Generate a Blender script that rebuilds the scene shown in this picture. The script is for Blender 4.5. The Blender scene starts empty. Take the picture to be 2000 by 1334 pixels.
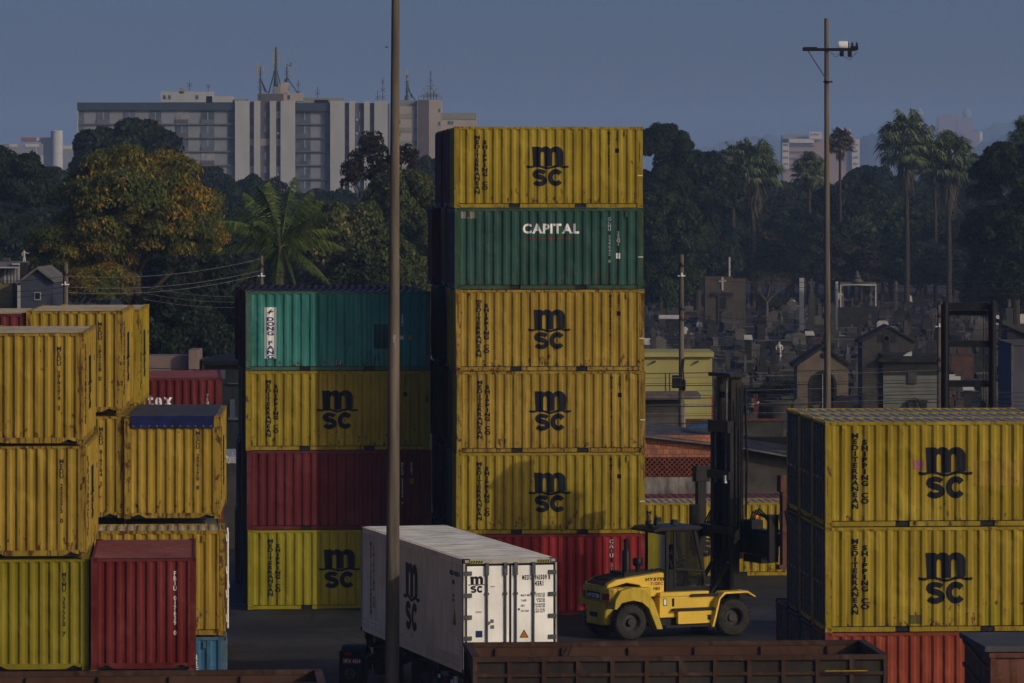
import bpy, bmesh, math, random
import numpy as np
from mathutils import Vector, Matrix
S = bpy.context.scene
C = S.collection
R = math.radians
PI = math.pi
# ------------------------------------------------------------------ camera
F, CX, HY, CH = 9000.0, 1000.0, 390.0, 13.3      # focal length, centre and horizon of the 2000 px photograph; eye height
cam = bpy.data.cameras.new('camera'); camo = bpy.data.objects.new('camera', cam); C.objects.link(camo)
camo.location = (0, 0, CH); camo.rotation_euler = (PI/2, 0, 0)
cam.sensor_width = 36; cam.lens = 36*F/2000
cam.shift_y = -(667-HY)/2000.0
cam.clip_start = 1; cam.clip_end = 20000
S.camera = camo
S.render.resolution_x = 1024; S.render.resolution_y = 683
# ------------------------------------------------------------------ sky, sun, exposure
SUN_AZ, SUN_EL = 50.0, 21.5        # to the right and behind the camera
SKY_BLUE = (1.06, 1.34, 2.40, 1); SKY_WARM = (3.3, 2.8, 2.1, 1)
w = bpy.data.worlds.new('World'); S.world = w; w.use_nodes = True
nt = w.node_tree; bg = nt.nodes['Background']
sky = nt.nodes.new('ShaderNodeTexSky'); sky.sky_type = 'NISHITA'; sky.sun_disc = False
sky.sun_elevation = R(SUN_EL); sky.sun_rotation = R(180-SUN_AZ)
sky.altitude = 20; sky.air_density = 1.0; sky.dust_density = 3.0; sky.ozone_density = 4.0
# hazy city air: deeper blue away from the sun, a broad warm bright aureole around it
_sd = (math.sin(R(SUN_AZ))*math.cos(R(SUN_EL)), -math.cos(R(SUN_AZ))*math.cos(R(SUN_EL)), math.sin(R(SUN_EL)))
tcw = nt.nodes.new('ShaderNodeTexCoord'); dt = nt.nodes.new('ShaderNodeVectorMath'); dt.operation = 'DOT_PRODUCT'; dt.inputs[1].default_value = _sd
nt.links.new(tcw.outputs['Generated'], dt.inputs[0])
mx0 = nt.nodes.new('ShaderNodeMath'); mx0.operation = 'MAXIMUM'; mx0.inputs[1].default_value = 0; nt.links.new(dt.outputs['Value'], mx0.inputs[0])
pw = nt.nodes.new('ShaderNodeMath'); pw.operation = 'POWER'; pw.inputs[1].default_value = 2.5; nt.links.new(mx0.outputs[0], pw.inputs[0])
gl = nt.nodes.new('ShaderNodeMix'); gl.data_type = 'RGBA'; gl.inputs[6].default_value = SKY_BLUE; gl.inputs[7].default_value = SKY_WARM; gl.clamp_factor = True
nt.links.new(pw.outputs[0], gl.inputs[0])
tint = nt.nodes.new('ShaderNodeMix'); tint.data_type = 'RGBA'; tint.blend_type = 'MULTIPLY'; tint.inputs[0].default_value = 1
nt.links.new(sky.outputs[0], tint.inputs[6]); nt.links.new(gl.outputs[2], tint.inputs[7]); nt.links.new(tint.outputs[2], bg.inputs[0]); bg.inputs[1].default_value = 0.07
sl = bpy.data.lights.new('sun', 'SUN'); sl.energy = 3.1; sl.angle = R(0.55); sl.color = (1, 0.88, 0.72)
so = bpy.data.objects.new('sun', sl); C.objects.link(so)
tosun = Vector((math.sin(R(SUN_AZ))*math.cos(R(SUN_EL)), -math.cos(R(SUN_AZ))*math.cos(R(SUN_EL)), math.sin(R(SUN_EL))))
so.rotation_euler = tosun.to_track_quat('Z', 'Y').to_euler(); so.location = (20, -20, 60)
S.view_settings.view_transform = 'Standard'; S.view_settings.look = 'None'
S.view_settings.exposure = -0.9; S.view_settings.gamma = 1
S.cycles.volume_bounces = 0
S.cycles.max_bounces = 6
YAW = 4.0
CY, SY = math.cos(R(YAW)), math.sin(R(YAW))

def P(px, py, D):
    return Vector(((px-CX)/F*D, D, CH-(py-HY)/F*D))
def gz(x):
    return 0.018*min(0.0, max(-14.0, x))

# ------------------------------------------------------------------ materials
def new_mat(name):
    m = bpy.data.materials.new(name); m.use_nodes = True
    b = m.node_tree.nodes['Principled BSDF']; b.inputs['Specular IOR Level'].default_value = .15
    return m, m.node_tree.nodes, m.node_tree.links, b
def coords(N, L, rnd=True):
    tc = N.new('ShaderNodeTexCoord')
    if not rnd: return tc.outputs['Object']
    oi = N.new('ShaderNodeObjectInfo'); ml = N.new('ShaderNodeMath'); ml.operation = 'MULTIPLY'; ml.inputs[1].default_value = 97
    L.new(oi.outputs['Random'], ml.inputs[0])
    ad = N.new('ShaderNodeVectorMath'); ad.operation = 'ADD'
    L.new(tc.outputs['Object'], ad.inputs[0]); L.new(ml.outputs[0], ad.inputs[1])
    return ad.outputs[0]
def noise(N, L, vec, scale, detail=4, rough=0.55, stretch=None):
    n = N.new('ShaderNodeTexNoise'); n.inputs['Scale'].default_value = scale; n.inputs['Detail'].default_value = detail
    n.inputs['Roughness'].default_value = rough
    if stretch:
        mp = N.new('ShaderNodeMapping'); mp.inputs['Scale'].default_value = stretch
        L.new(vec, mp.inputs[0]); vec = mp.outputs[0]
    L.new(vec, n.inputs['Vector']); return n.outputs[0]
def ramp(N, L, fac, a, b, ca=(0, 0, 0), cb=(1, 1, 1)):
    r = N.new('ShaderNodeValToRGB'); r.color_ramp.elements[0].position = a; r.color_ramp.elements[1].position = b
    r.color_ramp.elements[0].color = (*ca, 1); r.color_ramp.elements[1].color = (*cb, 1)
    L.new(fac, r.inputs[0]); return r.outputs[0]
def mix(N, L, fac, a, b, mode='MIX'):
    m = N.new('ShaderNodeMix'); m.data_type = 'RGBA'; m.blend_type = mode
    if isinstance(fac, float): m.inputs[0].default_value = fac
    else: L.new(fac, m.inputs[0])
    for i, v in ((6, a), (7, b)):
        if isinstance(v, tuple): m.inputs[i].default_value = (*v, 1)
        else: L.new(v, m.inputs[i])
    return m.outputs[2]
_mc = {}
def paint(name, col, rust=0.3, dirt=0.5, rough=0.6, bump=0.15, scale=1.0, kk=.56):
    """weathered paint on steel: fade, vertical grime, rust chips and rust runs"""
    if name in _mc: return _mc[name]
    m, N, L, B = new_mat(name); col = tuple(c*kk for c in col)
    v = coords(N, L)
    fade = noise(N, L, v, 0.7*scale, 3)
    base = mix(N, L, ramp(N, L, fade, .35, .7), tuple(c*0.82 for c in col), tuple(min(1, c*1.06+.012) for c in col))
    st = noise(N, L, v, 1.0*scale, 5, .6, (7, 7, .45))
    grime = mix(N, L, ramp(N, L, st, .46, .80), (1, 1, 1), (0.50-dirt*.12, 0.44-dirt*.12, 0.38-dirt*.12))
    base = mix(N, L, dirt, base, mix(N, L, 1.0, base, grime, 'MULTIPLY'))
    runs = noise(N, L, v, 1.5*scale, 6, .65, (9, 9, .55))
    rc = noise(N, L, v, 25, 3)
    rustc = ramp(N, L, rc, .3, .7, (.030, .012, .006), (.115, .042, .014))
    t = .80-.22*rust
    base = mix(N, L, ramp(N, L, runs, t, t+.10), base, rustc)
    chips = noise(N, L, v, 5.5*scale, 8, .68, (1, 1, .6))
    t = .77-.17*rust
    if rust > .6 and 'frame' not in name:      # rust gathers along the lower edge where water stands
        tz = N.new('ShaderNodeTexCoord'); sz = N.new('ShaderNodeSeparateXYZ'); L.new(tz.outputs['Object'], sz.inputs[0])
        mr = N.new('ShaderNodeMapRange'); mr.inputs[1].default_value = .95; mr.inputs[2].default_value = .1; mr.inputs[3].default_value = 0; mr.inputs[4].default_value = .10
        L.new(sz.outputs[2], mr.inputs[0]); ad = N.new('ShaderNodeMath'); L.new(chips, ad.inputs[0]); L.new(mr.outputs[0], ad.inputs[1]); chips = ad.outputs[0]
    base = mix(N, L, ramp(N, L, chips, t, t+.05), base, rustc)
    L.new(base, B.inputs['Base Color']); B.inputs['Roughness'].default_value = rough
    if bump:
        bn = noise(N, L, v, 6*scale, 4); b = N.new('ShaderNodeBump'); b.inputs['Strength'].default_value = bump; b.inputs['Distance'].default_value = .02
        L.new(bn, b.inputs['Height'])
        dn = ramp(N, L, noise(N, L, v, 1.4*scale, 2), .5, .75); b2 = N.new('ShaderNodeBump'); b2.inputs['Strength'].default_value = min(1, bump*3.5); b2.inputs['Distance'].default_value = .07
        L.new(dn, b2.inputs['Height']); L.new(b.outputs[0], b2.inputs['Normal']); L.new(b2.outputs[0], B.inputs['Normal'])
    _mc[name] = m; return m
def plain(name, col, rough=0.6, var=0.25, scale=3.0, metal=0.0, bump=0.0, stretch=None, rnd=True, col2=None, kk=.52):
    if name in _mc: return _mc[name]
    col = tuple(c*kk for c in col); col2 = tuple(c*kk for c in col2) if col2 else None
    m, N, L, B = new_mat(name)
    v = coords(N, L, rnd)
    n = noise(N, L, v, scale, 6, .6, stretch)
    c2 = col2 or tuple(c*(1-var) for c in col)
    base = mix(N, L, ramp(N, L, n, .35, .68), c2, tuple(min(1, c*(1+var*.3)) for c in col))
    L.new(base, B.inputs['Base Color']); B.inputs['Roughness'].default_value = rough; B.inputs['Metallic'].default_value = metal
    if bump:
        b = N.new('ShaderNodeBump'); b.inputs['Strength'].default_value = bump; b.inputs['Distance'].default_value = .03
        L.new(n, b.inputs['Height']); L.new(b.outputs[0], B.inputs['Normal'])
    _mc[name] = m; return m
def leafmat(name, cols, patch=0.5, pscale=0.25, tr=0.25):
    """cols: list of (pos, colour) picked per leaf, shifted in patches through the crown"""
    if name in _mc: return _mc[name]
    m, N, L, B = new_mat(name)
    g = N.new('ShaderNodeNewGeometry'); v = coords(N, L)
    n = noise(N, L, v, pscale, 3)
    mr = N.new('ShaderNodeMapRange'); mr.inputs[1].default_value = .3; mr.inputs[2].default_value = .7
    L.new(n, mr.inputs[0])
    mx = N.new('ShaderNodeMix'); mx.data_type = 'FLOAT'; mx.inputs[0].default_value = patch
    L.new(g.outputs['Random Per Island'], mx.inputs[2]); L.new(mr.outputs[0], mx.inputs[3])
    r = N.new('ShaderNodeValToRGB'); cr = r.color_ramp
    while len(cr.elements) < len(cols): cr.elements.new(.5)
    for e, (p, c) in zip(cr.elements, cols): e.position = p; e.color = (*[q*(.36 if 'dark' in name or 'mid' in name or 'brown' in name else .62) for q in c], 1)
    L.new(mx.outputs[0], r.inputs[0])
    L.new(r.outputs[0], B.inputs['Base Color']); B.inputs['Roughness'].default_value = .55
    t = N.new('ShaderNodeBsdfTranslucent'); L.new(r.outputs[0], t.inputs[0])
    ms = N.new('ShaderNodeMixShader'); ms.inputs[0].default_value = tr
    L.new(B.outputs[0], ms.inputs[1]); L.new(t.outputs[0], ms.inputs[2])
    L.new(ms.outputs[0], N['Material Output'].inputs['Surface'])
    _mc[name] = m; return m

YEL = (0.51, 0.37, 0.018); YEL2 = (0.45, 0.38, 0.008); OCH = (0.52, 0.345, 0.032)
M = dict(
 yel=paint('yellow_paint', YEL, .72, .8), yelf=paint('yellow_frame_paint', YEL, 1.1, .8),
 yelrust=paint('rusty_yellow_paint', OCH, .76, .85), yelrustf=paint('rusty_yellow_frame_paint', OCH, 1.3, .8),
 dullred=paint('dull_dark_red_paint', (.21, .016, .014), .3, .8), dullredf=paint('dull_dark_red_frame_paint', (.19, .02, .016), .5, .7),
 yelshade=paint('shadow_darkened_yellow_paint', (.34, .28, .004), .02, .4), yelshadef=paint('shadow_darkened_yellow_frame_paint', (.34, .28, .004), .25, .4),  # fresh yellow darkened in the colour for shadow on the lower left stack
 yelnew=paint('fresh_yellow_paint', YEL2, .02, .35), yelnewf=paint('fresh_yellow_frame_paint', YEL2, .25, .4),
 green=paint('green_paint', (.030, .118, .088), .72, .95), greenf=paint('green_frame_paint', (.05, .12, .07), 1.0, .7),
 teal=paint('teal_paint', (.06, .34, .29), .66, .85), tealf=paint('teal_frame_paint', (.10, .20, .14), .9, .7),
 mar=paint('maroon_paint', (.19, .018, .02), .45, .6), marf=paint('maroon_frame_paint', (.17, .022, .028), .5, .6),
 red=paint('red_paint', (.46, .024, .022), .35, .6), redf=paint('red_frame_paint', (.34, .03, .03), .5, .6),
 ora=paint('orange_red_paint', (.42, .075, .03), .25, .6), oraf=paint('orange_red_frame_paint', (.33, .06, .03), .7, .6),
 blue=paint('light_blue_paint', (.06, .22, .42), .6, .6), bluef=paint('light_blue_frame_paint', (.08, .18, .3), 1.0, .7),
 navy=paint('navy_paint', (.02, .04, .13), .3, .6), navyf=paint('navy_frame_paint', (.02, .04, .1), .6, .6),
 olive=paint('olive_paint', (.15, .13, .03), .4, .6), olivef=paint('olive_frame_paint', (.13, .10, .03), .7, .6),
 grey=paint('bluish_grey_paint', (.16, .18, .22), .35, .7), greyf=paint('bluish_grey_frame_paint', (.2, .19, .15), .6, .6),
 white=paint('white_paint', (.84, .83, .79), -.2, .18, .45, .05, kk=1), whitef=paint('white_frame_paint', (.62, .60, .54), .35, .6),
 roofw=paint('weathered_roof_steel', (.33, .31, .27), .35, .7), roofy=paint('dusty_yellow_roof', (.66, .55, .33), .45, .8),
 roofr=paint('dusty_red_roof', (.30, .09, .08), .15, .5), rooft=paint('dusty_dark_roof', (.24, .20, .17), .5, .7),
 ink=plain('dark_blue_lettering', (.012, .014, .028), .6, .3, 20), inkw=plain('white_lettering', (.75, .75, .73), .6, .2, 20, kk=1),
 inkb=plain('blue_lettering', (.02, .05, .22), .6, .2, 20), inkr=plain('red_lettering', (.5, .03, .03), .6, .2, 20),
 black=plain('black_paint', (.018, .019, .022), .45, .4, 4), rubber=plain('tyre_rubber', (.07, .065, .06), .9, .5, 6, bump=.4),
 steel=plain('galvanised_steel', (.25, .26, .27), .45, .4, 8, .6), dsteel=plain('dark_greasy_steel', (.035, .036, .04), .5, .5, 5),
 bright=plain('polished_rod_steel', (.7, .7, .7), .3, .2, 8, .3, kk=1),
 rustw=paint('rust_brown_steel', (.085, .040, .024), .7, .7, .75, .3), rustr=paint('rusty_red_steel', (.16, .055, .038), .6, .7, .7, .3),
 conc=plain('weathered_concrete', (.20, .18, .15), .85, .45, 3, bump=.2, stretch=(1, 1, .3)),
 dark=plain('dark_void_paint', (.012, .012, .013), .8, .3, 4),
)
# ------------------------------------------------------------------ mesh builder
class MB:
    def __init__(s): s.v = []; s.f = []
    def add(s, vs, fs):
        o = len(s.v); s.v += [tuple(p) for p in vs]; s.f += [tuple(i+o for i in f) for f in fs]; return s
    def box(s, x0, y0, z0, x1, y1, z1):
        vs = [(x, y, z) for z in (z0, z1) for y in (y0, y1) for x in (x0, x1)]
        return s.add(vs, [(0, 2, 3, 1), (4, 5, 7, 6), (0, 1, 5, 4), (2, 6, 7, 3), (0, 4, 6, 2), (1, 3, 7, 5)])
    def cyl(s, a, b, r0, r1=None, n=12, cap=True):
        r1 = r0 if r1 is None else r1
        a, b = Vector(a), Vector(b); d = (b-a).normalized()
        u = d.orthogonal().normalized(); w_ = d.cross(u); vs = []
        for p, r in ((a, r0), (b, r1)):
            for i in range(n):
                t = 2*PI*i/n; vs.append(p+u*math.cos(t)*r+w_*math.sin(t)*r)
        fs = [(i, (i+1) % n, n+(i+1) % n, n+i) for i in range(n)]
        if cap: fs += [tuple(range(n-1, -1, -1)), tuple(range(n, 2*n))]
        return s.add(vs, fs)
    def tube(s, pts, r, n=6):
        pts = [Vector(p) for p in pts]; k = len(pts); vs = []; fs = []
        for i, p in enumerate(pts):
            d = (pts[min(i+1, k-1)]-pts[max(i-1, 0)]).normalized()
            u = d.cross(Vector((0.13, 0.31, 1))).normalized(); w_ = d.cross(u)
            rr = r[i] if isinstance(r, (list, tuple)) else r
            for j in range(n):
                t = 2*PI*j/n; vs.append(p+u*math.cos(t)*rr+w_*math.sin(t)*rr)
        for i in range(k-1):
            for j in range(n):
                a = i*n+j; b = i*n+(j+1) % n; fs.append((a, b, b+n, a+n))
        fs += [tuple(range(n-1, -1, -1)), tuple(range((k-1)*n, k*n))]
        return s.add(vs, fs)
    def lathe(s, prof, c=(0, 0, 0), axis='z', n=16, cap=True):
        vs = []; fs = []; k = len(prof)
        for i, (r, h) in enumerate(prof):
            for j in range(n):
                t = 2*PI*j/n; q = (math.cos(t)*r, math.sin(t)*r, h)
                if axis == 'y': q = (q[0], h, q[1])
                if axis == 'x': q = (h, q[0], q[1])
                vs.append((q[0]+c[0], q[1]+c[1], q[2]+c[2]))
        for i in range(k-1):
            for j in range(n):
                a = i*n+j; b = i*n+(j+1) % n; fs.append((a, b, b+n, a+n))
        if cap and prof[0][0] > 1e-4: fs.append(tuple(range(n)))
        if cap and prof[-1][0] > 1e-4: fs.append(tuple(range((k-1)*n, k*n)))
        return s.add(vs, fs)
    def prism(s, pts, a, b, axis='y'):
        """polygon pts extruded from a to b: axis y -> pts are (x,z); z -> (x,y); x -> (y,z)"""
        n = len(pts)
        def q(p, h): return (p[0], h, p[1]) if axis == 'y' else ((p[0], p[1], h) if axis == 'z' else (h, p[0], p[1]))
        vs = [q(p, a) for p in pts]+[q(p, b) for p in pts]
        return s.add(vs, [tuple(range(n)), tuple(range(2*n-1, n-1, -1))]+[(i, (i+1) % n, n+(i+1) % n, n+i) for i in range(n)])
    def mesh(s, name, smooth=False, fix=True):
        me = bpy.data.meshes.new(name); me.from_pydata(s.v, [], s.f); me.materials.append(None)
        if fix:
            bm = bmesh.new(); bm.from_mesh(me); bmesh.ops.recalc_face_normals(bm, faces=bm.faces); bm.to_mesh(me); bm.free()
        if smooth: me.shade_smooth(); me.set_sharp_from_angle(angle=0.65)
        return me
    def build(s, name, mat, parent=None, loc=(0, 0, 0), rz=0, smooth=False, bevel=0):
        o = inst(s.mesh(name, smooth), name, mat, parent, loc, rz)
        if bevel:
            b = o.modifiers.new('bevel', 'BEVEL'); b.width = bevel; b.segments = 2; b.limit_method = 'ANGLE'; b.angle_limit = .6
        return o
def inst(me, name, mat, parent=None, loc=(0, 0, 0), rz=0):
    o = bpy.data.objects.new(name, me); C.objects.link(o)
    if mat is not None:
        o.material_slots[0].link = 'OBJECT'; o.material_slots[0].material = M[mat] if isinstance(mat, str) else mat
    o.location = loc; o.rotation_euler = (0, 0, rz)
    if parent is not None: o.parent = parent
    return o
def tag(o, label, cat, group=None, kind=None):
    if label: o['label'] = label
    if cat: o['category'] = cat
    if group: o['group'] = group
    if kind: o['kind'] = kind
    return o
def thing(name, label, cat, loc=(0, 0, 0), rz=0, group=None):
    o = bpy.data.objects.new(name, None); C.objects.link(o); o.location = loc; o.rotation_euler = (0, 0, rz)
    o.empty_display_size = .3
    return tag(o, label, cat, group)
def copy_tree(o, parent=None, kids=None):
    if kids is None:
        kids = {}
        for q in C.objects:
            if q.parent: kids.setdefault(q.parent.name, []).append(q)
    c = o.copy(); C.objects.link(c); c.parent = parent
    for ch in kids.get(o.name, []): copy_tree(ch, c, kids)
    return c

# ------------------------------------------------------------------ lettering that follows the pressed steel
_gl = {}
def glyph(ch, bold):
    k = (ch, bold)
    if k in _gl: return _gl[k]
    cu = bpy.data.curves.new('g', 'FONT'); cu.body = ch; cu.size = 1; cu.resolution_u = 3; cu.offset = bold
    o = bpy.data.objects.new('g', cu); C.objects.link(o)
    dg = bpy.context.evaluated_depsgraph_get(); dg.update()
    me = bpy.data.meshes.new_from_object(o.evaluated_get(dg))
    vs = [(v.co.x, v.co.y) for v in me.vertices]; fs = [tuple(p.vertices) for p in me.polygons]
    bpy.data.objects.remove(o); bpy.data.curves.remove(cu); bpy.data.meshes.remove(me)
    _gl[k] = (vs, fs); return _gl[k]
CAP = 0.70
def vtext(s, x, ztop, pitch, h, wscale=1.0, bold=0.02):
    """letters stacked downwards; x = centre"""
    V = []; Fc = []
    for i, ch in enumerate(s):
        if ch == ' ': continue
        vs, fs = glyph(ch, bold)
        if not vs: continue
        x0 = min(v[0] for v in vs); x1 = max(v[0] for v in vs); k = h/CAP; o = len(V)
        V += [((v[0]-(x0+x1)/2)*k*wscale+x, v[1]*k+ztop-i*pitch-h) for v in vs]
        Fc += [tuple(a+o for a in f) for f in fs]
    return V, Fc
def htext(s, x, z, h, wscale=1.0, bold=0.02, gap=0.08, right=False, serif=False, slant=0):
    """letters in a row; x = left edge (or right), z = baseline"""
    V = []; Fc = []; cur = 0; k = h/CAP
    for ch in s:
        if ch == ' ': cur += .32*k*wscale; continue
        vs, fs = glyph(ch, bold); x0 = min(v[0] for v in vs); x1 = max(v[0] for v in vs); o = len(V)
        V += [(((v[0]-x0)*wscale+v[1]*slant)*k+cur, v[1]*k) for v in vs]
        Fc += [tuple(a+o for a in f) for f in fs]
        if serif:
            wd = (x1-x0)*k*wscale
            st = {'A': (.06, .94), 'P': (.16,), 'I': (.5,), 'T': (.5,), 'L': (.12,), 'x': (.1, .9)}.get(ch, ())
            for q in st:
                o = len(V); a = cur+q*wd; e = h*.13
                V += [(a-e, 0), (a+e, 0), (a+e, h*.07), (a-e, h*.07)]; Fc.append((o, o+1, o+2, o+3))
        cur += ((x1-x0)*wscale+gap)*k
    off = x-(cur if right else 0)
    return [(v[0]+off, v[1]+z) for v in V], Fc
def stroke(pts, wd):
    V = []; Fc = []; n = len(pts)
    for i, p in enumerate(pts):
        a = pts[max(i-1, 0)]; b = pts[min(i+1, n-1)]; dx, dz = b[0]-a[0], b[1]-a[1]; l = math.hypot(dx, dz) or 1
        w_ = wd[i] if isinstance(wd, list) else wd
        V += [(p[0]-dz/l*w_/2, p[1]+dx/l*w_/2), (p[0]+dz/l*w_/2, p[1]-dx/l*w_/2)]
    for i in range(n-1): Fc.append((2*i, 2*i+1, 2*i+3, 2*i+2))
    return V, Fc
def join2(*parts):
    V = []; Fc = []
    for vs, fs in parts:
        o = len(V); V += list(vs); Fc += [tuple(a+o for a in f) for f in fs]
    return V, Fc
def arc(cx, cz, rx, rz, a0, a1, n=14):
    return [(cx+rx*math.cos(R(a0+(a1-a0)*i/n)), cz+rz*math.sin(R(a0+(a1-a0)*i/n))) for i in range(n+1)]
def rect(x0, z0, x1, z1): return [(x0, z0), (x1, z0), (x1, z1), (x0, z1)], [(0, 1, 2, 3)]
def logo(x, z, k):
    """the m over sc mark, 1 unit wide; x,z = left end of the m's foot"""
    mpts = [(0, .62), (.25, .62)]+arc(.43, .47, .17, .16, 140, 30)+arc(.77, .40, .235, .23, 118, 0)+[(1.0, 0.03), (.78, 0.0)]
    i2 = arc(.705, .38, .062, .075, 0, 180, 8); i1 = arc(.335, .38, .062, .075, 0, 180, 8)
    mpts += i2[:]+[(.643, 0.0), (.40, -.02)]+i1+[(.272, 0.0), (0.03, .0)]
    bm = bmesh.new(); vs = [bm.verts.new((p[0], p[1], 0)) for p in mpts]; f = bm.faces.new(vs)
    r = bmesh.ops.triangulate(bm, faces=[f]); bm.verts.index_update()
    mp = ([(v.co.x, v.co.y) for v in bm.verts], [tuple(v.index for v in q.verts) for q in bm.faces]); bm.free()
    wav = stroke([(-.17+1.34*i/24, .0-.035*math.cos(i/24*4*PI)*1.0+(.055*(1-i/3) if i < 3 else 0)+(.055*(i-21)/3 if i > 21 else 0)-.03) for i in range(25)], .068)
    sl_ = stroke(arc(.245, -.265, .17, .10, 22, 180, 10)+[(.11, -.305), (.20, -.335), (.30, -.36)]+arc(.24, -.465, .17, .105, 45, -157, 12), [.135]*11+[.16]*3+[.15]*13)
    c_ = stroke(arc(.76, -.365, .175, .195, 36, 324, 20), .155)
    V, Fc = join2(mp, wav, sl_, c_)
    return [(v[0]*k+x, v[1]*k+z) for v in V], Fc

def wall_profile(L, a, pitch, depth, outer=.26, slope=.24):
    """breakpoints (u, w) of the pressed wall between u=a and u=L-a"""
    n = max(1, round((L-2*a)/pitch)); p = (L-2*a)/n; o, s_ = outer*p, slope*p; pts = [(a, -.006)]
    for i in range(n):
        b = a+i*p
        pts += [(b+o/2+0.001, -.006), (b+o/2+s_, -.006-depth), (b+p-o/2-s_, -.006-depth), (b+p-o/2, -.006)]
    pts.append((L-a, -.006)); return pts
def sheet(prof, z0, z1, name):
    m = MB(); n = len(prof); V = [(u, -w_, z) for z in (z0, z1) for (u, w_) in prof]
    m.add(V, [(i, i+1, n+i+1, n+i) for i in range(n-1)])
    return m.mesh(name, fix=False)
def decal(name, V2, F2, mat, parent, prof=None, lift=.004):
    bm = bmesh.new(); vs = [bm.verts.new((v[0], 0, v[1])) for v in V2]
    for f in F2:
        try: bm.faces.new([vs[i] for i in f])
        except ValueError: pass
    if prof:
        x0 = min(v[0] for v in V2); x1 = max(v[0] for v in V2)
        for u, _ in prof:
            if x0 < u < x1:
                bmesh.ops.bisect_plane(bm, geom=bm.verts[:]+bm.edges[:]+bm.faces[:], plane_co=(u, 0, 0), plane_no=(1, 0, 0), dist=1e-5)
        us = [p[0] for p in prof]; ws = [p[1] for p in prof]
        for v in bm.verts: v.co.y = -float(np.interp(v.co.x, us, ws))-lift
    else:
        for v in bm.verts: v.co.y = -lift
    bmesh.ops.recalc_face_normals(bm, faces=bm.faces)
    if bm.faces and sum(f.normal.y*f.calc_area() for f in bm.faces) > 0: bmesh.ops.reverse_faces(bm, faces=bm.faces[:])
    me = bpy.data.meshes.new(name); bm.to_mesh(me); bm.free(); me.materials.append(None)
    return inst(me, name, mat, parent)

# ------------------------------------------------------------------ shipping containers
W20, H20, L20 = 2.438, 2.599, 6.058
_cm = {}
def cmesh(L, H):
    k = (L, H)
    if k in _cm: return _cm[k]
    d = {}
    ps = wall_profile(L, .165, .28, .044, .28, .215); pe = wall_profile(W20, .16, .245, .045)
    d['ps'], d['pe'] = ps, pe
    d['side'] = sheet(ps, .15, H-.085, 'side_wall'); d['end'] = sheet(pe, .15, H-.085, 'end_wall')
    pr = wall_profile(L, .10, .26, .030)
    m = MB(); n = len(pr); V = [(u, y, H-.012+w_) for y in (.06, W20-.06) for (u, w_) in pr]; m.add(V, [(i, i+1, n+i+1, n+i) for i in range(n-1)])
    d['roof'] = m.mesh('roof', fix=False)
    m = MB()
    for x in (0, L):
        for y in (0, W20):
            sx = 1 if x == 0 else -1; sy = 1 if y == 0 else -1
            xa, xb = sorted((x+sx*.004, x+sx*.158)); ya, yb = sorted((y+sy*.004, y+sy*.155))
            m.box(xa, ya, .118, xb, yb, H-.118)
    for y in (.012, W20-.072):
        m.box(.158, y, H-.088, L-.158, y+.06, H-.006)
        for a, b in ((.178, 1.75), (2.11, 3.87), (4.23, L-.178)) if L < 7 else ((.178, L-.178),): yy_ = y+.024 if y < 1 else y-.024; m.box(a, yy_+.002, .010, b, yy_+.058, .128)
    for x in (.012, L-.072):
        m.box(x, .155, H-.088, x+.06, W20-.155, H-.028)
        q = [(.178, .15), (.178, .075), (.22, .06), (.36, .11), (.55, .02), (W20-.55, .02), (W20-.36, .11), (W20-.22, .06), (W20-.178, .075), (W20-.178, .15)]
        m.prism(q, x, x+.06, 'x')
    d['frame'] = m.mesh('frame')
    m = MB(); m.box(.08, .08, .012, L-.08, W20-.08, .14)
    d['floor'] = m.mesh('floor')
    # corner casting with its oval openings as dark inset plugs modelled in the steel
    bm = bmesh.new(); bmesh.ops.create_cube(bm, size=1)
    for v in bm.verts: v.co = Vector((v.co.x*.178, v.co.y*.162, v.co.z*.118))
    for f in list(bm.faces):
        r = bmesh.ops.inset_region(bm, faces=[f], thickness=.034, depth=0); bmesh.ops.inset_region(bm, faces=[f], thickness=.002, depth=-.03)
    me = bpy.data.meshes.new('corner_casting'); bm.to_mesh(me); bm.free(); me.materials.append(None); d['cast'] = me
    # door leaf: pressed panel with frame and hinges
    dw = (W20-.32)/2; m = MB(); m.box(0, .0, 0, dw-.012, .05, H-.34)
    for z in (.25, .85, 1.45, 2.0): m.box(.06, -.012, z, dw-.07, 0, z+.22)
    for z in (.2, .8, 1.4, 2.02): m.box(-.03, -.02, z, .09, -.001, z+.07)
    d['door'] = m.mesh('door')
    m = MB(); m.cyl((0, 0, -.06), (0, 0, H-.28), .017, n=8)
    for z in (.1, .7, 1.3, 2.1): m.box(-.035, -.01, z, .035, .03, z+.05)
    m.box(-.02, -.03, .95, .24, -.012, 1.0)
    d['rod'] = m.mesh('lock_rod')
    # side hook pockets that hang below the top rail
    m = MB(); m.box(-.035, -.012, 0, .035, .0, .16); m.box(-.045, -.02, -.01, .045, -.012, .02); d['bracket'] = m.mesh('lashing_plate')
    _cm[k] = d; return d
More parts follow.
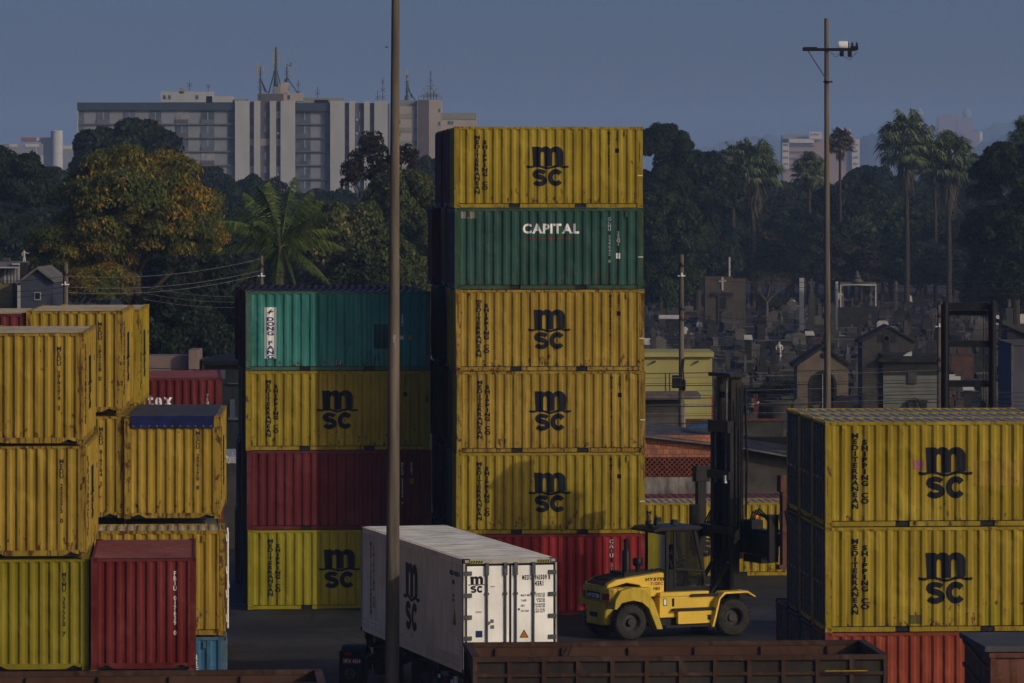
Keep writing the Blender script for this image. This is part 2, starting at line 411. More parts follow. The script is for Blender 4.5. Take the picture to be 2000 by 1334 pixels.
def container(label, base, mat, rz=YAW, L=L20, H=H20, doors='R', front=None, right=None, blind=None, group=None, roof=None, cast=True, brackets=False, doormat=None, rodmat='steel', rodout=0, rodx=1):
    """root at the base centre. base = front-left-bottom corner (as seen when rz is the yard's); x along the length.
    front/right/blind: lists of decals on the wall facing -y, the +x end / long side, the -x end"""
    d = cmesh(L, H)
    a = R(rz); off = Vector((L/2*math.cos(a)-W20/2*math.sin(a), L/2*math.sin(a)+W20/2*math.cos(a), 0))
    t = thing('shipping_container', label, 'container', Vector(base)+off, a, group)
    o = Vector((-L/2, -W20/2, 0)); fm = mat+'f'
    walls = {}
    walls['front'] = inst(d['side'], 'side_wall', mat, t, o); walls['back'] = inst(d['side'], 'side_wall', mat, t, o+Vector((L, W20, 0)), PI)
    dx = {'R': (L, 0, PI/2), 'L': (0, W20, -PI/2)}[doors]; bx = {'R': (0, W20, -PI/2), 'L': (L, 0, PI/2)}[doors]
    walls['blind'] = inst(d['end'], 'end_wall', mat, t, o+Vector((bx[0], bx[1], 0)), bx[2])
    sgn = 1 if doors == 'R' else -1
    for i in range(2):
        dw = (W20-.32)/2
        def wl(u, y, z): return Vector((dx[0]-sgn*y, dx[1]+sgn*u, z))
        q = inst(d['door'], 'door', doormat or mat, t, o+wl(.16+i*dw+.006+(dw-.012 if i else 0), .045, .17), dx[2])
        if i: q.scale = (-1, 1, 1)
        for k in range(2):
            inst(d['rod'], 'lock_rod', rodmat, q, (.27+k*.55, -.045-rodout, .03)).scale = (rodx, rodx, 1)
    inst(d['roof'], 'roof', roof or mat, t, o)
    inst(d['frame'], 'frame', fm, t, o)
    inst(d['floor'], 'floor', 'dsteel', t, o)
    if cast:
        for x in (.089, L-.089):
            for y in (.081, W20-.081):
                for z in (.059, H-.059): inst(d['cast'], 'corner_casting', fm, t, o+Vector((x, y, z)))
    if brackets:
        for x in (.45, L-.55): inst(d['bracket'], 'lashing_plate', fm, t, o+Vector((x, 0.0, H-.27)))
    for key, lst in (('front', front), ('blind', blind)):
        for nm, (V, Fc), m_ in (lst or []):
            decal(nm, V, Fc, m_, walls[key], d['ps'] if key == 'front' else d['pe'], .004 if 'panel' in nm or 'patch' in nm or 'plate' in nm else .011)
    return t
_gr = {}
def msc_side(serial=None, code='22G1', L=L20, top='MEDITERRANEAN', H=H20):
    c = L/2-.03
    out = [('lettering', vtext(top, .745, 2.31, .1455, .118, 1.38, .045), 'ink'), ('lettering', vtext('SHIPPING CO', .985, 2.15, .1455, .118, 1.38, .045), 'ink'),
           ('logo', logo(c-.50, 1.335, 1.0), 'ink')]
    if serial: out.append(('serial_number', vtext(serial, 4.965, 2.43, .104, .085, .9, .03), 'ink'))
    if code: out.append(('type_code', vtext(code, 5.225, 2.43, .104, .085, .9, .03), 'ink')); out.append(('small_plate', rect(5.17, 1.76, 5.29, 1.90), 'ink'))
    return out
EX, EY = Vector((CY, SY, 0)), Vector((-SY, CY, 0))
ORD = ['front', 'second', 'third', 'fourth', 'fifth', 'sixth']
TH = H20+.009
# ------------------------------------------------------------------ the tall central stack (six tiers, five rows deep)
D0 = 147.2
serv = 'MSDU 175551 0'
g = 'containers of the tall central stack'
spec = [
 ('red', 892, 'bright red container at the bottom of the tall central stack, behind the yellow forklift',
   [('serial_number', vtext('CAIU 319204 6', 4.965, 2.42, .15, .12, 1.0, .03), 'inkw'), ('type_code', vtext('22G1', 5.45, 2.42, .15, .12, 1.0, .03), 'inkw')]),
 ('yel', 891, 'yellow container just above the red one in the tall central stack', msc_side('MSMU 164501 1')),
 ('yelrust', 892, 'yellow container third from the bottom of the tall central stack, rust below its serial number', msc_side('MSCU 517283 6')),
 ('yelrust', 890, 'ochre container directly below the green one, rust flakes along its lower edge', msc_side('MEDU 316616 0', top='mEDITERRANEAN')),
 ('green', 888, 'dark green container with white serif lettering, second from the top of the tall stack',
   [('lettering', htext('CAPITAL', 2.18, 1.80, .29, .98, .04, .06, serif=True), 'inkw'), ('red_line', join2(rect(2.25, 1.615, 3.02, 1.632), rect(3.15, 1.615, 3.80, 1.632), ([(2.99, 1.64), (3.08, 1.55), (3.16, 1.64), (3.08, 1.66)], [(0, 1, 2, 3)])), 'inkr'),
    ('serial_number', vtext('CLHU 349042 8', 4.965, 2.30, .113, .092, 1.0, .035), 'inkw'), ('type_code', vtext('22G1', 5.25, 1.85, .12, .10, 1.0, .035), 'inkw'), ('small_plate', rect(5.18, .98, 5.31, 1.16), 'inkw'), ('faded_patch', rect(.20, 2.27, .70, 2.49), 'roofw')]),
 ('yel', 887, 'clean yellow container at the very top of the tall central stack', msc_side('MSDU 175655 1')),
]
back = [['mar', 'olive', 'navy', 'mar'], ['green', 'olive', 'navy', 'mar'], ['olive', 'mar', 'green', 'navy'], ['yel', 'navy', 'green', 'mar'], ['mar', 'olive', 'mar', 'olive'], ['mar', 'mar', 'mar', 'navy']]
CN = dict(mar='maroon', olive='olive', navy='navy blue', green='dark green', yel='yellow', grey='grey', ora='orange red', yelrust='rusty yellow', teal='teal', blue='light blue', red='red')
TN = ['bottom', 'second', 'third', 'fourth', 'fifth', 'top']
rnd = random.Random(5)
for k, (m_, px, lab, tx) in enumerate(spec):
    b = Vector(((px-CX)/F*D0, D0, k*TH))
    c = container(lab, b, m_, front=tx, group=g, brackets=True)
    if k in (2, 3, 4, 1, 5):   # chalk mark on the door post
        m = MB(); m.box(L20/2-.17, -W20/2-.004, 1.02, L20/2-.01, -W20/2+.001, 1.045); m.build('chalk_mark', 'inkw', c)
    for r in range(1, 5):
        p = b+EY*((W20+.07)*r)+EX*rnd.uniform(-.05, .05)
        if r >= 3 and k < 5: p -= EX*rnd.uniform(.15, .32)
        mm = back[k][r-1]
        container(f'{CN[mm]} container end, {ORD[r]} row of the tall central stack, {TN[k]} tier', p, mm, cast=r < 3, group=g)
# ------------------------------------------------------------------ the lower stack left of it (four tiers)
g = 'containers of the four high stack with the teal one on top'
D1 = 150.9; GZ = -.13
serial = [('serial_number', vtext('HPCU 225284 4', 5.10, 2.20, .107, .085, .9, .03), 'inkw'), ('type_code', vtext('22G1', 5.40, 2.20, .107, .085, .9, .03), 'inkw'), ('small_plate', rect(5.34, 1.50, 5.46, 1.68), 'yelnew')]
df = [('white_panel', rect(.62, .40, .995, 2.08), 'white'), ('lettering', vtext('DONG FANG', .808, 1.755, .155, .126, 1.75, .035), 'inkb'),
      ('bird_mark', join2(stroke([(.69, 1.90), (.76, 1.915), (.82, 1.97), (.85, 2.03)], [.01, .05, .045, .01]), stroke([(.80, 1.93), (.86, 1.93), (.93, 1.98)], [.04, .035, .01]), stroke([(.80, 1.92), (.76, 1.87), (.70, 1.845)], [.03, .025, .01])), 'ink'),
      ('type_code', vtext('22G1', 5.13, 1.85, .105, .085, .9, .03), 'inkw'), ('small_plate', rect(5.05, 1.02, 5.17, 1.14), 'inkw'), ('warning_plate', rect(5.33, 1.0, 5.45, 1.16), 'yelnew'),
      ('repainted_patch', rect(4.19, .72, 4.66, 1.52), 'green'), ('logo_plate', rect(2.95, .2, 3.12, .34), 'whitef'), ('logo', logo(2.98, .265, .11), 'ink')]
tiers = [('yelnew', 484, 'yellow container at the bottom of the four high stack, partly behind the white reefer', msc_side()),
         ('mar', 482, 'dark maroon container second from the ground in the teal topped stack', serial),
         ('yel', 480, 'yellow container directly below the teal one', msc_side('MSCU 640122 7')),
         ('teal', 480, 'teal container with a tall white lettered panel, topping the four high stack', df)]
bk = [['olive', 'navy', 'olive', 'mar'], ['olive', 'mar', 'grey', 'olive'], ['olive', 'olive', 'mar', 'olive'], ['mar', 'mar', 'olive', 'mar']]
for k, (m_, px, lab, tx) in enumerate(tiers):
    b = Vector(((px-CX)/F*D1, D1, GZ+k*TH))
    container(lab, b, m_, front=tx, group=g, roof='rooft' if k == 3 else None, brackets=k != 3)
    for r in range(1, 5):
        mm = bk[k][r-1]
        container(f'{CN[mm]} container end, {ORD[r]} row of the teal topped stack, {["bottom","second","third","top"][k]} tier', b+EY*((W20+.07)*r)-EX*rnd.uniform(.05, .16)*r**.5, mm, cast=r < 3, group=g, roof='rooft' if k == 3 else None)
# ------------------------------------------------------------------ right stack (three tiers, three rows, doors to the left)
g = 'containers of the stack at the right edge of the yard'
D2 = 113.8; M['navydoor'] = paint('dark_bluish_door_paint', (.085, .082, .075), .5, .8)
ori = [('ora', 'orange red container at the bottom right, behind the open rust brown wagon', None, ['navy', 'navy']),
       ('yel', 'yellow container with a pale green repair patch, middle tier of the right stack', msc_side(None, None)+[('repair_patch', rect(2.11, .20, 2.40, .42), 'olive'), ('repaint_patch', rect(4.0, .15, 4.40, .66), 'yelnew')], ['yel', 'olive']),
       ('yel', 'yellow container with a pink sticker beside its logo, top of the right stack', msc_side(None, None)+[('sticker', rect(2.20, 1.42, 2.46, 1.64), 'pink'), ('repaint_patch', rect(3.66, 1.0, 5.3, 1.62), 'yelrust')], ['yel', 'yel'])]
M['pink'] = plain('faded_pink_sticker', (.55, .2, .25), .6, .3, 12)
for k, (m_, lab, tx, bb) in enumerate(ori):
    b = Vector(((1612-CX)/F*D2, D2, k*TH))
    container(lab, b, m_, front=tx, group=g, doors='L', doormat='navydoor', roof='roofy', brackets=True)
    b2 = b+EX*(L20+.12)+EY*.05
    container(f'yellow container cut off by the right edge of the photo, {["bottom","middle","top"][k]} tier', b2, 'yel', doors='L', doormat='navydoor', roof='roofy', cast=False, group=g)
    for r in (1, 2):
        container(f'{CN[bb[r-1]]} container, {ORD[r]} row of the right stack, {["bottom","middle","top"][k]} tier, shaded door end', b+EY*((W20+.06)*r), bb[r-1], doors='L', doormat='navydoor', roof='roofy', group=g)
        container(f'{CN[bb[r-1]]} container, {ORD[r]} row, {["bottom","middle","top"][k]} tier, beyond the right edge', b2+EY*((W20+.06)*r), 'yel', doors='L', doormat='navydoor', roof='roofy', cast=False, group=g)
container('dark red container alone on the ground behind the right stack, only a corner showing', Vector(((1612-CX)/F*D2, D2, 0))+EY*7.62+EX*.05, 'mar', doors='L', doormat='navydoor', group=g)
# ------------------------------------------------------------------ far row behind the forklift
g = 'containers of the far row behind the forklift'
D3 = 162.6
b = Vector(((1227-CX)/F*D3, D3, 0))
container('yellow container on the ground behind the forklift mast', b, 'yel', front=msc_side(), roof='roofy', group=g, brackets=True)
container('yellow container right of the one behind the forklift mast, mostly hidden', b+EX*6.16, 'yel', roof='roofy', group=g)
for i, n in enumerate(('left', 'right')):
    container(f'maroon container with ribbed red roof behind the yellow far row, {n} one', b+EY*2.6+EX*(6.16*i), 'mar', roof='roofr', group=g)
# ------------------------------------------------------------------ left stacks
g = 'containers stacked end on at the left'
def rbase(px_right, D, z): return Vector(((px_right-CX)/F*D, D, z))
def serial_end(s, x=1.86, z=2.27, mat='ink', h=.095): return [('serial_number', vtext(s, x, z, .115, h*1.05, .9, .03), mat)]
side_m = msc_side()
A = 107.1
ends = [(175, -.24, 'ora', 'orange red container end at the bottom left corner under the bright yellow green one', None, None),
        (174, 2.37, 'yelshade', 'smooth bright yellow green container end at the far left, beside the red one', 'MSMU 357770 7', 'yelnew'),
        (169, 5.00, 'yelrust', 'rust spotted yellow container end at the far left, directly above the smooth bright one', 'MEDU 225575 0', 'yelrust'),
        (164, 7.62, 'yelrust', 'yellow container end topmost at the far left, white smear on its serial number', 'MEDU 279274 3', 'roofy')]
for px, z, m_, lab, sn, rf in ends:
    container(lab, rbase(px, A, z), m_, rz=(92.5 if z > 4 else YAW+90), blind=serial_end(sn) if sn else None, front=side_m if sn and m_ != 'yelshade' else None, roof=rf, group=g)
container('glossy red container end beside the yellow green one, dusty pink roof', rbase(383, A, 2.385), 'dullred', rz=YAW+90, blind=serial_end('FBIU 017639 0', 1.95, 2.28, 'inkw', .095), roof='roofr', group=g)
container('yellow container end under the glossy red one', rbase(381, A, -.22), 'yel', rz=YAW+90, group=g)
E_ = 113.9
blue22 = [('serial_number', vtext('TRIU 226104 9', 4.92, 2.16, .15, .12, .9, .03), 'inkw'), ('type_code', vtext('22G1', 5.30, 2.16, .15, .12, .9, .03), 'inkw')]
container('light blue container with large rust patches at the bottom, right of the red container', Vector(((443-CX)/F*E_, E_, -.1))-EX*L20, 'blue', front=blue22, group=g, brackets=True)
container('rusty yellow container on the light blue one, white lock rods at its right', Vector(((441-CX)/F*E_, E_, 2.53))-EX*L20, 'yelrust', group=g, roof='roofy', brackets=True, rodmat='inkw', rodout=.055, rodx=1.3)
G_ = 116.7
tarpc = container('yellow open top container with a dark blue tarpaulin over it', rbase(431, G_, 5.22), 'yelrust', rz=92.1, blind=serial_end('MSCU 256170 8', 1.86, 2.22), front=side_m, roof='roofw', group=g)
m = MB(); m.box(-L20/2-.035, -W20/2+.17, H20-.30, L20/2, W20/2-.17, H20+.012)
M['tarp'] = plain('dark_blue_tarpaulin', (.02, .03, .16), .5, .5, 3, bump=.3); M['tarpg'] = plain('dusty_grey_tarpaulin', (.10, .10, .115), .7, .5, 2, bump=.3)
tp = m.build('tarpaulin', 'tarp', tarpc)
m = MB(); m.box(-L20/2-.01, -W20/2+.12, H20+.013, L20/2-.02, W20/2-.12, H20+.03); m.build('dusty_top', 'tarpg', tp)
for i in range(11):
    m = MB(); y = -W20/2+.24+i*.196; m.lathe([(.028, -.006), (.028, .0), (.016, .004)], (-L20/2-.04, y, H20-.25), 'x', 10); m.build('eyelet', 'steel', tp)
container('yellow container end upper left of the tarpaulin container, serial number in column', rbase(240, G_, 7.90), 'yelrust', rz=92.1, blind=serial_end('MEDU 192158 0', 1.86, 2.3), front=side_m, roof='roofy', group=g)
container('yellow container end left of the tarpaulin container, below another yellow one', rbase(242, G_, 5.24), 'yelrust', rz=92.1, blind=serial_end('MEDU 819764 2', 1.86, 2.3), front=side_m, group=g)
container('maroon container at the left edge with a dusty yellow roof', rbase(54, G_, 7.83), 'mar', rz=92.1, roof='roofy', group=g)
container('topmost yellow container of the left back row, logo side seen edge on', rbase(273, 122.9, 7.78), 'yel', rz=92.1, front=side_m, roof='roofy', group=g)
container('olive container right under the back row yellow one, behind the tarpaulin container', rbase(280, 122.9, 5.17), 'yel', rz=YAW+90, group=g)
for z, mm in ((-.2, 'navy'), (2.43, 'grey')):
    for px in (440, 245): container(f'{CN[mm]} container hidden under the {"tarpaulin" if px==440 else "rusty yellow"} container, {"bottom" if z<0 else "second"} tier', rbase(px-8, G_, z), mm, rz=YAW+90, cast=False, group=g)
TX = 135.0
tex = [('serial_number', vtext('TEMU 260182 4', 2.0, 2.10, .108, .095, .8, .03), 'inkw'), ('lettering', htext('textex', .95-.62, 1.50, .42, .85, .01, .12, right=False, serif=True)[0:2], 'inkw')]
tex[1] = ('lettering', htext('tex', 1.04, 1.76, .37, .78, .03, .10, right=True, serif=True), 'inkw')
container('maroon container end with white lowercase lettering, behind the tarpaulin container', rbase(434, TX, 5.5), 'mar', rz=YAW+90, blind=tex, roof='roofr', group=g)
for z, mm in ((2.85, 'ora'), (.22-.2, 'yel')): container(f'{CN[mm]} container stacked under the maroon one behind the tarpaulin container', rbase(436, TX, z), mm, rz=YAW+90, group=g)

# ------------------------------------------------------------------ white refrigerated container on a truck
RY = math.degrees(math.atan2(2.97, 11.82))       # the box points away to the left
RL, RH = 12.192, 2.896; M['greyrod'] = plain('dull_grey_lock_steel', (.17, .175, .18), .6, .4, 9)
ref = thing('reefer_container', 'long white refrigerated container on a semi trailer, doors facing us', 'container', (0, 0, 0), R(RY))
# local frame: y runs from the doors (0) to the far end (RL), x across
ref.location = Vector(((905-CX)/F*115.9, 115.9, 1.36))+Vector((math.cos(R(RY)), math.sin(R(RY)), 0))*W20/2+Vector((-math.sin(R(RY)), math.cos(R(RY)), 0))*RL/2
X0, X1, Y0, Y1 = -W20/2, W20/2, -RL/2, RL/2
M['refs'] = paint('aged_white_side_panel', (.80, .69, .53), .0, .55, .5, .04, kk=1)
for s in (-1, 1):
    m = MB(); n = 60
    a, b = (X0+.03, X0+.06) if s < 0 else (X1-.06, X1-.03)
    xo = a if s < 0 else b; 
    V = []; Fc = []
    pr = []
    for i in range(n):
        y = Y0+.14+(RL-.28)*i/n; w_ = (RL-.28)/n
        pr += [(y, 0), (y+w_*.12, .007), (y+w_*.88, .007), (y+w_*.97, 0)]
    pr.append((Y1-.14, 0)); k = len(pr)
    V = [(xo+s*q, y, z) for z in (.42, RH-.16) for (y, q) in pr]
    m.add(V, [(i, i+1, k+i+1, k+i) if s > 0 else (i+1, i, k+i, k+i+1) for i in range(k-1)])
    o = inst(m.mesh('side_panel', fix=False), 'side_panel', 'refs', ref)
    m = MB()
    for z0, z1, q in ((.16, .24, .0), (.25, .33, .012), (.34, .42, .0)): m.box(*((X0+.02-q, Y0+.14, z0, X0+.08, Y1-.14, z1) if s < 0 else (X1-.08, Y0+.14, z0, X1-.02+q, Y1-.14, z1)))
    m.box(*((X0+.005, Y0+.17, 0.02, X0+.07, Y1-.17, .15) if s < 0 else (X1-.07, Y0+.17, 0.02, X1-.005, Y1-.17, .15)))
    m.box(*((X0+.005, Y0+.17, RH-.16, X0+.1, Y1-.17, RH-.02) if s < 0 else (X1-.1, Y0+.17, RH-.16, X1-.005, Y1-.17, RH-.02)))
    m.build('bottom_rail', 'refs', ref)
    # lettering on the side that faces left: wall frame along -y
    wl = bpy.data.objects.new('marking_panel', None)
    C.objects.remove(wl) if wl.name in C.objects else None
    if s < 0:
        def dl(nm, vf, mt): 
            q = decal(nm, vf[0], vf[1], mt, o); q.location = (X0+.02, Y1, 0); q.rotation_euler = (0, 0, -PI/2); return q
        dl('logo', (lambda v: ([(a*1.0, b_) for a, b_ in v[0]], v[1]))(logo(5.55, 1.46, 1.4)), 'inkbrown' if 'inkbrown' in M else 'ink')
        dl('lettering', vtext('MEDITERRANEAN', 1.25, 2.55, .155, .125, 1.6, .03), 'ink'); dl('lettering', vtext('SHIPPING CO', 1.62, 2.45, .155, .125, 1.6, .03), 'ink')
        dl('serial_number', htext('MEDU 961509 8', 11.75, 2.40, .12, .9, .03, right=True), 'ink'); dl('type_code', htext('45R1', 10.9, 2.18, .11, .9, .03), 'ink'); dl('weight_note', htext('22 000', 10.9, 1.86, .07, .9), 'ink'); dl('weight_note', htext('48 500', 10.9, 1.74, .07, .9), 'ink')
        dl('warning_sign', ([(10.95, 1.15), (11.35, 1.15), (11.15, 1.62)], [(0, 1, 2)]), 'amber' if 'amber' in M else 'yelnew')
        dl('round_sign', stroke(arc(6.25, .62, .16, .22, 0, 360, 18), .03), 'inkr')
m = MB(); n = 84; pr = []
for i in range(n):
    y = Y0+.12+(RL-.24)*i/n; w_ = (RL-.24)/n; pr += [(y, 0), (y+w_*.2, .026), (y+w_*.5, .026), (y+w_*.7, 0)]
pr.append((Y1-.12, 0)); k = len(pr)
m.add([(x, y, RH-.03+q) for x in (X0+.1, X1-.1) for (y, q) in pr], [(k+i, k+i+1, i+1, i) for i in range(k-1)])
M['refroof'] = plain('dusty_white_roof_sheet', (.62, .61, .57), .6, .62, 1.6, bump=.1, stretch=(.6, 5, 1), kk=.9)
inst(m.mesh('roof', fix=False), 'roof', 'refroof', ref)
m = MB()
for x in (X0, X1-.05): m.box(x+.003, Y0+.003, .118, x+.047, Y0+.157, RH-.118)
m.box(X0+.045, Y0+.006, RH-.125, X1-.045, Y0+.12, RH-.012); m.box(X0+.045, Y0+.006, .02, X1-.045, Y0+.12, .14)
m.build('door_frame', 'whitef', ref)
m = MB()
for x in (X0, X1-.05): m.box(x+.003, Y1-.157, .118, x+.047, Y1-.003, RH-.118)
m.box(X0+.045, Y1-.12, RH-.155, X1-.045, Y1-.006, RH-.012); m.box(X0+.045, Y1-.12, .02, X1-.045, Y1-.006, .14)
m.build('front_frame', 'whitef', ref)
d = cmesh(L20, H20)
for x in (X0+.089, X1-.089):
    for y in (Y0+.081, Y1-.081):
        for z in (.059, RH-.059): inst(d['cast'], 'corner_casting', 'rustr', ref, (x, y, z))
m = MB(); m.box(X0+.045, Y0+.05, .15, X1-.045, Y0+.09, RH-.125); m.build('door_gasket', 'black', ref)
m = MB(); m.box(X0+.15, Y1-.3, .2, X1-.15, Y1-.02, RH-.2); m.build('cooling_unit', 'white', ref)
m = MB(); m.box(X0+.15, Y0+.2, .1, X1-.15, Y1-.3, .2); m.build('floor', 'steel', ref)
for i in (0, 1):
    xa, xb = (X0+.10, X0+1.19) if i == 0 else (X0+1.25, X0+2.345); m = MB(); m.box(xa, Y0+.022, .22, xb, Y0+.05, RH-.185)
    dr = m.build('door', 'white', ref, bevel=.006)
    for q in (.61, 1.09) if i == 0 else (1.36, 1.82):
        x = X0+q; m = MB(); m.cyl((x, Y0-.02, .12), (x, Y0-.02, RH-.10), .026, n=10)
        for z in (.25, 1.98): m.box(x-.05, Y0-.028, z, x+.05, Y0+.021, z+.06)
        m.box(x-.045, Y0-.05, RH-.42, x+.045, Y0+.021, RH-.10); m.build('lock_rod', 'greyrod', dr, smooth=False)
    for z in (.396, .896, 1.426, 1.976, 2.531):
        x = X0+.02 if i == 0 else X1-.22; m = MB(); m.box(x, Y0-.018, z-.05, x+.20, Y0+.0215, z+.055); m.build('hinge', 'greyrod', dr)
    wdec = []
    if i == 0:
        wdec = [('logo', logo(.185, RH-.645, .33), 'ink'), ('small_plate', join2(rect(.31, RH-1.36, .47, RH-1.355), rect(.31, RH-1.32, .47, RH-1.315), htext('CAUTION', .33, RH-1.35, .022)), 'ink'), ('blue_plate', rect(.32, RH-1.98, .50, RH-1.81), 'inkb'),
                ('torn_label', join2(rect(.70, RH-1.62, .79, RH-1.53), ([(.60, RH-1.62), (.66, RH-1.68), (.72, RH-1.62), (.66, RH-1.57)], [(0, 1, 2, 3)]), rect(.70, RH-1.77, .80, RH-1.68)), 'steel'),
                ('maker_label', htext('NCBA', .71, RH-.72, .03), 'ink')]
    else:
        tb = []
        for j, (a_, b_, c_) in enumerate((('MAX GROSS', '34.000 KGS', '74.960 LBS'), ('TARE', '4.380 KGS', '9.610 LBS'), ('NET', '29.640 KGS', '65.350 LBS'), ('CU CAP', '67.5 CU.M.', '2.384 CU.FT'))):
            z = RH-.965-j*.131; tb += [htext(a_, 1.50, z, .05, .68, .04), htext(b_, 2.13, z+.032, .044, .72, .04, right=True), htext(c_, 2.13, z-.024, .044, .72, .04, right=True)]
        wdec = [('owner_code', htext('MEDU', 1.53, RH-.545, .112, .52, .035, .09), 'ink'), ('serial_number', htext('961509 8', 1.86, RH-.545, .112, .55, .05, .08), 'ink'), ('type_code', htext('45R1', 1.86, RH-.70, .112, .6, .05, .08), 'ink'), ('weight_table', join2(*tb), 'ink'),
                ('green_spot', (arc(1.445, RH-1.29, .03, .03, 0, 340, 12), [tuple(range(13))]), 'green'),
                ('warning_border', ([(1.46, RH-2.01), (1.70, RH-2.01), (1.58, RH-1.80)], [(0, 1, 2)]), 'ink'), ('warning_sign', ([(1.49, RH-1.995), (1.67, RH-1.995), (1.58, RH-1.84)], [(0, 1, 2)]), 'amber')]
    M.setdefault('amber', plain('amber_warning_paint', (.75, .30, .02), .6, .15, 9))
    for n_, (V, Fc), mt in wdec:
        q = decal(n_, V, Fc, mt, dr, None, .004 if n_ != 'warning_sign' else .006); q.location = (X0, Y0+.022, 0)
for s in (-1, 1):   # yellow and black stripes on the header
    cx = -.88 if s < 0 else .86; 
    m = MB(); m.box(cx-.17, Y0-.002, RH-.115, cx+.17, Y0+.005, RH-.045); hz = m.build('hazard_stripe', 'yelnew', ref)
    m = MB()
    for k in range(5): x = cx-.16+k*.066; m.prism([(x, RH-.114), (x+.03, RH-.114), (x+.065, RH-.046), (x+.035, RH-.046)], Y0-.005, Y0-.0025)
    m.build('black_bars', 'black', hz)

# semi trailer under it
tr = thing('semi_trailer', 'dark container semi trailer skeleton under the white refrigerated container', 'trailer', (ref.location.x, ref.location.y, 0), R(RY))
m = MB()
for x in (-.55, .45): m.box(x, Y0+.2, .95, x+.1, Y1-.3, 1.26)
for y in (Y0+.05, Y0+3, 0, 2.5, Y1-1.5, Y1-.3): m.box(-1.15, y, 1.16, 1.15, y+.16, 1.35)
m.build('chassis', 'black', tr)
def wheel(parent, x, y, z, r, wd, ax='x', name='wheel', rim='dsteel', dish=0):
    q = bpy.data.objects.new(name, None); C.objects.link(q)
    m = MB(); h = wd/2; m.lathe([(r*.56, -h), (r*.80, -h*1.05), (r*.95, -h*.85), (r, -h*.5), (r, h*.5), (r*.95, h*.85), (r*.80, h*1.05), (r*.56, h), (r*.56, -h)], (0, 0, 0), ax, 28, False)
    C.objects.unlink(q)
    if ax == 'y' and r > .5:
        for i in range(26):
            a0 = 2*PI*i/26; ca_, sa_ = math.cos(a0), math.sin(a0); ra, rb_ = r-.004, r+.014; e = .03
            q8 = [((rr_*ca_-s2*e*sa_), yy, (rr_*sa_+s2*e*ca_)) for rr_ in (ra, rb_) for yy in (-h*.8, h*.8) for s2 in (-1, 1)]
            m.add(q8, [(0, 1, 3, 2), (4, 6, 7, 5), (0, 4, 5, 1), (2, 3, 7, 6), (0, 2, 6, 4), (1, 5, 7, 3)])
    t_ = inst(m.mesh('wheel', True), 'wheel', 'rubber', parent, (x, y, z))
    if dish:
        g = -1 if y < 0 else 1; m = MB(); m.lathe([(.0001, g*h*.35), (r*.22, g*h*.35), (r*.24, g*h*.05), (r*.44, g*h*.0), (r*.50, g*h*.85), (r*.57, g*h*1.02), (r*.58, g*h*.9), (r*.58, -g*h*.8), (.0001, -g*h*.6)], (0, 0, 0), ax, 28)
        inst(m.mesh('rim', True), 'rim', rim, t_); return t_
    m = MB(); m.lathe([(.0001, -h*.9), (r*.20, -h*.9), (r*.24, -h*.3), (r*.42, -h*.25), (r*.52, -h*.8), (r*.58, -h), (r*.58, h), (r*.5, h*.6), (.0001, h*.5)], (0, 0, 0), ax, 24)
    inst(m.mesh('rim', True), 'rim', rim, t_)
    return t_
for i in range(3):
    for x in (-1.02, 1.02): wheel(tr, x, Y0+1.9+i*1.22, .5, .5, .5)
    m = MB(); m.cyl((-.9, Y0+1.9+i*1.22, .5), (.9, Y0+1.9+i*1.22, .5), .07); m.build('axle', 'dsteel', tr)
for x in (-1.0, .9):
    m = MB(); m.box(x, 2.2, .119, x+.12, 2.34, 1.1); m.box(x-.1, 2.15, .02, x+.22, 2.4, .12); m.build('landing_gear', 'dsteel', tr)
m = MB(); m.cyl((-1.3, Y0+.5, .75), (-1.3, Y0+.5, 1.26), .06, n=12); m.build('marker_post', 'whitef', tr)
m = MB(); m.box(-1.1, Y0-.02, .55, 1.1, Y0+.08, .75); m.build('bumper', 'whitef', tr)
for i in range(4):
    m = MB(); m.box(-1.24, Y0+1.2+i*.7, 1.02, -1.2, Y0+1.32+i*.7, 1.1); m.build('side_reflector', 'inkr' if i % 2 else 'inkw', tr)
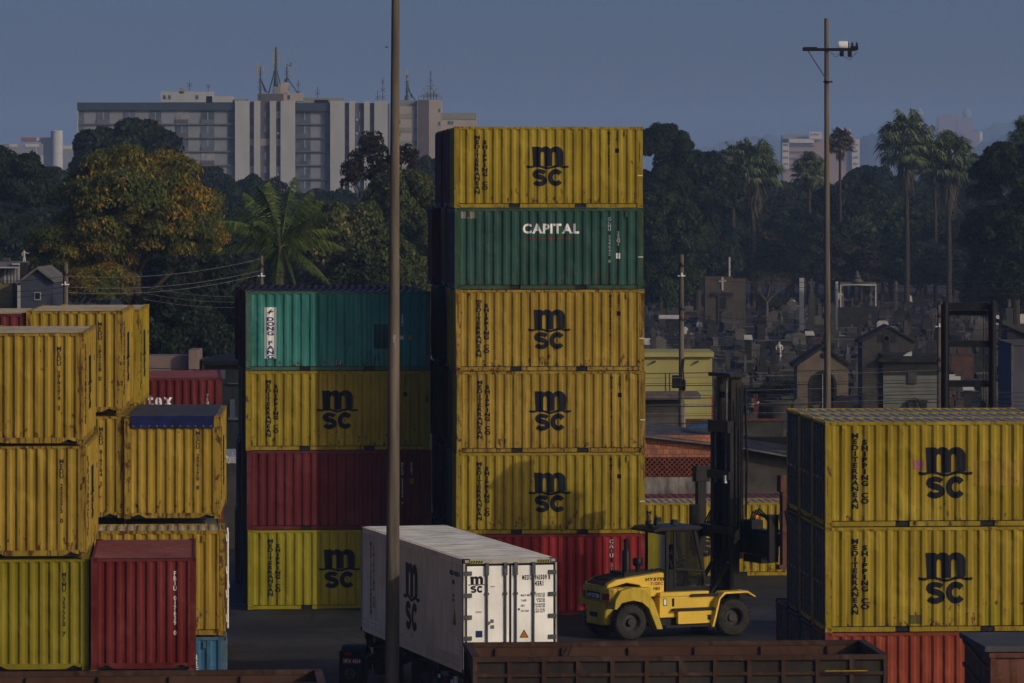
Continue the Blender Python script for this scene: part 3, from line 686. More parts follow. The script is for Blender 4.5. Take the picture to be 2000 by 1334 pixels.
# tractor, turned slightly against its trailer
ta = R(RY-24)
tp_ = ref.location+Vector((-math.sin(R(RY)), math.cos(R(RY)), 0))*(RL/2-1.0); tp_.z = 0
tra = thing('truck_tractor', 'black truck tractor with rounded mudguards and red number plate under the white container', 'truck', tp_+Vector((-.50, -1.9, 0)), ta)
m = MB()
for x in (-.5, .4): m.box(x, -1.3, .75, x+.1, 5.4, 1.0)
m.box(-.5, .1, 1.0, .5, .9, 1.12); m.build('chassis', 'black', tra)
for s in (-1, 1):
    wheel(tra, s*1.0, 0, .5, .5, .52); wheel(tra, s*1.05, 3.7, .5, .5, .3)
    m = MB(); pts = arc(0, .55, .68, .66, -8, 188, 18); inn = arc(0, .55, .64, .62, 188, -8, 18); m.prism(pts+inn, s*1.0-.32, s*1.0+.32, 'x'); m.build('mudguard', 'black', tra, smooth=True)
    m = MB(); m.box(s*1.0-.30, -.72, .15, s*1.0+.30, -.70, 1.10); fl = m.build('mud_flap', 'black', tra)
    if s < 0:
        m = MB(); m.box(s-.20, -.745, .74, s+.20, -.722, .90); pl = m.build('number_plate', 'inkr', tra)
        q = decal('plate_number', *htext('HFX 4558', s-.17, .78, .09, .75, .03), 'inkw', pl); q.location = (0, -.747, 0)
        vw = join2(stroke(arc(s, .48, .13, .13, 0, 360, 24), .022), stroke([(s-.07, .575), (s-.02, .47), (s+.02, .47), (s+.07, .575)], .022), stroke([(s-.105, .53), (s-.05, .38), (s, .46), (s+.05, .38), (s+.105, .53)], .022))
        q = decal('round_emblem', *vw, 'steel', fl); q.location = (0, -.722, 0)
    m = MB(); m.box(s-.16, -.74, .98, s+.05, -.721, 1.06); m.build('tail_light', 'inkr', tra)
m = MB(); m.prism([(2.3, .9), (4.9, .9), (4.95, 1.7), (4.6, 2.75), (4.2, 3.0), (2.5, 3.0), (2.3, 2.8)], -1.2, 1.2, 'x'); cabn = m.build('cab', 'black', tra, bevel=.06)
m = MB(); m.box(-1.0, 2.28, 1.9, 1.0, 2.3, 2.5); m.build('rear_window', 'glass' if 'glass' in M else 'dsteel', cabn)

# ------------------------------------------------------------------ railway wagons along the bottom edge
M['rustin'] = paint('rusty_inner_steel', (.115, .050, .028), .6, .5, .7, .2, .5)
M['wagout'] = paint('sooty_wagon_side', (.040, .030, .026), .7, .6, .8, .2, .6)
def gondola(label, corner, L, Wd, zt, rz=YAW, zb=1.25):
    """corner = near left top corner of the rim"""
    t = thing('gondola_wagon', label, 'railway wagon', Vector((corner.x, corner.y, 0))+EX*L/2+EY*Wd/2, R(rz), 'open railway wagons')
    X, Y = L/2, Wd/2
    for s, nm in ((-1, 'side_wall'), (1, 'side_wall')):
        m = MB(); y = s*Y; a, b = sorted((y, y-s*.05)); m.box(-X+.06, a, zb, X-.06, b, zt-.1); w_ = m.build(nm, 'wagout' if s < 0 else 'rustin', t)
        m = MB(); a, b = sorted((y+s*.07, y-s*.07)); m.box(-X, a, zt-.1, X, b, zt)
        n = int(L/.72)
        for i in range(n+1):
            x = -X+.05+(L-.1)*i/n; a, b = sorted((y+s*.002, y+s*.062)); m.box(x-.045, a, zb, x+.045, b, zt-.1)
        for z in (zt-.42, zt-1.1): a, b = sorted((y+s*.003, y+s*.05)); m.box(-X+.05, a, z, X-.05, b, z+.07)
        for i in range(int(L/1.45)):
            x = -X+.7+i*1.45; a, b = sorted((y-s*.051, y-s*.12)); m.box(x-.02, a, zt-.42, x+.02, b, zt-.12)
        m.build('side_ribs', 'rustw', w_)
    for s in (-1, 1):
        m = MB(); x = s*(X-.06); m.prism([(x, zt-.1), (x-s*.05, zt-.1), (x-s*.35, zb), (x-s*.30, zb)], -Y+.05, Y-.05); e = m.build('end_wall', 'rustin', t)
        m = MB(); a, b = sorted((s*X, s*X-s*.16)); m.box(a, -Y+.071, zt-.1, b, Y-.071, zt+.002); m.build('end_rim', 'rustw', e)
    m = MB(); m.box(-X+.3, -Y+.05, zb-.1, X-.3, Y-.05, zb); m.build('floor', 'rustin', t)
    m = MB(); m.box(-X, -.25, zb-.4, X, .25, zb-.1); m.build('underframe', 'rustw', t)
    for sx in (-1, 1):
        for sy in (-1, 1):
            for k in (-.9, .9): 
                m = MB(); m.lathe([(.0001, -.06), (.46, -.06), (.46, .05), (.48, .06), (.0001, .06)], (sx*(X-1.9)+k, sy*.78, .46), 'y', 20); m.build('wheel', 'dsteel', t)
    return t
gw = gondola('open rust brown wagon in front of the reefer and the forklift', P(923, 0, 96.9), 8.80, 3.2, 3.68)
m = MB(); m.tube([(-4.4+2.35, 1.45, 3.6), (-4.4+2.2, 1.3, 3.3), (-4.4+2.25, .9, 3.0), (-4.4+2.1, .4, 2.8)], .022); m.build('hanging_cable', 'dsteel', gw)
M['yrod'] = plain('yellow_handrail_paint', (.6, .38, .03), .6, .3, 9)
m = MB()
for x0, x1, z in ((3.05, 3.95, 3.35),): m.tube([(x0, -1.70, z), (x0, -1.76, z), (x1, -1.76, z), (x1, -1.70, z)], .014)
m.tube([(4.1, -1.66, 2.2), (4.1, -1.72, 2.2), (4.1, -1.72, 2.6), (4.1, -1.66, 2.6)], .014); m.tube([(4.41, -1.5, 3.05), (4.7, -1.5, 3.05)], .014)
m.build('handrail', 'yrod', gw)
gondola('open rusty wagon cut off by the bottom left corner', P(636, 0, 91.6)-EX*9.6, 9.6, 2.6, 3.7)
gondola('open rusty wagon outside the bottom left corner of the photo', P(636, 0, 91.6)-EX*19.8, 9.6, 2.6, 3.7)
# covered wagon at the right
zt = 4.0; c = P(1931, 0, 96.0); L_, W_ = 9.0, 3.0
t = thing('covered_wagon', 'old red brown wagon with flaking paint and a flat grey roof at the bottom right', 'railway wagon', Vector((c.x, c.y, 0))+EX*L_/2+EY*W_/2, R(YAW))
M['flake'] = paint('flaking_red_paint', (.20, .075, .055), 1.3, .8, .7, .4, .45); M['tarfelt'] = plain('grey_roof_sheet', (.13, .135, .14), .8, .3, 1.2, bump=.15)
m = MB(); m.box(-L_/2, -W_/2, 1.2, L_/2, W_/2, zt-.12); bd = m.build('body', 'flake', t)
m = MB()
for i in range(9):
    x = -L_/2+.08+i*(L_-.16)/8; m.box(x-.05, -W_/2-.05, 1.2, x+.05, -W_/2-.002, zt-.16)
m.box(-L_/2, -W_/2-.07, zt-.24, L_/2, -W_/2-.003, zt-.14); m.build('side_ribs', 'rustr', bd)
m = MB()
for i in range(5): z = 1.5+i*.5; m.prism([(-W_/2, z), (-W_/2, z+.07), (W_/2, z+.37), (W_/2, z+.30)], -L_/2-.05, -L_/2-.002, 'x')
m.build('end_ribs', 'black', bd)
m = MB(); m.box(-L_/2-.1, -W_/2-.1, zt-.12, L_/2+.1, W_/2+.1, zt+.0); m.build('roof', 'tarfelt', t, bevel=.015)
m = MB(); m.box(-L_/2, -.3, .8, L_/2, .3, 1.2); m.build('underframe', 'rustw', t)
for sx in (-1, 1):
    for sy in (-1, 1):
        m = MB(); m.lathe([(.0001, -.06), (.46, -.06), (.46, .05), (.48, .06), (.0001, .06)], (sx*3, sy*.78, .46), 'y', 20); m.build('wheel', 'dsteel', t)
# ------------------------------------------------------------------ forklift (empty container handler)
M['fy'] = paint('forklift_yellow', (.80, .53, .06), -.6, .2, .38, .03, kk=.95); M['fyd'] = paint('scuffed_forklift_yellow', (.66, .47, .04), .1, .6, .5, .1, kk=.8)
def glassmat():
    m, N, L, B = new_mat('tinted_cab_glass'); B.inputs['Base Color'].default_value = (.72, .8, .78, 1); B.inputs['Roughness'].default_value = .03
    tr_ = N.new('ShaderNodeBsdfTransparent'); tr_.inputs[0].default_value = (.27, .30, .27, 1); ms = N.new('ShaderNodeMixShader')
    gl = N.new('ShaderNodeBsdfGlossy'); gl.inputs[0].default_value = (.8, .8, .8, 1); gl.inputs['Roughness'].default_value = .05
    fr = N.new('ShaderNodeFresnel'); fr.inputs[0].default_value = 1.45
    L.new(fr.outputs[0], ms.inputs[0]); L.new(tr_.outputs[0], ms.inputs[1]); L.new(gl.outputs[0], ms.inputs[2]); L.new(ms.outputs[0], N['Material Output'].inputs['Surface'])
    return m
M['glass'] = glassmat(); M['dustrim'] = plain('dusty_dark_rim', (.085, .08, .072), .6, .4, 6)
FH = 25.0
fk = thing('forklift', 'yellow container handling forklift with tall black mast and spreader', 'forklift', (0, 0, 0), R(FH))
nw = Vector(((1232-CX)/F*139.2, 139.2, 0)); a = R(FH); fk.location = nw+Vector((-math.sin(a), math.cos(a), 0))*1.05
# counterweight
m = MB(); pl = [(-.42, -1.02), (-.42, 1.02)]+[(-.55, 1.0), (-.66, .9), (-.72, .7), (-.74, .5), (-.74, -.5), (-.72, -.7), (-.66, -.9), (-.55, -1.0)]
m.prism(pl, 1.14, 1.56, 'z'); m.prism([(-.42, -.68), (-.42, .68), (-.66, .66), (-.73, .5), (-.73, -.5), (-.66, -.66)], .42, 1.139, 'z'); m.box(-.419, -1.02, 1.19, .72, 1.02, 1.56); m.box(-.419, -.62, .5, 1.0, .62, 1.189); cw = m.build('counterweight', 'fyd', fk, bevel=.04)
m = MB(); m.prism([(-.75, -.45), (-.75, .45), (-.743, .45), (-.743, -.45)], 1.2, 1.42, 'z'); gp = m.build('name_panel', 'black', cw)
q = decal('name', *htext('HYSTER', -.38, 1.24, .12, 1.2, .04), 'inkw', gp); q.rotation_euler = (0, 0, -PI/2); q.location = (-.751, 0, 0)
for s in (-1, 1):
    m = MB(); m.prism([(-.67, s*.92), (-.755, s*.60), (-.70, s*.60), (-.62, s*.92)], 1.2, 1.4, 'z'); m.build('tail_light', 'inkr', cw)
m = MB(); m.box(-.75, -.25, .66, -.731, .25, .80); m.build('tow_recess', 'black', cw)
# rear fenders
for s in (-1, 1):
    prof = [(-.60, 1.22), (-.42, 1.50), (0, 1.60), (.41, 1.50), (.71, 1.13), (1.0, .30), (.80, .30), (.52, .95), (.30, 1.13), (0, 1.20), (-.38, 1.14), (-.55, .95), (-.64, .95)]
    m = MB(); a_, b_ = sorted((s*1.24, s*.72)); m.prism(prof, a_, b_); m.build('rear_fender', 'fyd', fk, bevel=.02)
# hood
m = MB(); m.prism([(-.68, 1.565), (-.64, 1.66), (-.36, 1.80), (1.22, 1.98), (1.27, 1.94), (1.27, 1.25), (.80, 1.25), (.42, 1.62), (0, 1.70), (-.5, 1.58)], -.78, .78); hd = m.build('hood', 'fy', fk, bevel=.05)
m = MB(); m.prism([(-.70, 1.63), (-.66, 1.70), (-.37, 1.835), (.05, 1.885), (.05, 1.80), (-.37, 1.75)], -.60, .60); gr = m.build('air_grille', 'black', hd, bevel=.02)
m = MB()
for i in range(5): m.box(-.5+i*.11, -.5, 1.80+i*.022, -.45+i*.11, .5, 1.822+i*.022)
m.build('louvres', 'dsteel', gr)
m = MB(); m.box(.06, -.5, 1.87, 1.2, .5, 1.995); m.build('hood_cover', 'black', hd)
q = decal('name_lettering', *htext('HYSTER', .62, 1.74, .088, 1.35, .05, .09, slant=.25), 'ink', hd); q.location = (0, -.782, 0)
q = decal('model_lettering', *htext('7-12EC', .80, 1.61, .085, 1.1, .04, .09, slant=.15), 'inkr', hd); q.location = (0, -.782, 0)
q = decal('fleet_number', *htext('H815', .90, 1.45, .095, .85, .02), 'ink', hd); q.location = (0, -.782, 0)
m = MB(); m.lathe([(.13, 1.8), (.13, 2.62), (.10, 2.66), (.075, 2.66), (.075, 2.92), (.09, 2.92), (.09, 2.96), (.05, 3.0)], (.22, -.3, 0), n=18); m.build('exhaust_pipe', 'black', fk, smooth=True)
m = MB(); m.lathe([(.07, 1.9), (.07, 2.15), (.14, 2.17), (.15, 2.2), (.15, 2.36), (.12, 2.4), (.0001, 2.41)], (.66, -.2, 0), n=18); m.build('air_intake', 'black', fk, smooth=True)
# chassis between the axles
m = MB(); m.box(1.0, -1.0, .62, 2.95, 1.0, 1.24); m.box(1.02, -.98, 1.245, 2.7, .98, 1.38); m.build('side_frame', 'fy', fk, bevel=.02)
m = MB(); m.box(1.55, -1.16, .42, 2.75, -1.003, .80); tk = m.build('tool_box', 'fy', fk, bevel=.015)
m = MB(); m.box(1.0, -.9, .30, 3.0, .9, .60); m.box(.9, -.5, .35, 4.2, .5, .95); m.build('chassis', 'dsteel', fk)
for x0, x1, z, yy in ((1.4, 2.85, .84, -1.22), (2.05, 2.95, 1.25, -1.12), (1.1, 2.75, .33, -1.22)):
    m = MB(); m.box(x0, yy, z, x1, -.9, z+.045)
    for i in range(5): m.box(x0+.05, yy+.02+i*.04, z+.045, x1-.05, yy+.035+i*.04, z+.058)
    m.build('step', 'dsteel', fk)
m = MB(); m.box(1.12, -1.004, .98, 1.25, -1.0015, 1.20); lb = m.build('label_plate', 'ink', fk)
m = MB(); m.box(1.14, -1.006, 1.0, 1.23, -1.0045, 1.18); m.build('white_field', 'inkw', lb)
m = MB(); m.box(1.42, -1.004, .95, 1.50, -1.0015, 1.20); m.build('warning_plate', 'ink', fk)
m = MB(); m.box(2.55, -1.166, .52, 2.66, -1.1605, .68); m.build('lock_plate', 'black', tk)
# front fenders
for s in (-1, 1):
    a_, b_ = sorted((s*1.34, s*.80)); m = MB(); m.prism([(2.62, .32), (2.86, 1.18), (3.05, 1.36), (3.85, 1.37), (4.12, 1.20), (4.10, 1.16), (3.83, 1.31), (3.08, 1.30), (2.91, 1.15), (2.70, .32)], a_, b_); m.build('front_fender', 'fy', fk, bevel=.01)
    wheel(fk, 3.42, s*1.07, .565, .565, .40, 'y', rim='dustrim', dish=1); wheel(fk, 0, s*.93, .53, .53, .36, 'y', rim='dustrim')
    # deep dish of the drive wheel is in the rim profile
m = MB(); m.cyl((3.42, -.9, .565), (3.42, .9, .565), .2); m.build('drive_axle', 'dsteel', fk)
m = MB(); m.cyl((0, -.8, .53), (0, .8, .53), .1); m.build('steer_axle', 'dsteel', fk)
# cab
cb = inst(MB().box(1.36, -.72, 1.385, 2.68, .72, 1.45).mesh('cab'), 'cab', 'black', fk)
m = MB()
rf = 3.22
for y in (-.72, .64):
    m.box(1.36, y, 1.45, 1.46, y+.08, rf); m.box(1.62, y, 1.45, 1.70, y+.08, rf)
    m.prism([(2.60, 1.45), (2.70, 1.45), (2.78, 1.62), (2.42, rf), (2.30, rf), (2.66, 1.65)], y, y+.08)
    m.box(1.70, y, 1.45, 2.62, y+.079, 1.52); m.prism([(1.70, 2.02), (2.66, 1.93), (2.66, 2.0), (1.70, 2.09)], y+.002, y+.078); m.box(1.46, y+.001, 1.45, 1.62, y+.079, 2.05)
m.box(1.36, -.64, 1.45, 1.44, .64, 1.75); m.box(1.361, -.64, 3.1, 1.44, .64, rf); m.box(2.3, -.64, 3.12, 2.4, .64, rf)
m.build('cab_frame', 'black', cb, bevel=.012)
m = MB(); m.prism([(.90, 3.24), (.92, 3.18), (1.2, 3.222), (2.45, 3.222), (2.62, 3.28), (2.50, 3.36), (1.1, 3.34)], -.78, .78); ro = m.build('cab_roof', 'black', cb, bevel=.02)
for y in (-.6, .5):
    m = MB(); m.box(1.62, y-.1, 3.40, 1.78, y+.1, 3.56); m.box(1.68, y-.02, 3.33, 1.72, y+.02, 3.4); m.build('work_light', 'black', ro)
m = MB(); m.box(1.15, -.5, 3.38, 1.22, -.3, 3.5); m.box(1.02, -.2, 3.38, 1.1, .0, 3.52); m.box(1.05, -.45, 3.33, 1.2, .0, 3.38); m.build('beacon_bracket', 'black', ro)
for y in (-.69, .68):
    m = MB(); m.add([(1.70, y, 2.09), (2.63, y, 2.0), (2.32, y, 3.22), (1.70, y, 3.22)], [(0, 1, 2, 3)]); m.build('side_window', 'glass', cb)
    m = MB(); m.add([(1.74, y, 1.54), (2.6, y, 1.54), (2.64, y, 1.88), (1.74, y, 1.96)], [(0, 1, 2, 3)]); m.build('lower_window', 'glass', cb)
m = MB(); m.add([(1.40, -.64, 1.75), (1.40, .64, 1.75), (1.40, .64, 3.1), (1.40, -.64, 3.1)], [(0, 1, 2, 3)]); m.build('rear_window', 'glass', cb)
m = MB(); m.add([(2.72, -.64, 1.65), (2.72, .64, 1.65), (2.36, .64, 3.15), (2.36, -.64, 3.15)], [(0, 1, 2, 3)]); m.build('windscreen', 'glass', cb)
m = MB(); m.box(1.5, -.25, 1.5, 1.95, .25, 1.92); m.box(1.46, -.24, 1.92, 1.58, .24, 2.65); m.build('seat', 'black', cb, bevel=.03)
m = MB(); m.tube([(2.5, 0, 1.5), (2.28, 0, 2.22)], .03); m.tube([(2.25+.1*math.cos(t/10*2*PI), .19*math.sin(t/10*2*PI), 2.25+.13*math.cos(t/10*2*PI)) for t in range(11)], .015); m.build('steering_wheel', 'black', cb)
# mast
M['mast'] = plain('greasy_black_mast_steel', (.024, .025, .03), .42, .5, 3, bump=.1, stretch=(3, 3, .5))
ms_ = bpy.data.objects.new('mast', None)
m = MB(); m.box(3.70, -.62, .32, 3.95, .62, .52); mast = m.build('mast', 'mast', fk)
def ibeam(mb, x0, x1, y, z0, z1, s):
    mb.box(x0, y-.012, z0, x1, y+.012, z1); a_, b_ = sorted((y-s*.06, y+s*.06)); mb.box(x0, a_, z0+.001, x0+.035, b_, z1-.001); mb.box(x1-.035, a_, z0+.001, x1, b_, z1-.001)
for s in (-1, 1):
    a_, b_ = sorted((s*.66, s*.50)); m = MB(); m.box(3.60, a_, .35, 3.92, b_, 6.3); m.build('outer_rail', 'mast', mast)
    a_, b_ = sorted((s*.49, s*.34)); m = MB(); m.box(3.72, a_, 2.6, 4.08, b_, 7.85); m.build('inner_rail', 'mast', mast)
    m = MB()
    for k in range(3): m.cyl((4.0-.12*k, s*.70, 3.2), (4.0-.12*k, s*.70, 7.7-k*.5), .025, n=6)
    m.build('hydraulic_pipe', 'dsteel', mast)
    m = MB(); m.cyl((3.62, s*.36, .5), (3.62, s*.36, 4.6), .085, n=14); lc = m.build('lift_cylinder', 'mast', mast, smooth=True)
    m = MB(); m.cyl((3.62, s*.36, 4.6), (3.62, s*.36, 7.75), .042, n=12); m.build('piston_rod', 'steel', lc, smooth=True)
    m = MB()
    for k in range(2): m.box(4.06, s*(.22+.05*k)-.012, 3.2, 4.085, s*(.22+.05*k)+.012, 7.7)
    m.build('lift_chain', 'dsteel', mast)
    m = MB(); m.cyl((3.85, s*.16, .5), (3.85, s*.16, 6.2), .11, n=14); m.build('main_cylinder', 'mast', mast, smooth=True)
    m = MB(); m.tube([(4.1, s*.66, 7.6), (4.14, s*.68, 5.5), (4.12, s*.67, 3.6), (4.3, s*.6, 3.1)], .022); m.tube([(4.1, s*.71, 7.5), (4.16, s*.73, 5.2), (4.12, s*.72, 3.5)], .018); m.build('hydraulic_hose', 'rubber', mast)
    m = MB(); m.tube([(3.0, s*.5, 1.25), (3.6, s*.5, 2.15)], .07, 10); tc_ = m.build('tilt_cylinder', 'black', fk, smooth=True)
    m = MB(); m.tube([(3.5, s*.5, 2.0), (3.66, s*.5, 2.24)], .035, 10); m.build('tilt_rod', 'bright', tc_)
m = MB(); m.box(3.55, -.72, 7.86, 4.10, .72, 7.98); m.build('top_plate', 'mast', mast, bevel=.01)
for z, x0, x1, h, w_ in ((6.15, 3.5, 3.79, .36, .66), (4.72, 3.5, 3.655, .26, .72), (3.05, 3.5, 3.655, .22, .70), (1.2, 3.56, 3.655, .2, .66), (7.2, 3.78, 3.86, .2, .44)):
    m = MB(); m.box(x0, -w_, z, x1, w_, z+h); m.build('cross_beam', 'mast', mast, bevel=.01)
m = MB(); m.box(3.44, -.62, 4.62, 3.499, -.52, 4.86); m.build('white_tag', 'inkw', mast)
# carriage and spreader, long beam across the forklift
sp = inst(MB().box(4.05, -.6, 2.55, 4.22, .6, 3.45).mesh('carriage'), 'carriage', 'mast', mast)
m = MB(); m.box(4.25, -1.9, 2.45, 4.62, 1.9, 3.22); m.box(4.18, -1.55, 2.2, 4.6, -.4, 2.449); m.box(4.18, .4, 2.2, 4.6, 1.55, 2.449); m.box(4.15, -2.2, 2.6, 4.249, -1.5, 3.1); m.box(4.1, -1.1, 3.221, 4.5, -.5, 3.5); m.box(4.1, .4, 3.221, 4.5, 1.3, 3.55); beam = m.build('spreader_beam', 'mast', mast, bevel=.01)
for s in (-1, 1):
    a_, b_ = sorted((s*1.7, s*(3.0 if s > 0 else 2.6))); m = MB(); m.box(4.32, a_, 2.78, 4.55, b_, 3.15); m.build('telescopic_arm', 'mast', beam)
    mt = 'rustr' if s < 0 else 'mast'
    a_, b_ = sorted((s*(2.86 if s > 0 else 2.52), s*(3.06 if s > 0 else 2.72))); m = MB(); m.box(4.30, a_, 2.25, 4.60, b_, 4.45); m.box(4.22, a_-.03, 4.45, 4.72, b_+.03, 4.95); m.box(4.18, a_-.02, 2.1, 4.5, b_+.02, 2.25); m.build('end_column', mt, beam, bevel=.01)
    yg_ = s*(2.8 if s > 0 else 2.36); m = MB(); m.box(4.0, yg_-.08, 2.3, 4.31, yg_+.08, 3.75); m.build('guide_arm', 'mast', beam)
    for k in range(3):
        m = MB(); m.tube([(4.3, s*(.5+.1*k), 3.3), (4.2, s*(1.0+.2*k), 3.75+.06*k), (4.25, s*(1.7+.1*k), 3.62), (4.35, s*(2.2+.15*k), 3.2)], .028); m.build('hydraulic_hose', 'rubber', beam)
m = MB(); m.lathe([(.03, -.02), (.03, .02)], (4.2, -1.25, 3.62), 'x', 10)
lm, N_, L_2, B_ = new_mat('red_indicator_lamp'); B_.inputs['Base Color'].default_value = (.6, .01, .01, 1); B_.inputs['Emission Color'].default_value = (1, .02, .02, 1); B_.inputs['Emission Strength'].default_value = 2.5
M['redlamp'] = lm; m.build('indicator_lamp', 'redlamp', beam)
m = MB(); m.tube([(4.35, -2.6, 3.3), (4.2, -2.66, 3.75), (4.4, -2.75, 3.9), (4.5, -2.72, 3.3)], .035); m.build('hose_loop', 'rubber', beam)

# ------------------------------------------------------------------ people: one continuous skinned body
def figure(name, joints, edges, radii, mat, parent=None, loc=(0, 0, 0), rz=0, sub=1):
    me = bpy.data.meshes.new(name); me.from_pydata([Vector(j) for j in joints], edges, [])
    o = bpy.data.objects.new(name, me); C.objects.link(o)
    sk = o.modifiers.new('skin', 'SKIN'); ss = o.modifiers.new('sub', 'SUBSURF'); ss.levels = ss.render_levels = sub
    for i, v in enumerate(me.skin_vertices[0].data):
        v.radius = (radii[i], radii[i]) if not isinstance(radii[i], tuple) else radii[i]; v.use_root = (i == 0)
    dg = bpy.context.evaluated_depsgraph_get(); dg.update()
    nm = bpy.data.meshes.new_from_object(o.evaluated_get(dg)); bpy.data.objects.remove(o)
    nm.materials.clear(); nm.materials.append(None); nm.shade_smooth(); nm.name = name
    return inst(nm, name, mat, parent, loc, rz)
M['skin'] = plain('brown_skin', (.18, .09, .055), .5, .2, 12); M['shirt'] = plain('grey_green_shirt', (.12, .15, .13), .8, .3, 9); M['hair'] = plain('dark_hair', (.012, .01, .009), .7, .3, 9)
J = [(0, 0, 0), (0, 0, .22), (.02, 0, .45), (.03, 0, .54), (.05, 0, .62), (.06, 0, .72), (.02, -.2, .44), (.14, -.25, .18), (.42, -.15, .26), (.50, -.12, .29), (.02, .2, .44), (.14, .25, .18), (.42, .15, .26), (.50, .12, .29), (.08, -.1, -.02), (.48, -.14, .02), (.52, -.14, -.36), (.64, -.14, -.40), (.08, .1, -.02), (.48, .14, .02), (.52, .14, -.36), (.64, .14, -.40)]
E = [(0, 1), (1, 2), (2, 3), (3, 4), (4, 5), (2, 6), (6, 7), (7, 8), (8, 9), (2, 10), (10, 11), (11, 12), (12, 13), (0, 14), (14, 15), (15, 16), (16, 17), (0, 18), (18, 19), (19, 20), (20, 21)]
Rr = [.14, .14, .13, .055, .085, .085, .065, .045, .035, .03, .065, .045, .035, .03, .09, .07, .05, .04, .09, .07, .05, .04]
ca = Vector((1.86, 0, 1.97)); wpos = Matrix.Rotation(R(FH), 4, 'Z') @ ca+fk.location
drv = figure('person', J, E, Rr, 'shirt', None, wpos, R(FH), 2)
tag(drv, 'driver seated inside the forklift cab with both hands on the steering wheel', 'person')
m = MB(); m.lathe([(.0001, .80), (.05, .79), (.085, .74), (.095, .68), (.09, .63)], (.045, 0, 0), n=14); m.build('hair', 'hair', drv, smooth=True)
m = MB(); m.lathe([(.05, .56), (.075, .60), (.085, .66), (.08, .72)], (.062, 0, 0), n=14); fc = m.build('face', 'skin', drv, smooth=True)
for s in (-1, 1):
    for k in range(4): 
        m = MB(); m.tube([(.49, s*.12+s*(-.03+.02*k), .29), (.53, s*.12+s*(-.03+.02*k), .31), (.545, s*.12+s*(-.03+.02*k), .28), (.53, s*.12+s*(-.03+.02*k), .26)], [.01, .009, .008, .007]); m.build('finger', 'skin', drv)
    m = MB(); m.tube([(.46, s*.09, .30), (.49, s*.075, .325), (.52, s*.07, .32)], [.011, .01, .008]); m.build('thumb', 'skin', drv)

# ------------------------------------------------------------------ poles
def pole(label, px, D, ytop, r0, r1, mat='conc', gz_=0, group='concrete poles', lean=0):
    p = P(px, 0, D); zt = CH-(ytop-HY)/F*D
    t = thing('concrete_pole', label, 'pole', (p.x, p.y, gz_), 0, group)
    m = MB(); m.cyl((0, 0, 0), (lean, 0, zt-gz_), r0, r1, 20); m.build('shaft', mat, t, smooth=True); return t, zt-gz_
M['conc2'] = plain('weathered_pole_concrete', (.25, .205, .155), .9, .5, 1.3, bump=.25, stretch=(4, 4, .35), col2=(.13, .11, .09))
t, zt = pole('thick concrete pole in front of the white reefer, taller than the photo', 765.5, 119, -420, .195, .075, 'conc2', -.05, lean=.12)
m = MB(); m.add([], []); 
M['pale'] = plain('chipped_pale_concrete', (.5, .47, .42), .9, .3, 10)
zc = CH-(672-HY)/F*119+.05
m = MB(); bmx = []
for i in range(9):
    z = zc-.35+i*.085; ww = [.02, .03, .05, .08, .10, .09, .10, .06, .03][i]; m.box(.075-ww*.4, -.135-.01*(ww > .06), z, .075+ww*.4, -.09, z+.086)
chip = m.build('chipped_patch', 'pale', t)
m = MB(); m.tube([(.12, 0, zt-.05), (.12, -.6, zt+.35), (.12, -1.4, zt+.45)], .04); m.build('lamp_arm', 'steel', t)
m = MB(); m.box(0, -2.0, zt+.36, .24, -1.35, zt+.5); m.build('lamp_head', 'steel', t, bevel=.03)
t, zt = pole('tall tapering concrete pole with a metal crossarm and a white transformer drum near its top', 1617, 185, 36, .155, .085, 'conc2', 0, lean=-.06)
z = CH-(97-HY)/F*185; s = 185/F
m = MB(); m.box(-1.03*1.0, -.2, z-.05, 1.12, -.12, z+.06); m.box(-1.0, .12, z-.05, 1.1, .2, z+.06); arm = m.build('crossarm', 'black', t)
m = MB(); m.cyl((.42, -.16, z+.17), (.42, .22, z+.17), .01); m.lathe([(.0001, -.19), (.15, -.18), (.165, -.1), (.165, .18), (.15, .19), (.0001, .19)], (.60, -.05, z+.18), 'x', 20); m.build('white_drum', 'inkw', t, smooth=True)
for x in (.98, 1.16, .80):
    m = MB(); m.lathe([(.02, 0), (.06, .05), (.03, .09), (.06, .13), (.03, .17), (.05, .2), (.01, .24)], (x, 0, z+.06), n=10); m.build('insulator', 'dsteel', arm)
m = MB(); m.box(.46, -.28, z-.28, .62, -.12, z-.06); m.box(.78, -.28, z-.3, .94, -.12, z-.06); m.box(.9, -.24, z-.02, 1.2, .1, z+.14); m.box(-1.0, -.25, z-.02, -.45, .0, z+.1); m.build('fuse_box', 'black', arm)
m = MB(); m.tube([(-.82, -.16, z-.03), (-.06, -.16, z-1.22)], .022); m.build('brace', 'steel', t)
m = MB(); m.cyl((0, 0, z-1.32), (0, 0, z-1.26), .19, n=16); m.build('collar', 'black', t)
m = MB(); m.tube([(.1, -.2, z-.1), (.3, -.22, z-.3), (.5, -.2, z-.15)], .01); m.tube([(.6, -.2, z-.25), (.85, -.22, z-.42), (1.15, -.2, z-.1)], .01); m.build('drop_cable', 'black', arm)
pl_ = []
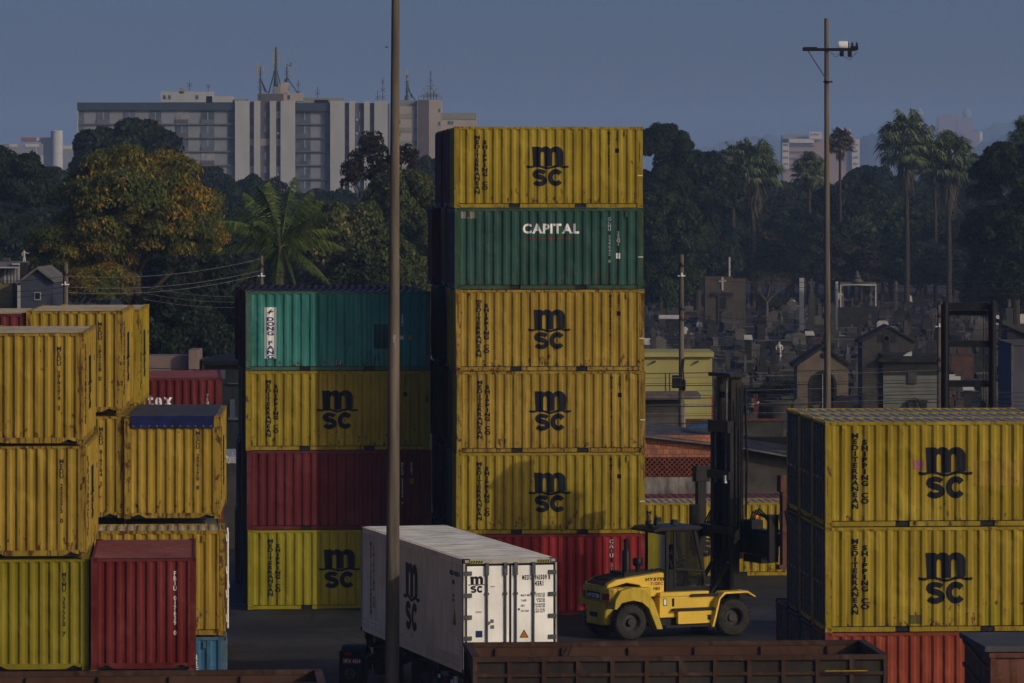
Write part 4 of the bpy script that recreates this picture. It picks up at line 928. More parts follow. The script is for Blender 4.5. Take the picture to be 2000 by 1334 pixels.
for lab, px, D, y0, r, gg in (('short round concrete pole beside the grey blue gabled house', 128, 205, 515, .13, -.2), ('slim concrete pole in front of the coconut palm', 511, 215, 500, .10, -.15), ('concrete pole in front of the yellow green house', 1331, 200, 497, .115, 0), ('thin pale concrete pole left of the black steel mast', 1834, 200, 596, .09, 0)):
    t, zt = pole(lab, px, D, y0, r*1.25, r*.85, 'conc2' if D != 200 or px > 1700 else 'conc2', gg); pl_.append((t, zt, px, D))
    for k in range(4):
        m = MB(); zz = zt-.5-k*.45-(1.0 if k > 1 else 0); m.box(-.16, -.16, zz, .16, .16, zz+.05); m.cyl((.0, -.2, zz), (0, -.2, zz+.16), .035, n=8); m.build('insulator_bracket', 'inkw' if k == 1 else 'dsteel', t)
t = pl_[2][0]
zb = CH-(745-HY)/F*200
m = MB(); m.box(-.42, -.35, zb-.28, -.05, -.1, zb+.28); m.build('junction_box', 'black', t)
m = MB(); m.tube([(.1, -.15, zb+1.0), (.05, -.2, zb+.5), (.12, -.2, zb-.1)], .035); m.lathe([(.2, -.03), (.26, 0), (.2, .03)], (.14, -.15, zb-.15), 'x', 14); m.build('cable_coil', 'rubber', t)
# ------------------------------------------------------------------ overhead cables
def cable(label, pts, r=.012, sag=.25, mat='rubber'):
    A_, B_ = Vector(pts[0]), Vector(pts[1]); n = 24; q = []
    for i in range(n+1):
        u = i/n; p = A_.lerp(B_, u); p.z -= sag*4*u*(1-u); q.append(p-A_)
    m = MB(); m.tube(q, r, 5); o = m.build('overhead_cable', mat, None, A_); tag(o, label, 'cable', 'overhead cables along the street'); return o
M['wire'] = plain('grey_bare_wire', (.35, .35, .35), .5, .2, 5, .5)  # bare grey metal, paler than the rubber cables
rr = random.Random(3)
for i in range(13):
    y0 = 718+i*7.5+rr.uniform(-3, 3); D = 199+rr.uniform(-1, 1)
    cable(f'overhead cable number {i+1} from the top in the bundle in front of the yellow green house and the cemetery' if 0 else 'thin overhead cable in the bundle crossing in front of the cemetery', (P(1331, y0, D)-Vector((25, 0, 0)), P(1834, y0+rr.uniform(-4, 10), D)), .012 if i % 3 else .02, .15+rr.random()*.25, 'wire' if i % 3 == 1 else 'rubber')
for i in range(4):
    cable('thin overhead cable in the bundle crossing in front of the cemetery', (P(1834, 760+i*8, 199), P(2100, 765+i*9, 199)), .013, .1, 'rubber')
for y0, y1, nm in ((516, 548, 'uppermost'), (531, 560, 'second'), (540, 572, 'third'), (612, 640, 'fourth')):
    cable(f'high overhead cable, {nm} of those crossing in front of the chapels', (P(1331, y0, 200), P(2080, y1, 200)), .012, .3)
for y0, y1, nm in ((545, 525, 'uppermost'), (566, 548, 'second'), (577, 556, 'lowest')):
    cable(f'overhead cable {nm} between the left houses and the pole by the palm', (P(-60, y0, 207), P(128, y0-6, 205)), .012, .15)
    cable(f'overhead cable {nm} passing the orange leaved tree', (P(128, y0-6, 205), P(511, y1-20, 215)), .012, .35, 'wire')
    cable(f'overhead cable {nm} passing behind the teal container', (P(511, y1-20, 215), P(1331, y1-20, 200)), .012, .6)
for i in range(3):
    cable(f'low overhead cable {["upper","middle","lower"][i]} one left of the four high stack', (P(280, 560+12*i, 214), P(520, 578+10*i, 214)), .01, .2, 'wire')
HAZE = 0.00016
# ------------------------------------------------------------------ ground
def asphalt():
    m, N, L, B = new_mat('worn_asphalt'); v = coords(N, L, False)
    n1 = noise(N, L, v, .35, 6, .65); n2 = noise(N, L, v, 9, 5, .7); n3 = noise(N, L, v, .9, 6, .6, (.25, 1.6, 1))
    b = mix(N, L, ramp(N, L, n1, .35, .65), (.019, .0175, .014), (.037, .034, .027))
    b = mix(N, L, ramp(N, L, n3, .55, .72), b, (.018, .017, .016))
    b = mix(N, L, ramp(N, L, n2, .45, .8), b, (.045, .043, .038))
    n4 = noise(N, L, v, .16, 5, .6); b = mix(N, L, ramp(N, L, n4, .50, .60), b, (.048, .046, .041))
    wv = noise(N, L, v, 1.1, 4, .5, (.07, 2.6, 1)); b = mix(N, L, ramp(N, L, wv, .60, .70), b, (.010, .010, .010))
    st_ = noise(N, L, v, 1.7, 3, .5); b = mix(N, L, ramp(N, L, st_, .68, .74), b, (.006, .006, .006))
    # beyond the yard: earth and paving between the tombs
    sx = N.new('ShaderNodeSeparateXYZ'); L.new(v, sx.inputs[0]); gt = N.new('ShaderNodeMath'); gt.operation = 'GREATER_THAN'; gt.inputs[1].default_value = 212
    L.new(sx.outputs[1], gt.inputs[0]); e = mix(N, L, ramp(N, L, n1, .4, .6), (.03, .027, .02), (.045, .042, .033))
    b = mix(N, L, gt.outputs[0], b, e)
    vo = N.new('ShaderNodeTexVoronoi'); vo.feature = 'DISTANCE_TO_EDGE'; vo.inputs['Scale'].default_value = .22; L.new(v, vo.inputs['Vector'])
    b = mix(N, L, ramp(N, L, vo.outputs['Distance'], .0, .012), (.02, .02, .02), b)
    L.new(b, B.inputs['Base Color']); B.inputs['Roughness'].default_value = .78
    bp = N.new('ShaderNodeBump'); bp.inputs['Strength'].default_value = .3; bp.inputs['Distance'].default_value = .02; L.new(n2, bp.inputs['Height']); L.new(bp.outputs[0], B.inputs['Normal'])
    return m
M['asphalt'] = asphalt()
xs = [-1300, -300, -60, -14, -10, -6, -3, 0, 60, 300, 1300]; ys = [-14, 40, 90, 130, 170, 212, 400, 800, 2000, 9300]
m = MB(); n = len(xs); m.add([(x, y, gz(x)) for y in ys for x in xs], [(j*n+i, j*n+i+1, (j+1)*n+i+1, (j+1)*n+i) for j in range(len(ys)-1) for i in range(n-1)])
g_ = inst(m.mesh('ground', fix=False), 'ground', 'asphalt'); g_['kind'] = 'structure'
# ------------------------------------------------------------------ foliage
def crown_mesh(name, seed, rx, ry, rz, lobes, n, size, droop=0, aspect=1.6, hollow=.55):
    """leaf-sized faces spread over many overlapping lobes"""
    g = np.random.default_rng(seed); cen = []; rad = []
    for i in range(lobes):
        d = g.normal(size=3); d /= np.linalg.norm(d); d[2] = abs(d[2])*1.0-.28*(g.random() < .45)*1.4; q = hollow+g.random()*(1.0-hollow)
        r = .18+.16*g.random(); q = min(q, 1-r*.75); cen.append(d*q); rad.append(r)
    cen = np.array(cen); rad = np.array(rad); sc = np.array([rx, ry, rz]); mr = (rx+rz)/2
    pick = g.choice(lobes, n, p=rad**2/np.sum(rad**2))
    d = g.normal(size=(n, 3)); d /= np.linalg.norm(d, axis=1)[:, None]; d[:, 2] = np.where(d[:, 2] < -.3, -d[:, 2], d[:, 2])
    rr_ = rad[pick]*(.72+.36*g.random(n)**.7)
    p = cen[pick]*sc+d*(rr_*mr)[:, None]*np.array([1, 1, .8])
    if droop: k = droop; p = np.repeat(p, k, axis=0); d = np.repeat(d, k, axis=0); n *= k; p += g.normal(size=(n, 3))*size*.35
    nor = d+g.normal(size=(n, 3))*.55; nor /= np.linalg.norm(nor, axis=1)[:, None]
    up = np.array([0, 0, -1.0]) if droop else None
    a = g.normal(size=(n, 3)) if not droop else np.tile(up, (n, 1))+g.normal(size=(n, 3))*.42
    a -= nor*np.sum(a*nor, axis=1)[:, None]; a /= np.linalg.norm(a, axis=1)[:, None]; b = np.cross(nor, a)
    s = size*(.45+1.1*g.random(n)**1.6)[:, None]; wd = s/aspect
    V = np.stack([p-a*s*.5, p+b*wd*.5, p+a*s*.5, p-b*wd*.5], axis=1).reshape(-1, 3)
    me = bpy.data.meshes.new(name); me.from_pydata(V.tolist(), [], np.arange(n*4).reshape(n, 4).tolist()); me.materials.append(None)
    return me
CR = [crown_mesh('crown', 10+i, 6, 6, 4.6, 60, 30000, .42, aspect=1.6) for i in range(5)]
LF = dict(
 dark=leafmat('dark_evergreen_leaves', [(0, (.018, .035, .016)), (.5, (.030, .058, .022)), (1, (.055, .085, .030))], .4, .3),
 mid=leafmat('mid_green_leaves', [(0, (.022, .045, .015)), (.55, (.05, .09, .022)), (1, (.10, .13, .035))], .4, .3),
 yel=leafmat('yellowing_leaves', [(0, (.03, .05, .015)), (.45, (.07, .11, .028)), (.82, (.17, .17, .045)), (1, (.55, .40, .17))], .3, .2),
 brn=leafmat('brownish_leaves', [(0, (.03, .03, .015)), (.6, (.07, .055, .03)), (1, (.16, .11, .06))], .4, .3),
 org=leafmat('orange_and_green_leaves', [(0, (.05, .085, .025)), (.42, (.11, .16, .035)), (.62, (.24, .22, .04)), (.78, (.60, .36, .05)), (1, (.66, .22, .03))], .42, .3, .3),
 palm=leafmat('palm_fronds', [(0, (.05, .09, .02)), (.6, (.13, .19, .04)), (1, (.30, .34, .09))], .2, .5, .3),
 fan=leafmat('fan_palm_leaves', [(0, (.05, .07, .035)), (.6, (.14, .20, .08)), (1, (.36, .38, .20))], .2, .5, .2),
 dead=leafmat('dead_palm_leaves', [(0, (.05, .042, .032)), (.6, (.11, .09, .066)), (1, (.24, .21, .16))], .2, .5, .1))
for k, v in LF.items(): M['leaf_'+k] = v
M['bark'] = plain('grey_brown_bark', (.09, .07, .05), .9, .5, 2, bump=.4, stretch=(4, 4, .5))
M['palebark'] = plain('pale_bark', (.20, .17, .13), .9, .4, 2, bump=.3, stretch=(4, 4, .5))
def limbs(mb, h, spread, n, seed, r):
    q = random.Random(seed); mb.tube([(0, 0, 0), (q.uniform(-.2, .2), 0, h*.3), (q.uniform(-.3, .3), q.uniform(-.3, .3), h*.55)], [r, r*.8, r*.65], 9)
    for i in range(n):
        a = i*2.4+q.random(); z0 = h*q.uniform(.35, .55); l = spread*q.uniform(.6, 1)
        mb.tube([(0, 0, z0), (math.cos(a)*l*.4, math.sin(a)*l*.4, z0+h*.18), (math.cos(a)*l*.8, math.sin(a)*l*.8, z0+h*.34)], [r*.5, r*.32, r*.12], 6)
rt = random.Random(11)
def tree(label, px, D, ytop, wpx, kind, zbot=None, group='trees beyond the yard', name='broadleaf_tree', crown=None, gzz=0):
    p = P(px, 0, D); zt = CH-(ytop-HY)/F*D; Wd = wpx/F*D
    zb = zt*.22 if zbot is None else zbot; h = zt-zb
    t = thing(name, label, 'tree', (p.x, p.y, gzz), 0, group)
    me = crown or CR[rt.randrange(5)]
    hz = min(h*.56, Wd*.50); sx = Wd/2/5.6; c = inst(me, 'crown', 'leaf_'+kind, t, (0, 0, zt-hz*1.02), rt.uniform(0, 6)); c.scale = (sx, sx, hz/4.6)
    if h > hz*2.3:   # a lower tier of the same crown
        c = inst(me, 'crown', 'leaf_'+kind, t, (0, -.5, zt-hz*2.3), rt.uniform(0, 6)); c.scale = (sx*.9, sx*.9, hz/4.6)
    m = MB(); limbs(m, zb+h*.6, Wd*.3, 6, int(px), max(.2, zt*.022)); m.build('trunk', 'bark', t, smooth=True)
    return t
T = [
 ('dark domed tree rising directly behind the orange leaved tree', 248, 520, 226, 232, 'dark'), ('dark tree at the left edge of the photo below the white cylinder', 5, 420, 280, 190, 'dark'),
 ('dark tree between the left edge and the orange leaved tree', 82, 560, 318, 150, 'dark'), ('dark low tree mass under the far left buildings', 40, 500, 400, 260, 'dark'),
 ('dark tree in front of the apartment block, right of the orange leaved tree', 405, 600, 322, 130, 'dark'), ('dark round tree under the white piers of the apartment block', 505, 620, 341, 150, 'dark'),
 ('dark tree left of the coconut palm', 440, 520, 385, 190, 'dark'), ('small dark tree at the foot of the middle white pier', 612, 660, 366, 100, 'dark'), ('small dark tree right of the middle white pier', 668, 660, 368, 90, 'dark'),
 ('dark tree just left of the top of the tall container stack', 832, 620, 304, 90, 'dark'),
 ('broad yellowing tree behind the coconut palm', 660, 330, 382, 210, 'yel'), ('broad yellowing tree left of the tall stack behind the thick pole', 790, 335, 328, 170, 'yel'),
 ('pale yellow green tree behind the teal container', 735, 300, 455, 210, 'yel'), ('shaded tree beside the tall stack above the teal container', 845, 310, 425, 120, 'yel'),
 ('green bush like tree right behind the teal container', 690, 270, 520, 240, 'mid'),
 ('dark spreading tree between the orange leaved tree and the palm', 372, 285, 462, 200, 'dark'), ('dark tree right below the coconut palm', 455, 290, 520, 190, 'dark'), ('dark tree whose branches hang over the pink wall', 330, 262, 560, 190, 'dark'),
 ('tall dark tree with a flat top right beside the tall container stack', 1296, 500, 238, 120, 'dark'), ('dark tree sloping down right of the flat topped one', 1362, 540, 290, 190, 'dark'),
 ('green tree with pale hanging leaves beside the dark green container', 1295, 470, 372, 170, 'mid'), ('dark tree left of the first fan palm', 1412, 580, 318, 160, 'dark'),
 ('dark tree right of the first fan palm', 1548, 640, 372, 150, 'brn'), ('green domed tree behind the crossarm pole', 1665, 600, 352, 190, 'dark'), ('dark tree left of the tallest fan palm', 1700, 660, 322, 140, 'dark'),
 ('dark tree far behind the tallest fan palm', 1745, 680, 338, 150, 'dark'), ('dark round tree right of the fan palm pair', 1888, 700, 298, 90, 'dark'), ('dark round tree near the right edge behind the big one', 1940, 700, 300, 120, 'dark'),
 ('big dark tree filling the right edge of the photo', 1985, 420, 268, 190, 'dark'), ('darker lower tree in front of the right edge tree', 1955, 430, 390, 170, 'dark'), ('dark shrubby tree at the right edge above the grey building', 2010, 400, 470, 180, 'dark'),
 ('brownish tree behind the chapel with the white cross', 1470, 590, 430, 210, 'brn'), ('green tree in the middle of the cemetery tree line', 1568, 590, 412, 190, 'dark'), ('broad dark tree below the crossarm pole', 1630, 570, 430, 200, 'dark'),
 ('green tree with a yellow flowering spray left of the tallest fan palm stem', 1725, 590, 405, 170, 'mid'), ('green tree between the two fan palm stems', 1810, 590, 400, 170, 'mid'), ('dark tree right of the fan palm stems', 1880, 580, 420, 190, 'dark'),
 ('brownish low tree at the back of the cemetery, left part', 1345, 560, 440, 200, 'brn'), ('low dark tree behind the tall white marble columns', 1540, 560, 470, 170, 'dark'), ('low brownish tree behind the marble gateway tomb', 1690, 560, 470, 190, 'brn'),
 ('low dark tree at the back of the cemetery under the fan palms', 1790, 560, 468, 190, 'dark'), ('low green tree at the back of the cemetery near the right edge', 1890, 550, 480, 190, 'dark'), ('low dark tree at the back behind the steel mast', 1960, 520, 500, 190, 'dark'),
 ('dark tree at the back left of the cemetery beside the container stack', 1262, 540, 450, 150, 'dark'), ('low shrubby tree left of the chapel with the white cross', 1300, 520, 555, 110, 'mid'),
 ('small round green tree at the right of the white cross chapel', 1503, 505, 575, 50, 'mid'), ('leafy bush in the near cemetery above the brick house', 1530, 300, 742, 90, 'mid'), ('dark bush beside the grey tomb with the stone wreath', 1460, 292, 755, 110, 'dark')]
for lab, px, D, yt, wp, kd in T: tree(lab, px, D, yt, wp, kd)
for i, (px, yt) in enumerate(((1270, 500), (1325, 508), (1380, 500), (1440, 490), (1500, 500), (1560, 498), (1620, 505), (1680, 498), (1740, 500), (1800, 505), (1860, 500), (1920, 505), (1980, 500))):
    tree('low dark tree in the row that closes the back of the cemetery', px, 600, yt, 120, 'dark', group='low row of trees closing the cemetery')
for i, (px, D, yt) in enumerate(((-20, 640, 380), (130, 640, 400), (360, 640, 390), (560, 700, 372), (720, 680, 372), (860, 640, 380), (1500, 760, 345), (1600, 760, 350), (1850, 780, 335))):
    tree('distant dark tree in the hazy belt of trees behind the others', px, D, yt, 170, 'dark', group='hazy belt of distant trees')
gg_ = random.Random(31)
for i in range(26):
    px = 1275+i*29; tree('dark tree in the middle of the dense belt of trees behind the cemetery', px, gg_.uniform(612, 640), gg_.uniform(372, 425), gg_.uniform(120, 170), gg_.choice(['dark', 'dark', 'mid', 'brn']), group='dense belt of trees behind the cemetery')
for i in range(16):
    px = -20+i*56; tree('dark tree in the dense belt of trees behind the left stacks', px, gg_.uniform(400, 440), gg_.uniform(420, 480), gg_.uniform(150, 190), gg_.choice(['dark', 'dark', 'mid']), group='dense belt of trees behind the left stacks')
# orange leaved tree
oc = crown_mesh('crown', 77, 5.0, 4.6, 4.4, 130, 42000, .26, droop=4, aspect=2.6, hollow=.30)
D = 262; p = P(262, 0, D); t = thing('mango_tree', 'big tree with orange and yellow green drooping leaves at the left', 'tree', (p.x, p.y, -.2))
for (cx, cy, sx, sz) in ((265, 378, 1.05, 1.0), (160, 455, .68, .62), (352, 430, .62, .72), (185, 525, .56, .52), (250, 430, .8, .7)):
    q = P(cx, cy, D); o = inst(oc, 'crown', 'leaf_org', t, (q.x-p.x, -.5 if cx < 250 else .5, q.z+.2-1.0), rt.uniform(0, 6)); o.scale = (sx*.97, sx*.97, sz*.85)
m = MB(); m.tube([(.4, 0, 0), (.45, 0, 4), (.3, 0, 7.2), (0, 0, 10), (-.2, 0, 13)], [.42, .33, .28, .2, .08], 10)
for a, l, z0 in ((.3, 3.5, 7.5), (2.6, 3.6, 7.0), (4.4, 2.5, 8), (1.3, 2.6, 8.6), (3.4, 2.8, 9), (5.6, 2.8, 9.3)): m.tube([(.2, 0, z0), (math.cos(a)*l*.5, math.sin(a)*l*.5, z0+1.5), (math.cos(a)*l, math.sin(a)*l, z0+3)], [.16, .11, .04], 6)
m.build('trunk', 'bark', t, smooth=True)
# sparse brown top
sc_ = crown_mesh('crown', 78, 3.2, 3, 3, 26, 1500, .45, droop=0, aspect=1.8, hollow=.3); D = 345; p = P(738, 0, D)
t = thing('sparse_tree', 'sparse brownish tree top in front of the apartment block beside the thick pole', 'tree', (p.x, p.y, 0)); q = P(735, 318, D)
for cx, cy, s_ in ((725, 300, .72), (790, 318, .6), (705, 350, .8), (760, 345, .9)): q = P(cx, cy, D); inst(sc_, 'crown', 'leaf_brn', t, (q.x-p.x, 0, q.z), cx).scale = (s_*.8, s_*.8, s_*.8)
m = MB(); limbs(m, 17, 2.6, 9, 4, .25); m.build('trunk', 'bark', t, smooth=True)
# coconut palm
def leafquads(pts, wd, mb):
    for a_, b_, n_ in pts: mb.add([a_-n_*wd*.5, a_+n_*wd*.5, b_+n_*wd*.08, b_-n_*wd*.08], [(0, 1, 2, 3)])
D = 240; p = P(548, 0, D); zc = CH-(478-HY)/F*D
cps = 1.12
cp = thing('coconut_palm', 'coconut palm with long arching green fronds above the teal container', 'palm', (p.x, p.y, -.15)); m = MB()
m.tube([(.3, 0, 0), (.15, 0, 4), (0, 0, 8), (0, 0, zc+.1)], [.22, .17, .15, .17], 10); m.build('trunk', 'palebark', cp, smooth=True)
q = random.Random(8)
fr = [(-2.9, .9, .4), (2.7, .7, .3), (-1.8, 2.6, .8), (1.5, 2.7, .7), (-.6, 3.1, .9), (.6, 3.3, 1.0), (-3.0, -.3, .1), (3.1, -.1, .2), (-2.3, -2.0, .2), (2.6, -2.1, .3), (.9, -2.6, .1), (-1.2, 1.2, -1.5), (1.4, 1.4, 1.6), (-2.4, 1.7, 1.3), (2.3, 1.6, -1.3), (-.2, -2.3, -.9), (2.0, 2.2, .4), (-1.0, 2.9, -1), (-2.9, 1.2, -1.5), (1.7, -1.2, -1.8), (-.9, -1.0, 1.9)]
for k, (dx, dz, dy) in enumerate(fr):
    m = MB(); tip = Vector((dx, dy, dz)); mid = Vector((dx*.5, dy*.5, dz*.5+.9)); P0 = Vector((0, 0, 0)); sp = []
    n_ = 26
    for i in range(n_+1):
        u = i/n_; sp.append(P0*(1-u)**2+mid*2*u*(1-u)*1.0+tip*u*u)
    m.tube([s_ for s_ in sp[::5]], [.045, .04, .03, .022, .015, .01][:len(sp[::5])], 5); qs = []
    for i in range(3, n_):
        d = (sp[i+1]-sp[i]).normalized(); sd = d.cross(Vector((0, 0, 1))).normalized(); l = .85*math.sin(PI*(i/n_)**.75)*.9+.12
        for s in (-1, 1):
            for sub in (0, .5):
                b0 = sp[i].lerp(sp[i+1], sub); e = b0+(sd*s*.75+d*.55+Vector((0, 0, -.55-.6*q.random()))).normalized()*l*q.uniform(.85, 1.1)
                qs.append((b0, e, d))
    leafquads(qs, .065, m); m.build('frond', 'leaf_palm', cp, (0, 0, zc)).scale = (1.12,)*3
# fan palms
def fan_palm_mesh(seed):
    g = random.Random(seed); m = MB(); ds = MB()
    for k in range(64):
        az = k*2.399+g.random()*.4; el = R(g.triangular(-38, 85, 22)); d = Vector((math.cos(az)*math.cos(el), math.sin(az)*math.cos(el), math.sin(el)))
        L_ = g.uniform(1.1, 1.5); b = d*L_+Vector((0, 0, -.25*L_*math.cos(el))); m.tube([(0, 0, 0), tuple(d*L_*.6), tuple(b)], [.03, .025, .02], 4)
        sd = d.cross(Vector((0, 0, 1))).normalized(); up = sd.cross(d)
        for j in range(18):
            a = R(-115+230*j/17); dd = (d*math.cos(a)+sd*math.sin(a)*.95+up*g.uniform(-.15, .15)).normalized(); l = g.uniform(.85, 1.15)*(1-.15*abs(math.sin(a)))
            c1 = b+dd*l*.55; c2 = c1+(dd*.7+Vector((0, 0, -.75))).normalized()*l*.5; n_ = dd.cross(up).normalized()
            m.add([b, c1+n_*.07, c1-n_*.07], [(0, 1, 2)]); m.add([c1+n_*.07, c1-n_*.07, c2], [(0, 1, 2)])
    for k in range(420):
        az = g.random()*2*PI; z = -g.random()**1.2*3.6; r = .22+(.75*(1+z/4.2))*g.random()**.5; l = g.uniform(.6, 1.3); p0 = Vector((math.cos(az)*r, math.sin(az)*r, z)); d = Vector((math.cos(az)*.25+g.uniform(-.15, .15), math.sin(az)*.25, -1)).normalized()
        sd = Vector((-math.sin(az), math.cos(az), g.uniform(-.3, .3)))*.05; ds.add([p0-sd, p0+sd, p0+d*l], [(0, 1, 2)])
    return m.mesh('crown', fix=False), ds.mesh('dead_skirt', fix=False)
FP = [fan_palm_mesh(1), fan_palm_mesh(2)]
def fan_palm(label, px, D, yc, r, ybase=None, k=0, dead=False, skirt=1.0, tr=.30):
    """yc = y of the crown's heart, r = crown radius in px"""
    p = P(px, 0, D); z = CH-(yc-HY)/F*D; s = r/F*D/1.95
    t = thing('fan_palm', label, 'palm', (p.x, p.y, 0), 0, 'fan palms rising over the cemetery')
    m = MB(); m.tube([(0, 0, 0), (.06, 0, z*.4), (-.04, 0, z*.75), (0, 0, z)], [tr*1.25, tr, tr*.8, tr*.75], 10); m.build('trunk', 'bark', t, smooth=True)
    c = inst(FP[k][0], 'crown', 'leaf_dead' if dead else 'leaf_fan', t, (0, 0, z), px); c.scale = (s, s, s*1.15)
    c = inst(FP[k][1], 'dead_skirt', 'leaf_dead', t, (0, 0, z+.1), px); c.scale = (s*1.05, s*1.05, s*.62*skirt)
fan_palm('large fan palm in front of the dark trees left of the crossarm pole', 1471, 560, 335, 62, k=0, skirt=1.1)
fan_palm('second fan palm crown half hidden behind the large left one', 1432, 575, 318, 40, k=1, skirt=.8)
fan_palm('small fan palm in front of the pink building', 1581, 590, 335, 38, k=1, skirt=.6)
fan_palm('thin dying fan palm right behind the crossarm pole', 1641, 580, 280, 30, k=0, dead=True, skirt=.9, tr=.22)
fan_palm('tallest fan palm with a shaggy brown skirt near the right', 1771, 540, 278, 62, k=1, skirt=1.25)
fan_palm('fan palm right of the tallest one with a broad ragged crown', 1853, 540, 318, 60, k=0, skirt=1.2)
fan_palm('thin fan palm between the tallest and the broad crowned one', 1827, 560, 322, 42, k=1, skirt=.8, tr=.22)
fan_palm('low young fan palm below the crossarm pole behind the tombs', 1682, 575, 455, 34, k=0, skirt=.3)
fan_palm('fan palm just entering the photo at its right edge', 2012, 480, 262, 42, k=1, skirt=.8)
# bare tree
D = 500; p = P(1498, 0, D); t = thing('bare_tree', 'leafless grey tree with fine twigs right of the white cross chapel', 'tree', (p.x, p.y, 0)); m = MB(); g = random.Random(6)
def br(a_, d, l, r, n_):
    b_ = a_+d*l; m.tube([a_, b_], [r, r*.6], 4)
    if n_ == 0: return
    for k in range(3): br(a_.lerp(b_, g.uniform(.5, 1)), (d+Vector((g.uniform(-.8, .8), g.uniform(-.8, .8), g.uniform(-.25, .5)))).normalized(), l*.68, r*.55, n_-1)
for k in range(5): br(Vector((0, 0, 2.2)), Vector((math.cos(k*1.3)*.8, math.sin(k*1.3)*.8, .8)).normalized(), 1.8, .09, 4)
m.tube([(0, 0, 0), (0, 0, 2.3)], [.2, .14], 8); m.build('branches', 'palebark', t)

# ------------------------------------------------------------------ buildings
M['wallg'] = plain('grey_facade_panel', (.36, .38, .42), .8, .15, .3); M['wallw'] = plain('pale_facade_pier', (.60, .605, .61), .8, .12, .25, stretch=(1, 1, .3)); M['band'] = plain('slate_blue_roof_band', (.06, .085, .12), .8, .15, .3)
M['brownp'] = plain('brown_spandrel', (.17, .14, .15), .8, .15, .5); M['win'] = plain('window_glass', (.17, .21, .27), .25, .6, .35, rnd=True); M['wins'] = plain('pale_blind_window', (.46, .47, .50), .5, .4, .6)
M['cream'] = plain('cream_wall', (.58, .50, .44), .85, .15, .2); M['gband'] = plain('grey_green_band', (.36, .38, .32), .85, .15, .3); M['brk'] = plain('soft_red_wall', (.38, .17, .12), .9, .3, .4); M['copper'] = plain('green_copper_dome', (.28, .40, .36), .6, .2, .3); M['darkslab'] = plain('dark_balcony_slab', (.20, .21, .24), .8, .2, .5)
DB = 970.0; sB = DB/F
def bx(t, name, mat, x0, y0, x1, y1, d0, d1, D=None):
    """pixel box: x0..x1, y0 (top)..y1, depth d0..d1 metres behind the facade plane; built in the thing's local metres"""
    D = D or t['_D']; s = D/F; m = MB(); m.box((x0-CX)*s-t.location.x, d0, CH-(y1-HY)*s, (x1-CX)*s-t.location.x, d1, CH-(y0-HY)*s); return m.build(name, mat, t)
def bld(name, label, cat, px, D, group=None):
    t = thing(name, label, cat, ((px-CX)/F*D, D, 0), 0, group); t['_D'] = D; return t
ap = bld('apartment_block', 'long pale apartment block with white piers and a slate band under its flat roof', 'building', 440, DB)
yb = HY+CH/sB; yf = 199
bx(ap, 'wall', 'wallg', 150, 214, 458, yb, 1.5, 15); bx(ap, 'roof_band', 'band', 150, 200, 458.5, 215, .6, 15.2)
bx(ap, 'end_wall', 'wallw', 150, 214, 152, yb, .6, 1.49)
def win(x0, x1, y0, y1, d=1.35, mt='win'):
    w_ = bx(ap, 'window', mt, x0, y0, x1, y1, d, d+.12); 
    return w_
rw = random.Random(9)
FL = 26.8
for r in range(6):
    y0 = 216+r*FL
    bx(ap, 'balcony_slab', 'darkslab', 153, y0+25, 458, y0+27.5, .9, 1.49) if r < 6 else None
    for (a_, b_) in ((152, 163), (188, 213), (240, 263), (291, 314), (342, 367), (392, 418), (445, 458)):
        mt = 'wins' if rw.random() < .18 else 'win'; w_ = win(a_, b_, y0+(1 if r else 0), y0+(24.5), 1.38, mt)
        m_ = (a_+b_)/2; 
        if b_-a_ > 14: q = bx(ap, 'frame', 'wallw', m_-.6, y0+3, m_+.6, y0+17, 1.28, 1.37); q.parent = w_; bx(ap, 'sill_panel', 'darkslab' if rw.random() < .5 else 'brownp', a_, y0+17, b_, y0+24.4, 1.2, 1.379).parent = w_
for a_, b_ in ((459, 487), (496, 508), (527, 539), (548, 576), (645, 673), (682, 693), (711, 722), (731, 757)): bx(ap, 'white_pier', 'wallw', a_, 197, b_, yb, 0, 3)
bx(ap, 'pier_wall', 'brownp', 459, 198, 575.5, yb, 1.0, 15); bx(ap, 'pier_wall', 'brownp', 645.5, 201, 757, yb, 1.0, 15)
bx(ap, 'wall', 'wallg', 576.2, 214, 645, yb, 1.8, 15); bx(ap, 'roof_band', 'band', 576.2, 201, 644.8, 217, .7, 15.1)
for r in range(7):
    y0 = 216+r*FL
    for a_, b_ in ((487.2, 495.8), (508.2, 526.8), (539.2, 547.8), (673.2, 681.8), (693.2, 710.8), (722.2, 730.8)):
        w_ = win(a_, b_, y0+1, y0+15, .85, 'wins' if rw.random() < .22 else 'win')
        if b_-a_ > 12: bx(ap, 'frame', 'wallw', (a_+b_)/2-.5, y0+1.5, (a_+b_)/2+.5, y0+14.5, .78, .84).parent = w_
        if rw.random() < .25: bx(ap, 'air_conditioner', 'wallw', a_+2, y0+15.5, a_+6, y0+19.5, .4, .99)
    if r < 6:
        bx(ap, 'balcony_slab', 'darkslab', 577, y0+25, 645, y0+27.4, 1.1, 1.79)
        for a_, b_ in ((577, 606), (634, 644.5)):
            w_ = win(a_, b_, y0+2, y0+24.5, 1.66)
            if b_-a_ > 20: bx(ap, 'frame', 'wallw', 594, y0+3, 595.5, y0+18, 1.58, 1.65).parent = w_
